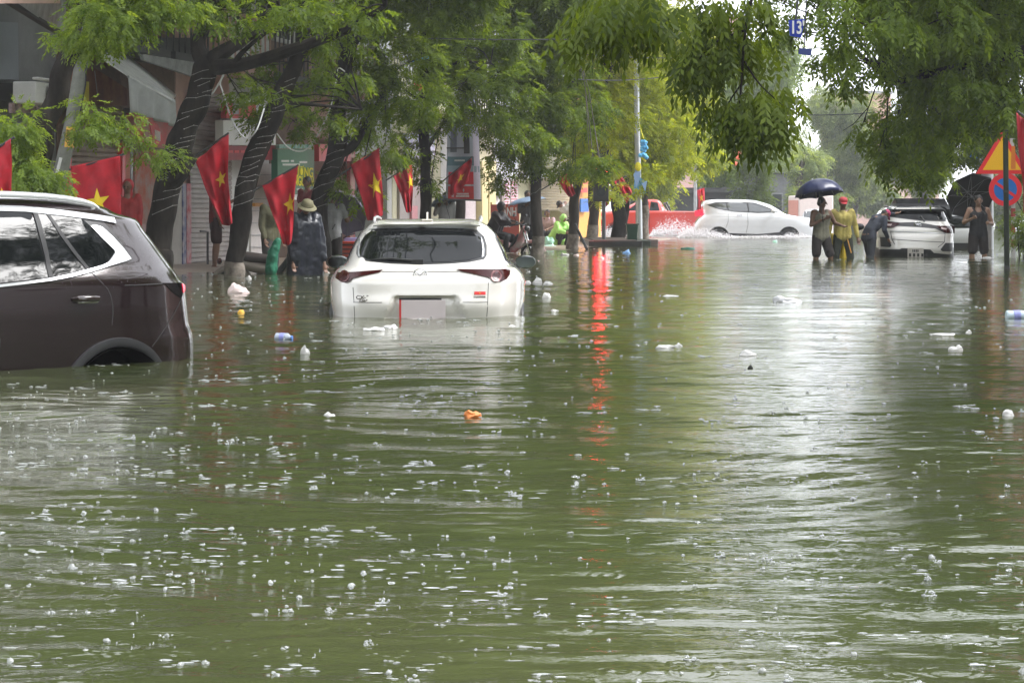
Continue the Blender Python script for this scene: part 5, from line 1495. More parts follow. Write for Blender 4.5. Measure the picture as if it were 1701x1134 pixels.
M_bead = mat('rain bead', (.16, .16, .17), .05, spec=.8)
def beads(car, where, a0, a1, z0, z1, n, seed, parent):
    rg = random.Random(seed); mb = MB()
    for k in range(n):
        a = rg.uniform(a0, a1); z = z0 + (z1 - z0) * (1 - rg.random() ** 1.5 * .999); r_ = rg.uniform(.0010, .0020)
        if where == 'rear': c = (a, car.rear(a, z) - .001, z)
        else: c = (-(car.side(a, z) + .001), a, z)
        mb.ball(c, (r_, r_, r_ * rg.uniform(.9, 2.2)), 5, 4)
    tag(mb.build('rain_beads', M_bead, parent, smooth=True), kind='stuff')

# ------------------------------------------------------------------ dark plum SUV at the left edge, three-quarter, front out of frame
TH = math.atan2(.74, -.67)
h_ = Vector((-.74, -.67, 0)).normalized(); rt = Vector((-.67, .74, 0)).normalized()
corner = Vector((P(321, 352, 14.1).x, 14.1, 0))
o = thing('parked_car', 'dark plum brown SUV half under water, cut by the left picture edge', 'car', corner + rt * .90 - h_ * .20, TH)
S_TAB = [(-.45, .88, .14, 4.8), (-.2, .92, .08, 4.9), (0, .945, .03, 4.94), (.10, .955, .04, 4.94), (.20, .962, .09, 4.92), (.34, .968, .14, 4.85), (.46, .965, .17, 4.7), (.52, .955, .21, 4.3), (.57, .93, .29, 3.95), (.62, .900, .38, 3.72),
         (.70, .865, .52, 3.52), (.78, .83, .66, 3.35), (.86, .79, .80, 3.18), (.93, .745, .90, 3.0), (.975, .70, .96, 2.86), (1.01, .64, 1.08, 2.7), (1.045, .56, 1.30, 2.5), (1.06, .46, 1.6, 2.3)]
car = Car(o, S_TAB, n=6.5)
SIL = [(345, 176), (354, 192), (364, 226), (381, 238), (405, 256), (422, 268), (438, 280), (452, 290), (465, 298), (474, 307), (490, 308), (510, 310), (540, 314), (564, 321), (594, 322), (620, 321)]
rows = []
for py_, tx in SIL:
    z = .95 - (py_ - 352) * 14.0 / F
    yr_ = float(car.yr(z)); W = float(car.w(z)); yf_ = float(car.yf(z))
    for it in range(12):                 # slide the tail of this slice until its outline meets the picture column
        best = -1e9; L = (yf_ - yr_) / 2
        for a in np.linspace(-math.pi / 2 - 1.4, -math.pi / 2 + 1.4, 90):
            x = W * math.copysign(abs(math.cos(a)) ** (2 / 6.5), math.cos(a)); y_ = (yr_ + yf_) / 2 - L * abs(math.sin(a)) ** (2 / 6.5)
            q_ = car.Mw @ Vector((x, y_, z)); best = max(best, 850.5 + F * q_.x / q_.y)
        yr_ += (best - tx) * .0045
    rows.append((z, yr_))
    
rows.sort()
rz_ = [r[0] for r in rows]; ry_ = [r[1] for r in rows]
tab = [list(r) for r in S_TAB]
grid_z = sorted(set([t_[0] for t_ in tab if t_[0] < rz_[0] - .02 or t_[0] > rz_[-1] + .03] + rz_))
S2 = []
for z in grid_z:
    yy = float(np.interp(z, rz_, ry_)) if z <= rz_[-1] + .001 else max(ry_[-1], float(car.yr(z)) + ry_[-1] - float(car.yr(rz_[-1])))
    S2.append([z, float(car.w(z)), yy, float(car.yf(z))])
car = Car(o, S2, n=6.5)
WY, WZ, WR = .0, 0, 0
ps = lambda L: [car.px_side(x, y, -1) for x, y in L]
wy, _ = car.px_side(196, 600, -1); _, wt = car.px_side(196, 563, -1)
ra = .365; wz = wt - ra - .05
bd = car.body(M_pbrown, cuts=[(wy, wz, ra, .95, -1), (wy, wz, ra, .95, 1)])
mb = MB()
for s_ in (-1,):
    n_ = 28; vs = []
    for k in range(n_ + 1):
        a = math.pi * k / n_
        for rr, ox_ in ((ra + .001, -.06), (ra + .001, .012), (ra + .018, .022), (ra + .058, .018), (ra + .062, -.01)):
            y_ = wy + rr * math.cos(a); z = wz + rr * math.sin(a)
            vs.append((-(car.side(y_, max(z, -.44)) + ox_), y_, z))
    mb.add(vs, [(k * 5 + j, (k + 1) * 5 + j, (k + 1) * 5 + (j + 1) % 5, k * 5 + (j + 1) % 5) for k in range(n_) for j in range(5)])
mb.build('arch_trim', mat('worn grey black plastic', (.05, .05, .055), .4, noise=.2), o, smooth=True)
mb = MB(); mb.lathe([(0, -.02), (ra + .02, -.02), (ra - .004, 0), (ra - .004, .30), (ra - .008, .30), (ra - .02, .01), (0, .01)][::-1] if False else [(0, 0), (ra - .006, 0), (ra - .006, .31)], (-.665, wy, wz), 40, Matrix.Rotation(R(-90), 4, 'Y')); wl = MB()
wl.v = mb.v; wl.f = mb.f[:-1]; wl.m = mb.m[:-1]
wl.build('wheel_well', mat('shade black liner', (.003, .003, .003), 1.0, spec=0), o)  # liner coloured near black, the shade of the arch in its colour
Z2 = lambda x, y: (x / 3.336, 300 + y / 3.336)
zs_ = lambda L: ps([Z2(x, y) for x, y in L])
car.patch(zs_([(-500, 168), (-250, 158), (0, 154), (250, 168), (450, 194), (560, 215), (640, 300), (700, 385), (718, 432), (620, 462), (500, 497), (280, 548), (0, 584), (-250, 600), (-420, 600)]), 'left', M_clad, 'window_surround', off=.003, step=.07)
car.patch(zs_([(-480, 178), (-250, 166), (0, 164), (165, 170), (205, 300), (240, 430), (262, 536), (0, 566), (-250, 582), (-400, 582)]), 'left', M_glass, 'side_window', off=.009, step=.06)
car.patch(zs_([(198, 178), (252, 182), (330, 300), (400, 400), (470, 490), (292, 532), (262, 400), (228, 270)]), 'left', M_glass, 'quarter_glass', off=.008, step=.06)
car.patch(zs_([(268, 184), (440, 200), (500, 254), (570, 320), (630, 388), (622, 412), (590, 455), (492, 486), (420, 400), (350, 305)]), 'left', M_glass, 'rear_quarter_window', off=.009, step=.06)
car.patch(zs_([(176, 174), (202, 178), (232, 270), (264, 400), (290, 534), (266, 536), (244, 420), (210, 290)]), 'left', mat('gloss black pillar', (.02, .02, .022), .4, spec=.2), 'window_divider', off=.013, step=.05)
car.patch(zs_([(248, 180), (268, 184), (350, 300), (420, 396), (494, 488), (476, 492), (400, 400), (330, 305)]), 'left', mat('gloss black pillar', (.02, .02, .022), .4, spec=.2), 'window_divider', off=.013, step=.05)
car.strip(zs_([(-500, 160), (-250, 152), (0, 152), (130, 156), (250, 168), (350, 179), (450, 192), (560, 206), (634, 219)]), 'left', .036, M_satin, 'window_trim', off=.014, step=.05)
car.patch(zs_([(-420, 598), (-250, 600), (0, 574), (140, 558), (280, 538), (400, 512), (490, 488), (560, 468), (600, 448), (632, 400), (628, 385), (560, 318), (497, 250), (520, 244), (560, 256), (620, 310), (680, 375), (722, 432), (690, 446), (620, 466), (500, 503), (400, 530), (280, 553), (140, 572), (0, 589), (-250, 614), (-420, 612)]), 'left', M_satin, 'window_trim', off=.016, step=.035)
# roof rail
rl = [car.px_side(*Z2(x, y), -1) for x, y in ((-300, 70), (0, 82), (180, 90), (330, 102), (450, 124), (540, 152))]
mb = MB(); rr_ = []
for x, y in ((-400, 72), (-200, 74), (0, 80), (120, 84), (250, 92), (360, 104), (450, 120), (510, 138), (545, 155)):
    o_ = car.Mi @ Vector((0, 0, H)); d_ = (car.Mi @ P(*Z2(x, y), 20.0)) - o_; p = o_ + d_ * ((-.66 - o_.x) / d_.x); rr_.append(p)
mb.tube(rr_, [.026] * 7 + [.022, .012], 10); mb.tube([rr_[-2] + Vector((0, 0, -.06)), rr_[-2]], .02, 8); mb.build('roof_rail', M_satin, o, smooth=True)
# hatch corner lamp, handle, seams
car.patch(zs_([(905, 566), (1000, 566), (1022, 580), (1024, 612), (1012, 628), (1004, 650), (960, 620), (930, 590)]), 'left', M_glass, 'tail_light', off=.006, step=.03)
car.patch(zs_([(1006, 572), (1020, 580), (1022, 606), (1012, 620)]), 'left', M_redlens, 'tail_light', off=.013, step=.02)
for L in ([(500, 503), (560, 560), (597, 600), (615, 640), (624, 690), (626, 740), (620, 800)], [(1000, 665), (960, 745), (900, 840), (842, 920)], [(690, 580), (760, 578), (900, 570)], [(-100, 640), (0, 880), (-10, 1010)]):
    car.strip(zs_(L), 'left', .007, M_seam, 'panel_gap', off=.0012, th=.004)
q_ = zs_([(402, 660), (545, 655)]); hz = (q_[0][1] + q_[1][1]) / 2
mb = MB(); ya_, yb_ = q_[0][0], q_[1][0]
hp = [(-(car.side(y_, hz) + of), y_, hz + dz) for y_, of, dz in ((ya_, .002, 0), (ya_ + (yb_ - ya_) * .12, .03, .004), ((ya_ + yb_) / 2, .042, .006), (yb_ - (yb_ - ya_) * .12, .03, .004), (yb_, .002, 0))]
mb.tube(hp, [.012, .020, .022, .020, .012], 10); mb.build('door_handle', mat('gloss plum handle', (.03, .018, .018), .12, coat=1), o, smooth=True)
mb = MB(); mb.tube([(p[0] + .004, p[1], p[2] - .022) for p in hp[1:-1]], .006, 8); mb.build('handle_trim', M_chrome, o, smooth=True)
mb = MB(); mb.slab([(-.60, .93, .962), (-.4, .84, .968), (.4, .84, .968), (.60, .93, .962), (.56, 1.12, 1.012), (-.56, 1.12, 1.012)], (0, 0, -.02)); mb.build('spoiler', M_pbrown, o, bevel=.006)
mb = MB(); mb.slab([(.008, 1.30, 1.045), (.008, 1.55, 1.055), (.008, 1.45, 1.09), (.008, 1.36, 1.10)], (-.016, 0, 0)); mb.build('aerial_fin', M_pbrown, o, bevel=.004)

beads(car, 'left', .12, 1.9, .48, .80, 420, 6, o)

# ------------------------------------------------------------------ white hatchback at the right, from behind (46 m)
D1 = 46.0
o = thing('parked_car', 'white compact car with black roof trim, beside the man with the black umbrella', 'car', (P(1524, 352, D1).x, D1, -.02), R(-4))
s1 = D1 / F
T3 = [(-.35, .84, .08, 3.9), (0, .850, .02, 3.99), (.15, .856, .0, 3.99), (.30, .856, .0, 3.96), (.42, .848, .02, 3.8), (.50, .840, .04, 3.0), (.58, .825, .07, 2.95), (.66, .80, .12, 2.9), (.74, .755, .17, 2.8), (.86, .70, .24, 2.65), (.96, .65, .31, 2.4), (1.02, .61, .36, 2.25), (1.06, .56, .42, 2.1), (1.085, .50, .7, 1.95), (1.095, .4, .9, 1.8)]
car = Car(o, T3, n=5.0, dent=lambda x, z: -.03 * math.exp(-((z - .18) / .10) ** 2) + .02 * math.exp(-((z - .52) / .05) ** 2))
car.body(M_pwhite, nz=60, nu=120)
Z3 = lambda x, y: (1400 + x / 4.05, 180 + y / 4.05)
r3 = lambda L: [car.px_rear(*Z3(x, y)) for x, y in L]
car.patch(r3([(292, 728), (330, 640), (350, 606), (685, 606), (715, 660), (745, 762), (520, 756)]), 'rear', M_clad, 'window_surround', off=.005, step=.06)
car.patch(r3([(304, 722), (342, 655), (690, 660), (725, 750), (520, 746)]), 'rear', M_glass, 'rear_window', off=.012, step=.06)
mb = MB(); mb.slab([(-.64, .30, 1.00), (-.56, .24, 1.03), (.56, .24, 1.03), (.64, .30, 1.00), (.56, .62, 1.075), (-.56, .62, 1.075)], (0, 0, -.03)); mb.build('spoiler', M_clad, o, bevel=.006)
for sg in (-1, 1):
    mb = MB(); mb.tube([(sg * .54, .6, 1.05), (sg * .54, .7, 1.085), (sg * .52, 1.8, 1.09)], .018, 6); mb.build('roof_rail', M_clad, o)
car.patch(r3([(262, 752), (385, 768), (480, 765), (530, 770), (640, 790), (752, 790), (752, 842), (690, 840), (620, 808), (540, 800), (470, 796), (370, 790), (330, 804), (262, 802)]), 'rear', M_clad, 'trim_band', off=.008, step=.05)
for L in ([(262, 756), (382, 772), (340, 802), (264, 803)], [(625, 788), (752, 790), (752, 838), (690, 836)]):
    tl = car.patch(r3(L), 'rear', M_lamp, 'tail_light', off=.016, step=.05)
for L in ([(290, 775), (332, 778), (322, 790), (290, 788)], [(660, 800), (700, 806), (695, 818), (664, 812)]):
    car.patch(r3(L), 'rear', mat('pale lamp insert', (.55, .45, .45), .2), 'lamp_insert', off=.024, step=.04)
car.patch(r3([(250, 865), (296, 868), (328, 922), (318, 934), (254, 930)]), 'rear', M_clad, 'bumper_vent', off=.010, step=.05)
car.patch(r3([(690, 905), (742, 905), (738, 962), (672, 962), (656, 950)]), 'rear', M_clad, 'bumper_vent', off=.010, step=.05)
car.patch(r3([(236, 945), (382, 948), (396, 940), (590, 950), (612, 972), (758, 985), (758, 1010), (236, 1010)]), 'rear', M_clad, 'lower_bumper', off=.012, step=.06)
car.strip(r3([(322, 830), (330, 880), (350, 915)]), 'rear', .012, M_seam, 'panel_gap', off=.002, th=.006)
car.strip(r3([(688, 842), (684, 900), (640, 935)]), 'rear', .012, M_seam, 'panel_gap', off=.002, th=.006)
car.strip(r3([(330, 880), (500, 892), (680, 900)]), 'rear', .012, M_seam, 'panel_gap', off=.002, th=.006)
car.strip(r3([(318, 826), (500, 834), (690, 842)]), 'rear', .02, M_satin, 'trim_band', off=.006, th=.01)
ex, ez = r3([(503, 780)])[0]
mb = MB(); 
for rx_, rz_ in ((.075, .05), (.032, .045), (.06, .02)):
    mb.tube([(ex + rx_ * math.cos(a), car.rear(ex, ez) - .02, ez + (0.018 if rx_ == .06 else 0) + rz_ * math.sin(a)) for a in np.linspace(0, 2 * math.pi, 25)], .009, 5)
mb.build('emblem', M_chrome, o)
q_ = r3([(435, 942), (543, 945)]); mb = MB(); mb.box(((q_[0][0] + q_[1][0]) / 2, car.rear(0, .1) - .03, q_[0][1] - .10), (q_[1][0] - q_[0][0], .015, .21)); pl = mb.build('licence_plate', mat('dirty white plate', (.52, .48, .44), .5, noise=.15), o)
mb = MB()
for k in range(4): mb.box((ex - .20 + k * .035 + .08, car.rear(0, .1) - .042, q_[0][1] - .05), (.022, .006, .05))
for k in range(5): mb.box((ex - .18 + k * .085, car.rear(0, .1) - .042, q_[0][1] - .14), (.045, .006, .07))
mb.build('plate_lettering', M_dark, pl)
mb = MB(); mb.tube([Vector((r3([(550, 745)])[0][0], car.rear(0, .8) - .02, r3([(550, 762)])[0][1])), Vector((r3([(520, 720)])[0][0], car.rear(0, .85) - .02, r3([(540, 725)])[0][1]))], .02, 6); mb.build('wiper', M_clad, o)
for sg, wn in ((-1, 'left'), (1, 'right')):
    car.patch([(.5, .66), (.62, .95), (1.6, 1.0), (2.2, .92), (2.65, .62)], wn, M_glass, 'side_window', off=.006, step=.12)
    mb = MB(); mb.ball((sg * .98, 2.5, .64), (.10, .07, .075), 12, 8); mb.build('mirror_housing', M_clad, o, smooth=True)
    car.strip([(.02, .10), (.6, .12)], wn, .2, M_clad, 'arch_trim', off=.01, step=.1)

# another white car further on, right of it
def small_rear_car(label, px, D, wpx, m, lamp=M_lamp, rz=0):
    o = thing('parked_car', label, 'car', (P(px, 352, D).x, D, -.05), rz)
    car = Car(o, [(-.35, .84, .05, 4.1), (0, .85, 0, 4.2), (.3, .86, 0, 4.2), (.5, .84, .04, 3.2), (.65, .80, .12, 3.0), (.9, .68, .35, 2.6), (1.0, .6, .5, 2.3), (1.03, .5, .8, 2.0)], n=4.6)
    car.body(m, nz=36, nu=80)
    car.patch([(-.62, .60), (-.55, .90), (.55, .90), (.62, .60)], 'rear', M_glass, 'rear_window', off=.01, step=.1)
    for sg in (-1, 1):
        car.patch([(sg * .50, .46), (sg * .80, .46), (sg * .80, .60), (sg * .62, .60)], 'rear', lamp, 'tail_light', off=.012, step=.08)
        car.patch([(.6, .62), (.8, .88), (2.1, .9), (2.6, .6)], 'left' if sg < 0 else 'right', M_glass, 'side_window', off=.006, step=.15)
        mb = MB(); mb.ball((sg * .95, 2.5, .62), (.11, .07, .08), 10, 6); mb.build('mirror_housing', M_clad, o, smooth=True)
    car.patch([(-.80, .0), (.80, .0), (.80, .22), (-.80, .22)], 'rear', M_clad, 'lower_bumper', off=.01, step=.1)
    return o
small_rear_car('white car standing further on, between the compact car and the man with the black umbrella', 1588, 55, 100, M_pwhite2)
# white van with a pinkish front beyond the wading pair
o = thing('parked_van', 'small white van seen behind the two men under the navy umbrella', 'van', (P(1358, 352, 92).x, 92, -.2))
mb = MB(); mb.box((0, 2.2, 1.0), (1.45, 3.6, 1.7)); mb.build('cargo_box', mat('pinkish white box body', (.72, .62, .60), .5, noise=.06), o, bevel=.05)
car = Car(o, [(-.4, .68, 0, 2.2), (.3, .69, 0, 2.2), (.7, .68, .03, 2.2), (.85, .66, .15, 2.2), (1.25, .60, .38, 2.2), (1.35, .5, .5, 2.0)], n=5)
car.body(M_pwhite2, nz=30, nu=60, name='cab')
car.patch([(-.56, .82), (-.50, 1.18), (.50, 1.18), (.56, .82)], 'rear', M_glassc, 'windscreen', off=.01, step=.15)
for sg in (-1, 1):
    car.patch([(sg * .4, .40), (sg * .62, .40), (sg * .62, .56), (sg * .4, .54)], 'rear', M_satin, 'headlight', off=.01, step=.1)
mb = MB(); mb.box((-.74, 2.2, 1.2), (.02, 3.2, .9)); mb.box((.74, 2.2, 1.2), (.02, 3.2, .9)); mb.build('side_panel', mat('salmon red board', (.62, .25, .2), .5), o)

# ------------------------------------------------------------------ white people carrier crossing (81 m), heading right
D2 = 81.0
s2 = D2 / F
o = thing('moving_car', 'white people carrier driving right through spray beyond the junction', 'car', (P(1155, 352, D2).x, D2 + .9, -.02), R(-90))
Z4 = lambda x, y: (1140 + x / 4.724, 220 + y / 4.724)
L_ = (1365 - 1155) * s2
def yl(px): return (px - 1155) * s2
def zl(py): return .95 - (py - 352) * s2 + .02
T4 = [(-.40, .85, .15, L_ - .15), (0, .865, .06, L_ - .05), (.20, .87, .02, L_), (.42, .868, .0, L_ - .02), (.60, .855, yl(1159), L_ - .15), (.72, .84, yl(1163), yl(1352)), (.80, .82, yl(1167), yl(1330)), (.88, .79, yl(1170), yl(1310)), (1.05, .74, yl(1170), yl(1296)), (1.22, .69, yl(1169), yl(1283)), (1.33, .64, yl(1170), yl(1268)), (1.40, .56, yl(1176), yl(1255)), (1.43, .42, yl(1190), yl(1235))]
car = Car(o, T4, n=6.0)
wy1, wy2 = yl(1194), yl(1311); wz_ = .03; 
car.body(M_pwhite2, nz=60, nu=140, cuts=[(wy1, wz_, .40, .86, 1), (wy2, wz_, .40, .86, 1), (wy1, wz_, .40, .86, -1), (wy2, wz_, .40, .86, -1)])
for y_ in (wy1, wy2):
    car.wheel(y_, wz_ - .02, .34, 1, .74); car.wheel(y_, wz_ - .02, .34, -1, .74)
    mb = MB(); mb.lathe([(0, -.01), (.41, -.01), (.41, .01), (0, .01)], (.56, y_, wz_), 24, Matrix.Rotation(R(90), 4, 'Y')); mb.build('wheel_well', M_clad, o)
    mb = MB(); vs = []
for sg, wn in ((1, 'right'), (-1, 'left')):
    zz4 = lambda L: [(yl(Z4(x, y)[0]), zl(Z4(x, y)[1])) for x, y in L]
    car.patch(zz4([(160, 570), (235, 548), (430, 545), (540, 552), (640, 585), (745, 628), (560, 632), (380, 622), (250, 600)]), wn, M_clad, 'window_surround', off=.004, step=.12)
    car.patch(zz4([(175, 573), (250, 556), (312, 555), (330, 612), (265, 598)]), wn, M_glassc, 'quarter_window', off=.010, step=.1)
    car.patch(zz4([(322, 555), (478, 553), (488, 620), (380, 618), (338, 612)]), wn, M_glassc, 'side_window', off=.010, step=.1)
    car.patch(zz4([(490, 553), (540, 560), (625, 588), (678, 616), (600, 624), (498, 622)]), wn, M_glassc, 'side_window', off=.010, step=.1)
    car.patch(zz4([(82, 615), (150, 600), (160, 610), (140, 650), (85, 658)]), wn, M_redlens, 'tail_light', off=.012, step=.1)
    car.strip(zz4([(150, 655), (500, 662), (800, 665)]), wn, .02, mat('soft crease shade', (.52, .53, .55), .3, coat=1), 'crease_shade', off=.006, step=.15)  # shade of the crease put into the strip's grey colour
    car.strip(zz4([(320, 800), (560, 808), (760, 792)]), wn, .10, M_clad, 'sill', off=.010, step=.15)
    car.strip(zz4([(483, 640), (486, 720), (470, 790)]), wn, .012, M_seam, 'panel_gap', off=.003, step=.1)
    car.strip(zz4([(332, 640), (330, 700), (310, 750)]), wn, .012, M_seam, 'panel_gap', off=.003, step=.1)
    mb = MB(); yy, zz = zz4([(685, 618)])[0]; mb.ball((sg * .93, yy, zz), (.10, .10, .08), 10, 8); mb.build('mirror_housing', M_pwhite2, o, smooth=True)
    mb = MB(); yy, zz = zz4([(420, 650)])[0]; mb.tube([(sg * .88, yy - .1, zz), (sg * .895, yy, zz), (sg * .88, yy + .1, zz)], .018, 6); mb.build('door_handle', M_chrome, o)
car_pc = o

# ------------------------------------------------------------------ orange-red pickup heading left (88 m)
D3 = 88.0; s3 = D3 / F
o = thing('moving_car', 'orange-red pickup truck driving left behind the kerb planter trees, throwing spray', 'pickup truck', (P(1222, 352, D3).x, D3 + .95, 0), R(90))
def yl3(px): return (1222 - px) * s3
def zl3(py): return .95 - (py - 352) * s3
L_ = yl3(984)
T5 = [(-.40, .90, .15, L_ - .2), (0, .92, .04, L_ - .05), (.35, .93, .0, L_), (.70, .93, .0, L_ - .04), (.88, .925, .0, L_ - .12), (.94, .92, .0, L_ - .40), (.965, .90, .02, yl3(1000)), (.98, .86, yl3(1112), yl3(1018)), (1.10, .80, yl3(1106), yl3(1034)), (1.25, .75, yl3(1102), yl3(1050)), (1.38, .70, yl3(1098), yl3(1060)), (1.44, .62, yl3(1093), yl3(1066)), (1.46, .5, yl3(1088), yl3(1070))]
car = Car(o, T5, n=7.0)
w1, w2 = yl3(1180), yl3(1026)
car.body(M_pred, nz=60, nu=140, cuts=[(w1, .12, .47, .92, -1), (w2, .12, .47, .92, -1), (w1, .12, .47, .92, 1), (w2, .12, .47, .92, 1)])
for y_ in (w1, w2):
    for sg in (-1, 1):
        car.wheel(y_, .08, .40, sg, .78, M_metald)
        mb = MB(); mb.lathe([(0, -.01), (.48, -.01), (.48, .01), (0, .01)], (sg * .58, y_, .12), 24, Matrix.Rotation(R(90), 4, 'Y')); mb.build('wheel_well', M_clad, o)
for wn in ('left', 'right'):
    car.patch([(yl3(1096), 1.0), (yl3(1093), 1.32), (yl3(1082), 1.37), (yl3(1079), 1.0)], wn, M_glass, 'side_window', off=.01, step=.1)
    car.patch([(yl3(1077), 1.0), (yl3(1078), 1.37), (yl3(1062), 1.36), (yl3(1042), 1.0)], wn, M_glass, 'side_window', off=.01, step=.1)
    car.strip([(yl3(1079), .95), (yl3(1079), .3)], wn, .015, M_seam, 'panel_gap', off=.003, step=.1)
    car.strip([(.05, .93), (2.4, .955)], wn, .05, M_clad, 'bed_rail', off=.012, step=.15)
    car.strip([(L_ - .45, .72), (L_ - .08, .70)], wn, .14, M_satin, 'headlight', off=.01, step=.1)
mb = MB(); mb.tube([(-.7, yl3(1115), .98), (-.68, yl3(1108), 1.30), (.68, yl3(1108), 1.30), (.7, yl3(1115), .98)], .035, 8); mb.build('roll_bar', M_clad, o)
# ================================================================== THE STREET BEHIND THE CAMERA (seen in paint, glass and water)
GB = 'street trees behind the viewpoint'
for i, (x, y_, hh) in enumerate(((-7.5, 7, 9), (-9.5, -4, 10), (7.8, -3, 9), (-10.5, -16, 10), (7.5, -16, 10), (-9.5, -32, 10), (9, -32, 11), (0.5, -48, 12), (-5, -56, 12), (6, -60, 12), (12.5, 14, 10), (15, 33, 11), (17.5, 44, 11))):
    rg = random.Random(100 + i)
    cl = [((x + rg.uniform(-3.2, 3.2), y_ + rg.uniform(-3, 3), hh * .33 + rg.random() * hh * .55), (1.9, 1.9, 1.2)) for _ in range(13)]
    tree('tree standing off frame, seen only mirrored in paint and water' , [Vector((x, y_, -.65)), Vector((x + .3, y_, 2.0)), Vector((x, y_ + .3, hh * .5))], [.25, .21, .13], [], cl, L_mid if i % 2 else L_dark, .55, .26, group=GB, seed=100 + i, K=7, twigs=False)
GH = 'row houses off frame behind the viewpoint'
for i, (x, y_, sx, sy, hh, mm) in enumerate(((-15, 4, 8, 9, 9, M_wallgrey), (-15, -8, 8, 10, 10, M_wallcream), (-15, -22, 8, 12, 8.5, M_wallpink), (-15, -38, 8, 14, 10, M_wallwhite), (16, -6, 8, 12, 9, M_wallcream), (16, -22, 8, 14, 10, M_wallgrey), (17, -40, 8, 16, 9, M_wallpink), (-2, -84, 26, 8, 10, M_wallgrey), (20, 12, 8, 14, 9, M_wallwhite), (24, 30, 8, 14, 9, M_wallpink), (29, 48, 8, 16, 9, M_wallbrown))):
    o = thing('row_house', 'row house off frame, seen only mirrored in paint and water', 'house', (x, y_, -.65), 0, GH)
    mb = MB(); mb.box((x, y_, hh / 2 - .65), (sx, sy, hh)); mb.build('wall', mm, o, world=True)
    mb = MB(); mb.box((x, y_, hh - .55), (sx + .5, sy + .3, .2)); mb.build('roof', M_wallgrey, o, world=True)
    sd = 1 if x < 0 else -1
    for k in range(3):
        for f_ in range(2):
            yy = y_ + (k - 1) * sy / 3.2
            w_ = MB(); w_.box((x + sd * (sx / 2 + .02), yy, 3.6 + f_ * 3), (.08, 1.2, 1.4)); fr = w_.build('window', M_wallwhite, o, world=True)
            w_ = MB(); w_.box((x + sd * (sx / 2 + .07), yy, 3.6 + f_ * 3), (.04, 1.0, 1.2)); w_.build('pane', M_glassd, fr, world=True)
# ================================================================== PEOPLE
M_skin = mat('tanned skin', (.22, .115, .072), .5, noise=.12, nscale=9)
M_skind = mat('shaded tan skin', (.17, .088, .055), .5, noise=.12, nscale=9)  # the tan skin darkened, shade put into its colour
M_hair = mat('black hair', (.012, .010, .009), .5, noise=.3, nscale=30)
def cloth(nm, c, r_=.8): return mat(nm, c, r_, noise=.22, nscale=6, bump=.35, bscale=16)

def blob_mesh(shapes, name, m, parent, vox=.014, smooth=6, noise=0.0, seed=0):
    """shapes: ('c', p0, r0, p1, r1) tapered capsules and ('b', centre, (rx,ry,rz)) balls fused into ONE skin"""
    mb = MB()
    for s in shapes:
        if s[0] == 'c':
            p0, p1 = Vector(s[1]), Vector(s[3])
            d = (p1 - p0); L = d.length
            if L < 1e-5: continue
            N = 4
            mb.tube([p0.lerp(p1, k / N) for k in range(N + 1)], [s[2] + (s[4] - s[2]) * k / N for k in range(N + 1)], 12)
            mb.ball(p0, s[2], 12, 8); mb.ball(p1, s[4], 12, 8)
        else: mb.ball(s[1], s[2], 16, 10)
    o = mb.build(name, m, parent)
    r_ = o.modifiers.new('fuse', 'REMESH'); r_.mode = 'VOXEL'; r_.voxel_size = vox; r_.use_smooth_shade = True
    if smooth:
        q_ = o.modifiers.new('soft', 'SMOOTH'); q_.iterations = smooth; q_.factor = .5
    if noise:
        tx = bpy.data.textures.new('folds', 'CLOUDS'); tx.noise_scale = .10
        dm = o.modifiers.new('folds', 'DISPLACE'); dm.texture = tx; dm.strength = noise; dm.mid_level = .5
    me = evaluated_mesh(o, name); o.modifiers.clear(); o.data = me
    if not me.materials: me.materials.append(m)
    if noise: bpy.data.textures.remove(tx)
    return o

def lerp3(a, b_, t_): return Vector(a).lerp(Vector(b_), t_)

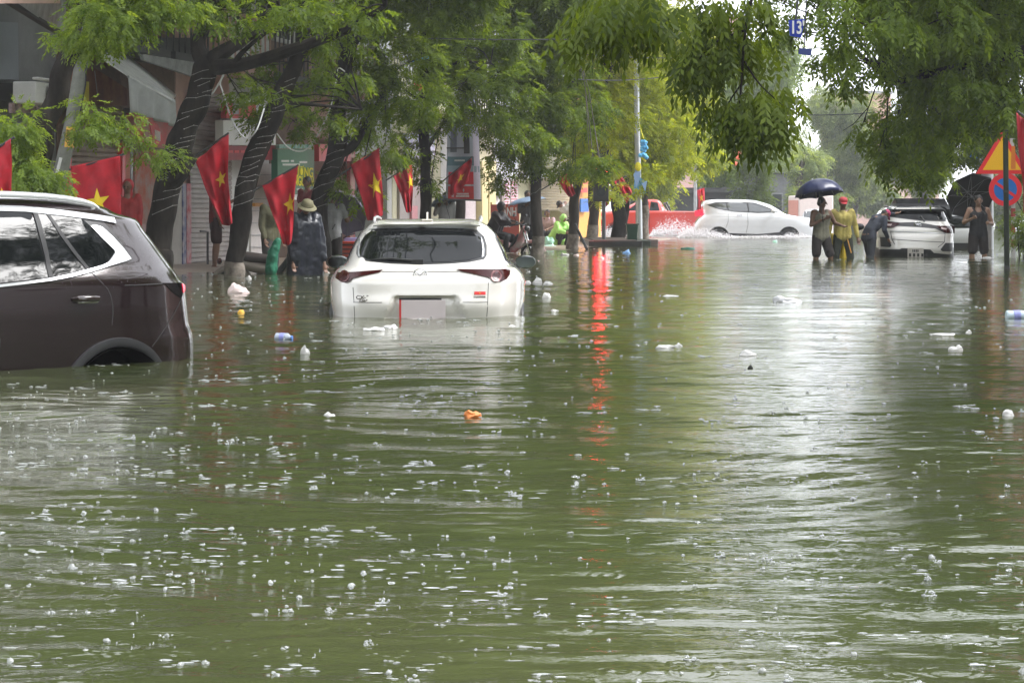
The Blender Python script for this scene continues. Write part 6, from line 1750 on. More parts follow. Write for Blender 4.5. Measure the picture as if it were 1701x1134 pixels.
def person(label, px, D, feet_z, height, yaw, J=None, top=None, bottom=None, sleeve='short', leg='shorts', hair=True, hat=None, skin=None, coat=None, shoes=True, group=None, grip=()):
    """yaw: which way the figure faces, 0 = away from the camera, 180 = towards it, 90 = picture left, -90 = picture right.
    J: joint overrides in figure frame (x right hand side of the figure, y forward, z up), for a 1.70 m body"""
    k = height / 1.70
    base = Vector((P(px, 352, D).x, D, feet_z))
    o = thing('person', label, 'person', base, R(yaw), group)
    skin = skin or M_skin
    j = dict(pelvis=(0, 0, .93), waist=(0, .0, 1.08), chest=(0, .01, 1.27), neck=(0, .0, 1.44), head=(0, .02, 1.58), face=0,
             ls=(-.185, 0, 1.39), rs=(.185, 0, 1.39), le=(-.23, -.02, 1.11), re=(.23, -.02, 1.11), lw=(-.24, .06, .87), rw=(.24, .06, .87),
             lh=(-.09, 0, .90), rh=(.09, 0, .90), lk=(-.10, .02, .49), rk=(.10, .02, .49), la=(-.11, -.02, .08), ra=(.11, -.02, .08))
    if J: j.update(J)
    V = {a: Vector(b_) * k for a, b_ in j.items() if a != 'face'}
    S = []
    c = lambda a, r0, b_, r1: S.append(('c', a, r0 * k, b_, r1 * k))
    sx = (V['rs'] - V['ls']).normalized()
    ht = (V['head'] - V['neck']).normalized(); fw = Vector((math.sin(R(j['face'])), math.cos(R(j['face'])), 0))
    fw = (fw - ht * fw.dot(ht)).normalized(); ear = fw.cross(ht)
    # torso
    for w_ in (-.075, 0, .075): c(V['pelvis'] + sx * w_ * k, .105, V['waist'] + sx * w_ * .75 * k, .092)
    for w_ in (-.085, 0, .085): c(V['waist'] + sx * w_ * .75 * k, .092, V['chest'] + sx * w_ * 1.05 * k, .108)
    c(V['chest'] + sx * -.09 * k, .10, V['ls'] + sx * .03 * k, .062); c(V['chest'] + sx * .09 * k, .10, V['rs'] - sx * .03 * k, .062)
    c(V['chest'] + Vector((0, 0, .06)) * k, .09, V['neck'], .058); c(V['neck'], .056, V['neck'].lerp(V['head'], .6), .056)
    # head with jaw, nose, ears
    hc = V['head']
    S.append(('b', hc + ht * .012 * k, (.074 * k, .090 * k, .100 * k)))
    S.append(('b', hc - ht * .060 * k + fw * .024 * k, (.050 * k, .055 * k, .052 * k)))
    c(hc + fw * .088 * k + ht * .012 * k, .010, hc + fw * .108 * k - ht * .022 * k, .014)
    for sg in (-1, 1): c(hc + ear * sg * .076 * k - fw * .004 * k + ht * .018 * k, .012, hc + ear * sg * .078 * k - ht * .022 * k, .009)
    # limbs
    for s_ in 'lr':
        c(V[s_ + 's'], .056, V[s_ + 'e'], .042); c(V[s_ + 'e'], .042, V[s_ + 'w'], .027)
        c(V[s_ + 'h'], .098, V[s_ + 'k'], .058); c(V[s_ + 'k'], .058, lerp3(V[s_ + 'k'], V[s_ + 'a'], .35), .060); c(lerp3(V[s_ + 'k'], V[s_ + 'a'], .35), .060, V[s_ + 'a'], .036)
        a_ = V[s_ + 'a']; c(a_ + Vector((0, -.03, -.03)) * k, .036, a_ + Vector((0, .13, -.055)) * k, .030)
        # hand: palm, four unequal bent fingers, a thumb off the side
        w_ = V[s_ + 'w']; d = (w_ - V[s_ + 'e']).normalized()
        side = d.cross(Vector((0, 1, 0)) if abs(d.y) < .9 else Vector((0, 0, 1))).normalized()
        nrm = side.cross(d).normalized()
        curl = 1.5 if s_ in grip else .45
        c(w_, .026, w_ + d * .075 * k, .030)
        c(w_ + d * .04 * k - side * .022 * k, .017, w_ + d * .085 * k - side * .026 * k, .014); c(w_ + d * .04 * k + side * .022 * k, .017, w_ + d * .085 * k + side * .026 * k, .014)
        for q_, (of, ln) in enumerate(((-.030, .070), (-.011, .082), (.009, .078), (.028, .060))):
            b0 = w_ + d * .088 * k + side * of * k
            d1 = (d + nrm * curl * .5).normalized(); d2 = (d + nrm * curl * 1.6).normalized()
            b1 = b0 + d1 * ln * .5 * k; b2 = b1 + d2 * ln * .5 * k
            c(b0, .0095, b1, .0088); c(b1, .0088, b2, .0075)
        tb = w_ + d * .03 * k - side * .028 * k; t1 = tb + (d * .7 - side * .8 + nrm * .3).normalized() * .036 * k
        c(tb, .012, t1, .0105); c(t1, .0105, t1 + (d + nrm * .4).normalized() * .03 * k, .009)
    body = blob_mesh(S, 'body', skin, o, vox=.0085, smooth=3)
    # eyes, brows, mouth
    mb = MB()
    for sg in (-1, 1): mb.ball(hc + fw * .080 * k + ear * sg * .030 * k + ht * .012 * k, .011 * k, 8, 5)
    mb.build('eyes', M_hair, o)
    mb = MB(); mb.tube([hc + fw * .074 * k - ear * .024 * k - ht * .055 * k, hc + fw * .083 * k - ht * .053 * k, hc + fw * .074 * k + ear * .024 * k - ht * .055 * k], .0055 * k, 5); mb.build('mouth', mat('lips', (.20, .07, .06), .5), o)
    if hair:
        blob_mesh([('b', hc + ht * .030 * k - fw * .014 * k, (.083 * k, .092 * k, .092 * k)), ('b', hc - fw * .045 * k - ht * .015 * k, (.068 * k, .052 * k, .07 * k))], 'hair', M_hair, o, vox=.013, smooth=2, noise=.012)
    # clothing
    if top:
        T = []
        t = lambda a, r0, b_, r1: T.append(('c', a, r0 * k, b_, r1 * k))
        for w_ in (-.08, 0, .08): t(V['pelvis'] + sx * w_ * k + Vector((0, 0, -.05)), .120, V['waist'] + sx * w_ * .8 * k, .108); t(V['waist'] + sx * w_ * .8 * k, .108, V['chest'] + sx * w_ * 1.05 * k, .120)
        if sleeve == 'tank':
            t(V['chest'] - sx * .09 * k, .112, V['ls'] + sx * .06 * k + Vector((0, 0, .01)), .055); t(V['chest'] + sx * .09 * k, .112, V['rs'] - sx * .06 * k + Vector((0, 0, .01)), .055)
        else:
            t(V['chest'] - sx * .09 * k, .112, V['ls'], .072); t(V['chest'] + sx * .09 * k, .112, V['rs'], .072)
            for s_ in 'lr':
                if sleeve == 'short': t(V[s_ + 's'], .074, lerp3(V[s_ + 's'], V[s_ + 'e'], .62), .066)
                else: t(V[s_ + 's'], .074, V[s_ + 'e'], .058); t(V[s_ + 'e'], .058, lerp3(V[s_ + 'e'], V[s_ + 'w'], .88), .044)
            t(V['chest'] + Vector((0, 0, .05)) * k, .10, V['neck'] - ht * .03 * k, .070)
        blob_mesh(T, 'shirt', top, o, vox=.013, smooth=4, noise=.022)
    if bottom:
        T = []
        t = lambda a, r0, b_, r1: T.append(('c', a, r0 * k, b_, r1 * k))
        t(V['pelvis'] + sx * -.07 * k - Vector((0, 0, .03)), .104, V['pelvis'] + sx * .07 * k - Vector((0, 0, .03)), .104)
        for s_ in 'lr':
            t(V['pelvis'] + sx * (-.07 if s_ == 'l' else .07) * k - Vector((0, 0, .03)), .104, V[s_ + 'h'], .108)
            if leg == 'shorts': t(V[s_ + 'h'], .110, lerp3(V[s_ + 'h'], V[s_ + 'k'], .86), .098)
            else: t(V[s_ + 'h'], .112, V[s_ + 'k'], .078); t(V[s_ + 'k'], .078, lerp3(V[s_ + 'k'], V[s_ + 'a'], .92), .062)
        blob_mesh(T, 'trousers' if leg != 'shorts' else 'shorts', bottom, o, vox=.013, smooth=3, noise=.02)
    if coat:                           # long rain cape flaring from the shoulders
        zb = coat[1]
        T = [('c', V['chest'] - sx * .10 * k, .145 * k, V['ls'], .105 * k), ('c', V['chest'] + sx * .10 * k, .145 * k, V['rs'], .105 * k), ('c', V['chest'] + Vector((0, 0, .06)), .11 * k, V['neck'], .085 * k)]
        low = Vector((V['pelvis'].x, V['pelvis'].y, zb))
        for w_ in (-.12, 0, .12): T.append(('c', V['chest'] + sx * w_ * k, .145 * k, V['pelvis'] + sx * w_ * 1.2 * k, .165 * k)); T.append(('c', V['pelvis'] + sx * w_ * 1.2 * k, .165 * k, low + sx * w_ * 1.5 * k, .15 * k))
        for s_ in 'lr': T.append(('c', V[s_ + 's'], .10 * k, V[s_ + 'e'], .085 * k)); T.append(('c', V[s_ + 'e'], .085 * k, lerp3(V[s_ + 'e'], V[s_ + 'w'], .8), .065 * k))
        if coat[2]: T.append(('b', hc + ht * .02 * k - fw * .03 * k, (.11 * k, .115 * k, .125 * k)))
        blob_mesh(T, 'raincoat', coat[0], o, vox=.015, smooth=4, noise=.028)
    if hat:
        kind, m = hat
        mb = MB()
        Mx = Matrix(((ear.x, fw.x, ht.x, 0), (ear.y, fw.y, ht.y, 0), (ear.z, fw.z, ht.z, 0), (0, 0, 0, 1)))
        if kind == 'cap':
            mb.lathe([(.090 * k, 0), (.094 * k, .03 * k), (.085 * k, .065 * k), (.05 * k, .092 * k), (.0, .10 * k)], hc + ht * .028 * k - fw * .005 * k, 18, Mx)
            a0 = hc + ht * .034 * k; N = 8; vs = []
            for i in range(N + 1):
                a = math.pi * (.12 + .76 * i / N); e = ear * math.cos(a) * .078 * k
                vs += [a0 + e + fw * math.sin(a) * .08 * k, a0 + e * .95 + fw * (math.sin(a) * .155 + .01) * k - ht * .018 * k, a0 + e * .95 + fw * (math.sin(a) * .155 + .01) * k - ht * .024 * k, a0 + e + fw * math.sin(a) * .08 * k - ht * .008 * k]
            mb.add(vs, [(4 * i + q_, 4 * i + (q_ + 1) % 4, 4 * i + 4 + (q_ + 1) % 4, 4 * i + 4 + q_) for i in range(N) for q_ in range(4)])
        elif kind == 'helmet':         # pith helmet: dome and sloping brim
            mb.lathe([(.165 * k, -.022 * k), (.150 * k, -.004 * k), (.108 * k, .012 * k), (.102 * k, .045 * k), (.085 * k, .088 * k), (.045 * k, .112 * k), (.0, .120 * k)], hc + ht * .035 * k, 22, Mx)
            mb.lathe([(.110 * k, .012 * k), (.112 * k, .034 * k), (.10 * k, .034 * k)], hc + ht * .035 * k, 22, Mx)
        elif kind == 'bike_helmet':
            mb.ball(hc + ht * .03 * k - fw * .01 * k, (.118 * k, .125 * k, .118 * k), 18, 10)
        elif kind == 'hood':
            pass
        if kind != 'hood': mb.build('hat', m, o, smooth=True)
        else: blob_mesh([('b', hc + ht * .02 * k - fw * .066 * k, (.108 * k, .098 * k, .125 * k)), ('c', hc - ht * .08 * k - fw * .06 * k, .08 * k, V['neck'] - fw * .05 * k, .09 * k)], 'hood', m, o, vox=.014, smooth=2)
    return o

def umbrella(label, tip, hand, rad, m, dark=None, depth=.30, n=8, group=None):
    """tip: top of the canopy, hand: lower end of the shaft (world points)"""
    tip, hand = Vector(tip), Vector(hand)
    o = thing('umbrella', label, 'umbrella', hand, 0, group)
    ax = (tip - hand).normalized()
    u = ax.orthogonal().normalized(); v = ax.cross(u)
    mb = MB(); rows = 8; seg = 4; tot = n * seg; vs = [tip]
    for i in range(1, rows + 1):
        t_ = i / rows
        for k in range(tot):
            a = 2 * math.pi * k / tot; q_ = (k % seg) / seg
            sc = 1 - .11 * math.sin(math.pi * q_) * t_ ** 1.5
            dz = depth * rad * (t_ ** 2.2) * (1.12 if False else 1.0) - .035 * rad * math.sin(math.pi * q_) * t_
            vs.append(tip + (u * math.cos(a) + v * math.sin(a)) * rad * sc * math.sin(t_ * 1.35) / math.sin(1.35) - ax * (dz + depth * .6 * rad * t_ ** 1.3))
    fs = [(0, 1 + k, 1 + (k + 1) % tot) for k in range(tot)]
    for i in range(rows - 1):
        for k in range(tot):
            a = 1 + i * tot
            fs.append((a + k, a + tot + k, a + tot + (k + 1) % tot, a + (k + 1) % tot))
    mb.add(vs, fs)
    cn = mb.build('canopy', m, o, smooth=True, world=True)
    md = cn.modifiers.new('thickness', 'SOLIDIFY'); md.thickness = .003
    mb = MB(); mb.tube([tip + ax * .05, hand - ax * .04], .007, 6); mb.build('shaft', M_metald, o, world=True)
    mb = MB(); mb.tube([hand - ax * .02, hand - ax * .14], .014, 8); mb.build('handle', M_black, o, world=True)
    for k in range(n):
        a = 2 * math.pi * k / n; e = vs[1 + (rows - 1) * tot + k * seg]
        mid = vs[1 + (rows // 2) * tot + k * seg]
        mb = MB(); mb.tube([tip - ax * .02, mid - ax * .012, e - ax * .01], .004, 4); mb.tube([mid - ax * .012, tip - ax * rad * .45], .0035, 4); mb.build('rib', M_metal, o, world=True)
    return o

W = lambda px, py, D: P(px, py, D)
# --- wading pair under the navy umbrella
person('man in grey tank top and black shorts wading under the navy umbrella', 1364, 44.3, -.44, 1.69, 205,
       J=dict(re=(.27, .05, 1.13), rw=(.06, .24, 1.26), le=(-.30, .05, 1.17), lw=(-.34, .24, 1.12), lk=(-.16, .10, .50), la=(-.18, .02, .08), rk=(.13, .02, .5), ra=(.15, -.06, .08), face=-40, neck=(0, .02, 1.44), head=(.01, .05, 1.585)),
       top=cloth('olive grey tank top', (.17, .165, .12)), bottom=cloth('black shorts', (.022, .015, .014)), sleeve='tank', skin=M_skind, grip='r')
umbrella('navy blue umbrella held over the two wading men', W(1357.5, 297, 44.1), W(1366, 358, 44.0), .50, mat('navy umbrella cloth', (.012, .018, .075), .35, noise=.25, nscale=4), depth=.42)
o = person('man in yellow long-sleeved shirt, red cap and dark trousers wading beside the umbrella holder', 1400, 44.9, -.44, 1.69, 185,
       J=dict(le=(-.27, -.02, 1.10), re=(.27, -.02, 1.12), lw=(-.30, .06, .86), rw=(.30, .04, .88), lk=(-.15, .03, .5), la=(-.22, 0, .08), rk=(.15, .03, .5), ra=(.22, -.02, .08), head=(0, .03, 1.58)),
       top=cloth('mustard yellow shirt', (.46, .38, .10)), bottom=cloth('dark olive trousers', (.035, .042, .03)), sleeve='long', leg='long', hat=('cap', mat('red cap cloth', (.42, .03, .04), .7)), skin=M_skind)
mb = MB()
def tail(u, v): return Vector(((u - .5) * .42, -.20 - .05 * math.sin(u * 12), .95 - .58 * v))
mb.grid(tail, 14, 8); q_ = mb.build('raincoat_tail', mat('bright yellow plastic cape', (.80, .62, .06), .35), o, smooth=True); q_.modifiers.new('t', 'SOLIDIFY').thickness = .004
o2 = thing('stick', 'thin orange stick hanging from the yellow shirted man\'s hand', 'stick', W(1408, 420, 44.8)); mb = MB(); mb.tube([W(1408, 398, 44.75), W(1414, 420, 44.7)], .012, 6); mb.build('shaft', M_orange, o2, world=True)
# --- bending figure pushing the compact car
person('stooping person in dark jacket and magenta cap pushing the white compact car', 1444, 45.6, -.44, 1.60, -62,
       J=dict(pelvis=(0, -.02, .95), waist=(0, .03, 1.08), chest=(0, .20, 1.24), neck=(0, .34, 1.36), head=(0, .44, 1.42), ls=(-.18, .28, 1.34), rs=(.18, .28, 1.33), le=(-.18, .52, 1.40), lw=(-.10, .78, 1.44), re=(.25, .22, 1.08), rw=(.22, .34, .90),
              lk=(-.14, .12, .50), la=(-.15, -.02, .08), rk=(.14, -.06, .5), ra=(.16, -.30, .10), face=10),
       top=cloth('dark navy jacket', (.030, .036, .055)), bottom=cloth('dark blue trousers', (.030, .034, .045)), sleeve='long', leg='long', hat=('cap', mat('magenta cap cloth', (.42, .03, .11), .7)))
# --- man with black umbrella at the right
person('man in black vest and shorts under the big black umbrella at the right', 1625, 45.2, -.40, 1.70, 178,
       J=dict(re=(.30, .02, 1.13), rw=(.15, .22, 1.22), le=(-.28, .02, 1.10), lw=(-.16, .24, 1.12), lk=(-.12, .03, .5), rk=(.13, .03, .5), la=(-.15, 0, .08), ra=(.15, 0, .08), head=(0, .04, 1.58)),
       top=cloth('black vest', (.014, .014, .017)), bottom=cloth('black shorts', (.012, .013, .018)), sleeve='tank', skin=mat('lit skin', (.30, .17, .11), .5, noise=.1), grip='rl')  # skin tone lightened, light put into its colour
umbrella('big black umbrella tilted behind the man at the right', W(1607, 318, 45.9), W(1633, 352, 45.1), .56, mat('black umbrella cloth', (.010, .010, .011), .55), depth=.26)
# --- raincoat figure with pith helmet
person('figure in dark navy rain cape and olive pith helmet, wading by the second lit trunk', 507, 33.0, -.42, 1.56, -150,
       J=dict(re=(.25, -.02, 1.10), rw=(.26, .10, .66), le=(-.27, .02, 1.06), lw=(-.28, .14, .64), face=20, head=(0, .06, 1.56)), top=None, bottom=cloth('dark trousers', (.02, .02, .025)), leg='long',
       hat=('helmet', mat('faded olive helmet', (.22, .20, .11), .7, noise=.2)), coat=(cloth('dark navy rain cape', (.012, .015, .026), .35), .36, False))
# --- person in grey shirt under the mauve umbrella
person('person in pale grey shirt and black shorts beside the mauve umbrella', 551, 38.0, -.30, 1.62, -10,
       J=dict(re=(.27, .08, 1.15), rw=(.30, .26, 1.30), head=(.02, .08, 1.56)), top=cloth('pale grey shirt', (.36, .36, .38)), bottom=cloth('black shorts', (.015, .015, .02)), grip='r')
umbrella('mauve umbrella tipped sideways, left of the white car', W(574, 341, 38.3), W(557, 372, 37.9), .50, mat('mauve umbrella cloth', (.34, .29, .44), .5, noise=.25, nscale=3), depth=.3)
# --- people on the pavement, left
person('person in dark red top with bare legs on the pavement behind the folded flag', 358, 36.6, -.03, 1.62, -80,
       J=dict(le=(-.20, .16, 1.14), lw=(-.16, .34, 1.24)), top=cloth('dark red top', (.20, .02, .02)), bottom=cloth('dark shorts', (.05, .02, .02)))
person('person in khaki jacket and pale cap bending behind the stranded scooter', 449, 35.0, -.30, 1.60, -120,
       J=dict(chest=(0, .08, 1.26), neck=(0, .14, 1.41), head=(0, .20, 1.53)), top=cloth('khaki jacket', (.17, .16, .09)), bottom=cloth('grey trousers', (.12, .12, .12)), sleeve='long', leg='long', hat=('cap', mat('pale cap', (.5, .38, .32), .7)))
person('dark haired person in a maroon shirt, head visible above the pith helmet', 511, 40.0, .0, 1.60, 140, J=dict(), top=cloth('maroon shirt', (.22, .03, .035)), bottom=cloth('grey trousers', (.12, .12, .12)), leg='long')
person('person in a red rain hood on the pavement, face just above the dark car', 212, 32.5, .02, 1.40, 175, top=cloth('red rain jacket', (.45, .04, .04)), bottom=cloth('grey trousers', (.12, .12, .12)), sleeve='long', leg='long', hair=False, hat=('hood', mat('red hood', (.55, .04, .05), .5)))
person('person in pale grey coat under the grey-blue umbrella behind the roof of the white car', 740, 47.5, -.10, 1.48, 180, top=cloth('pale grey coat', (.42, .42, .42)), bottom=cloth('grey trousers', (.12, .12, .12)), sleeve='long', leg='long', skin=M_skind,
       J=dict(re=(.25, .08, 1.15), rw=(.16, .22, 1.34)), grip='r')
umbrella('grey-blue umbrella behind the roof of the white car', W(736, 325.5, 47.3), W(747, 362, 47.2), .33, mat('grey blue umbrella cloth', (.17, .21, .29), .5, noise=.2, nscale=3), depth=.3)
person('person in dark clothes and grey sleeves beside the limewashed tree, under the sky blue umbrella', 876, 52.0, -.12, 1.58, -160, top=cloth('grey and black top', (.13, .12, .12)), bottom=cloth('black skirt trousers', (.012, .012, .014)), sleeve='long', leg='long',
       J=dict(re=(.24, .06, 1.16), rw=(.14, .26, 1.30)), grip='r')
umbrella('sky blue umbrella half hidden by the straight tree right of the white car', W(873, 327.5, 51.8), W(878, 352, 51.8), .46, mat('sky blue umbrella cloth', (.38, .52, .75), .45, noise=.1), depth=.18)

# ================================================================== MOTORBIKES
def motorbike(label, px, D, z, rotz, m, tilt=0.0, m2=None, spoked=True):
    o = thing('motorbike', label, 'motorbike', (P(px, 352, D).x, D, z), rotz)
    o.rotation_euler = (tilt, 0, rotz)
    def part(fn, nm, mm, sm=True):
        mb = MB(); fn(mb); return mb.build(nm, mm, o, smooth=sm)
    for x in (-.62, .62):
        mb = MB(); mb.tube([(x + .27 * math.cos(a), 0, .29 + .27 * math.sin(a)) for a in np.linspace(0, 2 * math.pi, 29)], .032, 8); wh = mb.build('wheel', M_tyre, o, smooth=True)
        mb = MB(); mb.tube([(x + .225 * math.cos(a), 0, .29 + .225 * math.sin(a)) for a in np.linspace(0, 2 * math.pi, 29)], .012, 6)
        for k in range(14): a = 2 * math.pi * k / 14; mb.tube([(x, .02 * (-1) ** k, .29), (x + .225 * math.cos(a), 0, .29 + .225 * math.sin(a))], .003, 3)
        mb.lathe([(0, -.05), (.035, -.05), (.035, .05), (0, .05)], (x, 0, .29), 10, Matrix.Rotation(R(90), 4, 'X')); mb.build('rim', M_chrome, wh)
        part(lambda mb: mb.tube([(x + .33 * math.cos(a), 0, .29 + .33 * math.sin(a)) for a in np.linspace(.3, 2.4, 12)], .045, 8), 'mudguard', m)
    part(lambda mb: (mb.tube([(.62, -.07, .29), (.44, -.07, .82), (.40, -.04, .98)], .018, 8), mb.tube([(.62, .07, .29), (.44, .07, .82), (.40, .04, .98)], .018, 8)), 'fork', M_chrome)
    part(lambda mb: mb.tube([(.34, -.34, 1.02), (.38, -.2, 1.04), (.41, 0, 1.0), (.38, .2, 1.04), (.34, .34, 1.02)], .016, 8), 'handlebar', M_black)
    part(lambda mb: mb.tube([(.30, 0, .78), (.05, 0, .45), (-.35, 0, .42)], [.05, .06, .05], 8), 'frame', M_metald)
    blob_mesh([('c', (.42, 0, .92), .07, (.30, 0, .55), .10), ('c', (.30, 0, .55), .10, (.12, 0, .40), .08), ('c', (-.1, 0, .60), .10, (-.55, 0, .70), .09), ('c', (.05, 0, .52), .07, (-.1, 0, .60), .09)], 'fairing', m, o, vox=.018, smooth=4)
    blob_mesh([('c', (.02, 0, .74), .075, (-.35, 0, .78), .09), ('c', (-.35, 0, .78), .09, (-.62, 0, .82), .07)], 'seat', m2 or M_black, o, vox=.018, smooth=4)
    part(lambda mb: mb.ball((.50, 0, .93), (.07, .08, .07), 12, 8), 'headlamp', M_glassc)
    part(lambda mb: mb.ball((-.80, 0, .72), (.04, .07, .05), 10, 6), 'tail_light', M_lamp)
    part(lambda mb: mb.lathe([(0, -.14), (.10, -.12), (.12, 0), (.10, .12), (0, .14)], (.02, 0, .32), 12, Matrix.Rotation(R(90), 4, 'X')), 'engine', M_metald)
    part(lambda mb: mb.tube([(.1, -.10, .25), (-.3, -.12, .24), (-.75, -.14, .30)], [.025, .04, .045], 8), 'exhaust', M_metald)
    for sg in (-1, 1):
        part(lambda mb: (mb.tube([(.36, sg * .28, 1.03), (.33, sg * .34, 1.20)], .006, 5), mb.ball((.32, sg * .35, 1.23), (.02, .06, .04), 10, 6)), 'mirror', M_black)
    return o
motorbike('half-sunk beige and grey scooter under a green cloth, beside the caped figure', 452, 34.0, -.52, R(0), mat('beige silver plastic', (.28, .24, .20), .35, coat=.4), tilt=R(10), m2=mat('dark brown seat', (.045, .032, .028), .5))
o = thing('green_cloth', 'wet green cloth draped over the half-sunk scooter', 'cloth', P(455, 443, 33.6))
blob_mesh([('c', o.location * 0 + Vector((.06, 0, .40)), .055, Vector((-.02, -.02, .18)), .085), ('c', Vector((-.02, -.02, .18)), .085, Vector((-.04, -.03, -.05)), .10)], 'cloth', mat('wet green cloth', (.03, .26, .15), .6, noise=.3, nscale=8), o, vox=.014, smooth=4, noise=.04)
motorbike('red and white motorbike with spoked wheel carrying the hooded rider behind the white car', 843, 51.0, -.36, R(-24), mat('red white fairing', (.55, .05, .06), .35, col2=(.6, .58, .56), nscale=3, coat=.4))
person('rider in black hooded rain cape sitting on the red motorbike behind the white car', 829, 51.0, -.32, 1.62, -114,
       J=dict(pelvis=(0, -.18, .80), waist=(0, -.12, .95), chest=(0, -.02, 1.14), neck=(0, .04, 1.30), head=(0, .08, 1.44), ls=(-.18, -.02, 1.26), rs=(.18, -.02, 1.26), le=(-.24, .18, 1.06), re=(.24, .18, 1.06), lw=(-.22, .42, 1.06), rw=(.22, .42, 1.06),
              lh=(-.10, -.12, .78), rh=(.10, -.12, .78), lk=(-.16, .28, .72), rk=(.16, .28, .72), la=(-.16, .22, .32), ra=(.16, .22, .32)),
       top=None, bottom=cloth('black rain trousers', (.02, .02, .022)), leg='long', hair=False, coat=(cloth('black plum rain cape', (.022, .015, .018), .35), .52, True), grip='lr')
# vendor crates beside the white car
mb = MB(); 
o = thing('crate', 'orange-red plastic crate just left of the white car', 'crate', P(581, 442, 38.6)); o.location.z = -.1
b0 = P(581, 430, 38.6)
mb.box(P(581, 419, 38.6), (.30, .30, .36)); mb.box(P(581, 402.5, 38.6), (.34, .34, .03)); mb.build('box', mat('orange red plastic', (.60, .07, .03), .4), o, world=True, bevel=.015)
mb = MB()
for k in range(4): mb.box(P(581, 407 + k * 7, 38.44), (.26, .01, .02))
mb.build('slots', M_dark, o, world=True)
o = thing('basket', 'pale violet basket with dark handle on the orange-red crate', 'basket', P(583, 401, 38.6))
mb = MB(); mb.box(P(583, 398, 38.6), (.24, .2, .07)); mb.build('tub', mat('pale violet plastic', (.40, .38, .72), .5), o, world=True, bevel=.01)
mb = MB(); mb.tube([P(570, 396, 38.5), P(578, 391, 38.5), P(590, 388, 38.5)], .012, 6); mb.build('handle', M_metald, o, world=True)

# ================================================================== JUNCTION CLUTTER
D = 60.2
o = thing('kerb_planter', 'low black kerb planter round the trees at the junction', 'planter', P(1020, 410, D)); o.location.z = -.3
mb = MB(); x0, x1 = P(978, 0, D).x, P(1067, 0, D).x
mb.box(((x0 + x1) / 2, D + 4, -.08), (x1 - x0, 8, .46)); mb.build('kerb', mat('black wet kerb', (.022, .020, .020), .35, noise=.3, nscale=5), o, world=True, bevel=.02)
mb = MB(); mb.box(((x0 + x1) / 2, D + 4, .155), (x1 - x0 - .3, 7.7, .02)); mb.build('soil', mat('wet soil', (.05, .035, .025), .9, noise=.3), o, world=True)
o = thing('kerb_block', 'dark green-grey kerb block at the right end of the planter', 'kerb stone', P(1078, 410, D)); o.location.z = -.3
mb = MB(); x0, x1 = P(1068, 0, D).x, P(1085, 0, D).x; mb.box(((x0 + x1) / 2, D + 3, -.07), (x1 - x0, 4, .44)); mb.build('block', mat('mossy dark kerb', (.035, .045, .035), .5, noise=.3), o, world=True, bevel=.02)
o = thing('kerb_block', 'reddish grey stone block right of the dark kerb planter', 'kerb stone', P(1093, 408, D)); o.location.z = -.3
mb = MB(); x0, x1 = P(1087, 0, D).x, P(1100, 0, D).x; mb.box(((x0 + x1) / 2, D + 2.6, -.04), (x1 - x0, 2, .42)); mb.build('block', mat('reddish grey stone', (.20, .15, .14), .7, noise=.3), o, world=True, bevel=.02)
o = thing('litter_bin', 'dark green wheeled bin on the kerb planter beside the silver lamp post', 'bin', P(1050, 402, 62)); o.location.z = .16
mb = MB(); c = P(1050, 388, 62)
for (wa, za), (wb_, zb_) in (((.26, .17), (.33, .56)),):
    a = [(-wa / 2, -.14, 0), (wa / 2, -.14, 0), (wa / 2, .14, 0), (-wa / 2, .14, 0)]
    b_ = [(-wb_ / 2, -.18, .42), (wb_ / 2, -.18, .42), (wb_ / 2, .18, .42), (-wb_ / 2, .18, .42)]
    mb.add(a + b_, [(0, 3, 2, 1), (4, 5, 6, 7), (0, 1, 5, 4), (1, 2, 6, 5), (2, 3, 7, 6), (3, 0, 4, 7)])
M_bin = mat('dark green plastic', (.010, .055, .030), .4); mb.build('tub', M_bin, o, bevel=.02)
mb = MB(); mb.box((0, 0, .44), (.37, .40, .035)); mb.tube([(-.15, .2, .43), (.15, .2, .43)], .02, 6); mb.build('lid', M_bin, o, bevel=.012)
mb = MB(); mb.lathe([(0, -.02), (.06, -.02), (.06, .02), (0, .02)], (-.13, .14, .05), 12, Matrix.Rotation(R(90), 4, 'Y')); mb.lathe([(0, -.02), (.06, -.02), (.06, .02), (0, .02)], (.13, .14, .05), 12, Matrix.Rotation(R(90), 4, 'Y')); mb.build('wheels', M_tyre, o)
mb = MB(); mb.tube([P(955, 372, 55.6), P(975, 414, 55.0)], .035, 6); o = mb.build('tree_prop', M_black); recenter(o); tag(o, 'black prop leaning against the limewashed tree left of the planter', 'stick')
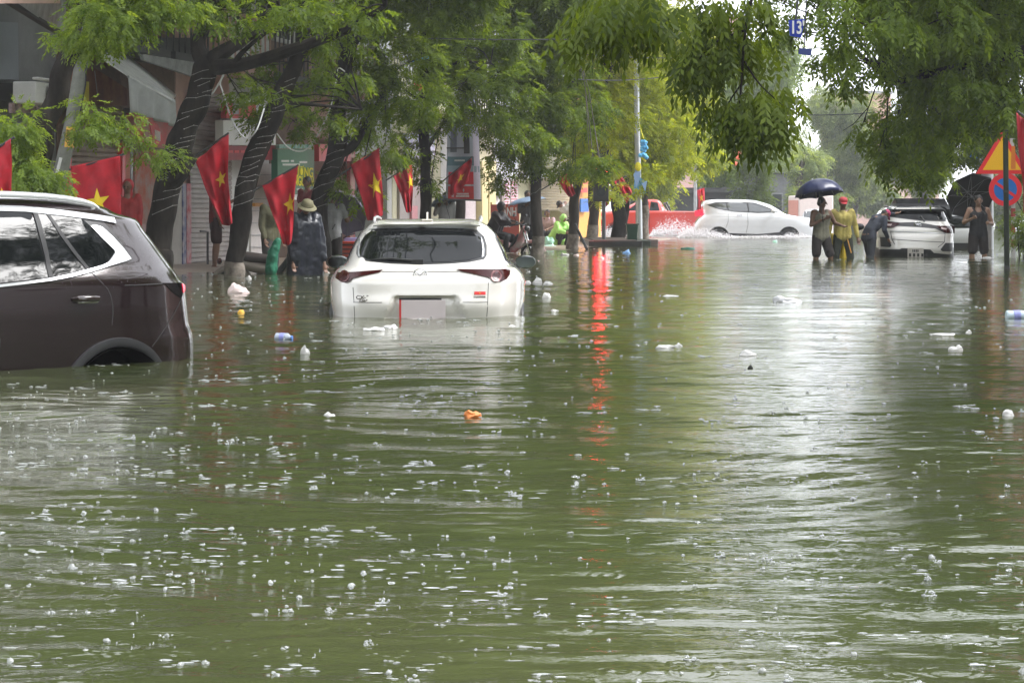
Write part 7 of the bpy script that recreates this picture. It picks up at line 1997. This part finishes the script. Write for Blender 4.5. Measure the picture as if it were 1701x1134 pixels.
# crouching traders and bags by the clothes shop
D = 61.0
person('crouching person in a bright green rain cape in front of the clothes shop', 932, D, -.02, 1.55, -140,
       J=dict(pelvis=(0, -.2, .28), waist=(0, -.14, .40), chest=(0, 0, .56), neck=(0, .08, .72), head=(0, .12, .86), ls=(-.17, .02, .68), rs=(.17, .02, .68), le=(-.22, .16, .48), re=(.22, .16, .48), lw=(-.12, .34, .44), rw=(.12, .34, .44),
              lh=(-.10, -.16, .27), rh=(.10, -.16, .27), lk=(-.16, .22, .46), rk=(.16, .22, .46), la=(-.14, .06, .08), ra=(.14, .06, .08)),
       bottom=cloth('dark trousers', (.02, .02, .025)), leg='long', hair=False, coat=(mat('bright lime rain cape', (.38, .72, .16), .4, noise=.15), .14, True))
person('person in a pink top seated by the wares, left of the green cape', 910, D + .6, -.02, 1.5, 160,
       J=dict(pelvis=(0, -.1, .42), waist=(0, -.08, .56), chest=(0, -.04, .74), neck=(0, 0, .92), head=(0, .02, 1.05), ls=(-.17, -.02, .86), rs=(.17, -.02, .86), le=(-.22, .06, .64), re=(.22, .06, .64), lw=(-.10, .24, .56), rw=(.10, .24, .56),
              lh=(-.09, -.08, .40), rh=(.09, -.08, .40), lk=(-.12, .28, .44), rk=(.12, .28, .44), la=(-.12, .26, .08), ra=(.12, .26, .08)),
       top=cloth('pink top', (.62, .42, .48)), bottom=cloth('black trousers', (.02, .02, .025)), leg='long')
person('customer in white shirt and dark cap bending behind the green cape', 943, D + 1.6, -.02, 1.5, 120, J=dict(chest=(0, .12, 1.18), neck=(0, .22, 1.28), head=(0, .3, 1.34)), top=cloth('white shirt', (.66, .64, .62)), bottom=cloth('dark trousers', (.02, .02, .025)), leg='long', hat=('cap', M_black))

def lump(name, label, cat, px, py, w, h, m, D=None, seed=0, flat=.6, group=None, z=0.0):
    """crumpled bag or scrap floating half sunk; w, h in photo pixels"""
    D = D or DW(py)
    s = D / F; c = P(px, 352, D); c.z = z
    rx, rz = w * s / 2, h * s
    mb = MB(); mb.ball((0, 0, 0), 1.0, 26, 16)
    vs = []
    for v in mb.v:
        v = Vector(v)
        n1 = vn(v.x * 1.6 + seed * 7.1, v.y * 1.6 + v.z * 1.3, 12) * .20 + vn(v.x * 3.9 + seed, v.z * 4.1 + v.y * 2, 13) * .14 + abs(vn(v.x * 7 + seed, v.z * 8 + v.y * 3, 14)) * .10
        r_ = 1 + n1
        q_ = Vector((v.x * rx * r_, v.y * rx * flat * r_, max(-.35, v.z) * rz * r_ * (1 + .35 * vn(v.x * 2 + seed, 3, 15))))
        vs.append(tuple(q_))
    mb.v = vs
    o = mb.build(name, m, smooth=True); o.location = c
    tag(o, label, cat, group)
    return o
M_bag = mat('white plastic film', (.74, .72, .71), .35, noise=.22, nscale=18)
M_bagp = mat('pinkish plastic film', (.72, .58, .56), .4, noise=.08)
M_mint = mat('mint plastic', (.35, .62, .48), .4)
lump('plastic_bag', 'large pinkish white plastic bag floating left of the white car', 'plastic bag', 397, 487, 36, 14, M_bagp, seed=9)
lump('plastic_scrap', 'small white scrap floating just behind the large pinkish bag', 'litter', 413, 464, 11, 5, M_bag, seed=2)
lump('plastic_scrap', 'small orange and yellow scrap floating below the pinkish bag', 'litter', 401, 520, 11, 5, mat('orange yellow film', (.8, .45, .04), .5), seed=3)
lump('plastic_bag', 'small upright white bag floating left of the white car\'s bumper line', 'plastic bag', 507, 588, 13, 12, M_bag, seed=4)
lump('orange_lid', 'flat orange piece floating alone in the middle of the water', 'litter', 785, 690, 26, 8, mat('orange foam', (.85, .28, .08), .5), seed=5, flat=.9)
for k, (px, py, w_, h_) in enumerate(((620, 548, 34, 5), (648, 546, 26, 6), (850, 544, 26, 3))):
    lump('foam_scrap', ('long white foam scrap below the left half of the white car', 'white foam scrap below the licence plate of the white car', 'thin white foam strip below the right corner of the white car')[k], 'foam', px, py, w_, h_, M_bag, seed=6 + k)
for k, (px, py, w_, h_, lb) in enumerate(((876, 471, 15, 4, 'white bag touching the right flank of the white car, leftmost of three'), (893, 471, 15, 6, 'peaked white bag right of the white car, middle of three'), (910, 472, 17, 3.5, 'flat white bag right of the white car, rightmost of three'),
                                    (908, 495, 13, 8, 'lone white scrap just below the three bags right of the white car'), (921, 517, 12, 3, 'tiny flat white scrap right of the bumper of the white car'), (1105, 578, 30, 5, 'low white bag floating below the red reflection to its right'), (1127, 576, 14, 5, 'small peaked white bag beside the low white one'),
                                    (1243, 590, 30, 8, 'white bag with a trailing edge, mid water right of centre'), (1115, 492, 26, 2.5, 'thin pale sheet floating between the planter and the peaked bags'), (1565, 557, 46, 5, 'long flat white slab floating at the right'), (1587, 582, 22, 9, 'crumpled white bag under the long white slab'),
                                    (1609, 553, 10, 4, 'little white scrap right of the long white slab'), (1640, 429, 22, 2, 'thin white strip at the foot of the thick grey lamp post'), (1626, 421, 5, 3, 'tiny white scrap near the feet of the man with the black umbrella'), (1675, 690, 18, 9, 'pale bubble-like scrap near the right picture edge'), (547, 693, 17, 8, 'pale round scrap left of the orange piece'))):
    lump('plastic_bag' if w_ > 12 else 'plastic_scrap', lb, 'litter', px, py, w_, h_, M_bag, seed=20 + k)
lump('plastic_sheet', 'large translucent pale sheet floating in the bright water', 'plastic sheet', 1307, 502, 46, 9, mat('greyish clear film', (.50, .50, .52), .25), seed=41)
lump('green_mat', 'dark green piece floating before the people carrier', 'litter', 1142, 414, 24, 4, mat('dark green plastic piece', (.01, .13, .08), .4), seed=42)
lump('plastic_scrap', 'mint scrap floating below the wheel of the white people carrier', 'litter', 1287, 402, 9, 3, M_mint, seed=43)
lump('plastic_bag', 'light blue cap and clear bag floating before the kerb planter', 'litter', 1041, 421, 14, 5, mat('light blue plastic', (.25, .45, .8), .4), seed=44)
lump('twig', 'dark bit of debris floating right of centre below the trailing bag', 'litter', 1247, 612, 9, 4, M_black, seed=45)
lump('plastic_bag', 'mint green bag lying on the pavement by the crouching traders', 'plastic bag', 912, 388, 18, 9, M_mint, D=60, seed=46, z=.12)
lump('plastic_bag', 'flat pale mint sheet at the edge of the pavement by the traders', 'plastic bag', 913, 408, 24, 4, mat('pale mint film', (.5, .72, .62), .4), D=59, seed=47, z=.0)
lump('sack', 'white sack behind the bright green cape', 'sack', 940, 383, 20, 16, M_bag, D=62, seed=48, z=.18)
for k, (px, py, w_) in enumerate(((938, 424, 16), (957, 425, 9), (1000, 430, 8))):
    lump('plastic_scrap', ('white scrap on the pavement edge below the limewashed tree', 'yellowish scrap right beside the limewashed tree foot', 'small scrap left of the red reflection')[k], 'litter', px, py, w_, 3, M_bag if k != 1 else M_bagp, seed=50 + k)
def bottle(label, px, py, L_px, r_px, rotz, m, mcap):
    D = DW(py); s = D / F; L = L_px * s; r_ = r_px * s
    o = thing('plastic_bottle', label, 'bottle', (P(px, 352, D).x, D, r_ * .35), rotz)
    T = Matrix.Rotation(R(90), 4, 'Y')
    mb = MB(); mb.lathe([(r_ * .8, -L * .5), (r_, -L * .45), (r_ * .93, -L * .2), (r_, -L * .1), (r_ * .93, 0), (r_, L * .12), (r_ * .95, L * .22), (r_ * .45, L * .38), (r_ * .38, L * .43)], (0, 0, 0), 18, T); mb.build('body', m, o, smooth=True)
    mb = MB(); mb.lathe([(r_ * .46, L * .42), (r_ * .46, L * .5), (0, L * .5)], (0, 0, 0), 14, T); mb.build('cap', mcap, o)
    mb = MB(); mb.lathe([(r_ * 1.02, -L * .22), (r_ * 1.02, L * .05)], (0, 0, 0), 18, T); mb.build('wrapper', mat('lilac blue label', (.30, .32, .70), .5, noise=.3, nscale=20), o, smooth=True)
    return o
M_pet = mat('milky clear plastic', (.55, .60, .72), .15, trans=.3)
bottle('crushed pale blue bottle floating left of the white car', 472, 563, 30, 7.5, R(-18), M_pet, mat('blue cap', (.12, .25, .6), .4))
bottle('large pale blue bottle at the right picture edge', 1692, 528, 42, 9.5, R(2), mat('pale blue jug', (.50, .60, .68), .25), mat('blue cap', (.12, .25, .6), .4))

# ================================================================== RAIN HITTING THE WATER, SPRAY FROM THE CARS
M_drop = mat('splashed water', (.85, .87, .88), .10, spec=.6, trans=.6, alpha=.75)
M_spray = mat('fine white spray', (.80, .78, .80), .6, alpha=.6)
def rain():
    rg = np.random.default_rng(9)
    V = []; Fc = []; n0 = 0
    # low-poly unit ball and ring templates
    tb = MB(); tb.ball((0, 0, 0), 1, 7, 5); bv = np.array(tb.v); bf = np.array(tb.f)
    def put(v, f):
        nonlocal n0
        m_ = v.mean(0); v = m_ + (v - m_) * rg.uniform(.62, 1.3, (len(v), 1))
        V.append(v); Fc.append(f + n0); n0 += len(v)
    N = 1300
    for i in range(N):
        u = rg.random()
        py = 425 + 715 * u ** 1.35
        px = rg.uniform(-30, 1731)
        keep = 1.0 if px < 900 else .38
        if rg.random() > keep: continue
        D = DW(py)
        c = np.array([(px - 850.5) * D / F, D, 0.0]); kind = rg.random()
        near = min(1.0, 9 / D)
        zz = .002
        if kind < .62:           # white dashes painting the sky glint on a broken splash-ring crest
            for _ in range(rg.integers(1, 6)):
                L = rg.uniform(.004, .024) * (1.0 if D < 10 else 1.4); hgt = rg.uniform(.0006, .0018) * (1 + D / 14)
                cc = c + np.array([rg.normal() * .03, rg.normal() * .05, zz])
                put(bv * np.array([L, L * .25, hgt]) + cc, bf)
        elif kind < .78:         # crown: a ragged dome of droplets, now and then a thin jet
            r_ = rg.uniform(.006, .016)
            for k in range(rg.integers(6, 14)):
                a = rg.random() * 6.28; q_ = rg.uniform(.0012, .0036); rr = r_ * rg.random() ** .6 * 1.4
                put(bv * np.array([q_ * rg.uniform(1, 2.2), q_, q_]) + c + np.array([math.cos(a) * rr, math.sin(a) * rr, abs(rg.normal()) * .006 * (1.5 - rr / r_ / 1.4)]), bf)
            if rg.random() < .12:
                jh = rg.uniform(.006, .018); lean = rg.normal() * .004
                put(bv * np.array([.0012, .0012, jh * .5]) + c + np.array([lean, 0, jh * .5]), bf)
            put(bv * np.array([r_ * 1.3, r_ * .6, .0022]) + c, bf)
        elif kind < .90:         # bubble
            q_ = rg.uniform(.004, .011)
            put(bv * np.array([q_, q_, q_ * .8]) + c + np.array([0, 0, q_ * .3]), bf)
        else:                    # stray drops in the air
            for k in range(3): put(bv * np.array([.0016, .0016, rg.uniform(.0015, .004)]) + c + np.array([rg.normal() * .03, rg.normal() * .03, rg.uniform(.02, .10)]), bf)
    for i in range(1500):        # the fine prickle of small drops from the near water out to the junction
        py = 412 + 560 * rg.random() ** 2.2; px = rg.uniform(-30, 1731)
        if px > 900 and rg.random() > .55: continue
        D = DW(py); q_ = rg.uniform(.0016, .0034) * (1 + D / 14)
        put(bv * np.array([q_ * rg.uniform(1, 2.6), q_, q_ * .8]) + np.array([(px - 850.5) * D / F, D, .004]), bf)
    V_ = np.concatenate(V); F_ = np.concatenate(Fc)
    me = fast_mesh('rain_splashes', V_, F_, smooth=True)
    return tag(link('rain_splashes', me, M_drop), 'white rain splashes, glint dashes, crowns and bubbles all over the flooded street', 'rain splashes', kind='stuff')
rain()

def spray(name, label, boxes, n, seed):
    rg = np.random.default_rng(seed)
    tb = MB(); tb.ball((0, 0, 0), 1, 5, 3); bv = np.array(tb.v); bf = np.array(tb.f)
    V = []; Fc = []; n0 = 0
    tot = sum(b_[3] for b_ in boxes)
    for (px0, px1, D_, wt, hmax) in boxes:
        for i in range(int(n * wt / tot)):
            px = rg.uniform(px0, px1); t_ = (px - px0) / (px1 - px0)
            env = max(.12, math.sin(math.pi * min(1, max(0, t_)) ** .8))
            z = abs(rg.normal()) * hmax * env * .45
            d_ = D_ + rg.normal() * .28
            q_ = rg.uniform(.006, .020) * (1.25 - min(1, z / max(hmax, .01)) * .6)
            p = P(px, 352, d_); c = np.array([p.x, p.y, z])
            V.append(bv * np.array([q_ * 1.6, q_, q_]) + c); Fc.append(bf + n0); n0 += len(bv)
    me = fast_mesh(name, np.concatenate(V), np.concatenate(Fc), smooth=True)
    return tag(link(name, me, M_spray), label, 'spray', kind='stuff')
spray('wheel_spray', 'spray thrown up by the wheels of the white people carrier', [(1125, 1205, 80.6, 3.0, .45), (1200, 1380, 80.5, 2.0, .10), (1300, 1350, 80.6, .6, .26), (1180, 1225, 80.6, .6, .24)], 4500, 3)
spray('wheel_spray', 'grey spray thrown up by the orange-red pickup behind the lamp post', [(1080, 1170, 86.8, 4.0, .75), (985, 1030, 86.8, 1.2, .45), (1040, 1080, 86.8, .5, .2)], 4000, 4)

# ================================================================== HAZE OF THE RAIN
hz = MB(); hz.box((0, 110, 24), (300, 400, 54))
hm = bpy.data.materials.new('rain haze'); hm.use_nodes = True; t = hm.node_tree; t.nodes.clear()
ho = t.nodes.new('ShaderNodeOutputMaterial'); pv = t.nodes.new('ShaderNodeVolumePrincipled')
pv.inputs['Color'].default_value = (.93, .95, .96, 1); pv.inputs['Density'].default_value = .0009; pv.inputs['Anisotropy'].default_value = .2
t.links.new(pv.outputs['Volume'], ho.inputs['Volume'])
tag(hz.build('haze', hm), 'thin pale rain haze filling the street', 'haze', kind='stuff')
print('LEAFLETS', NLEAF[0])
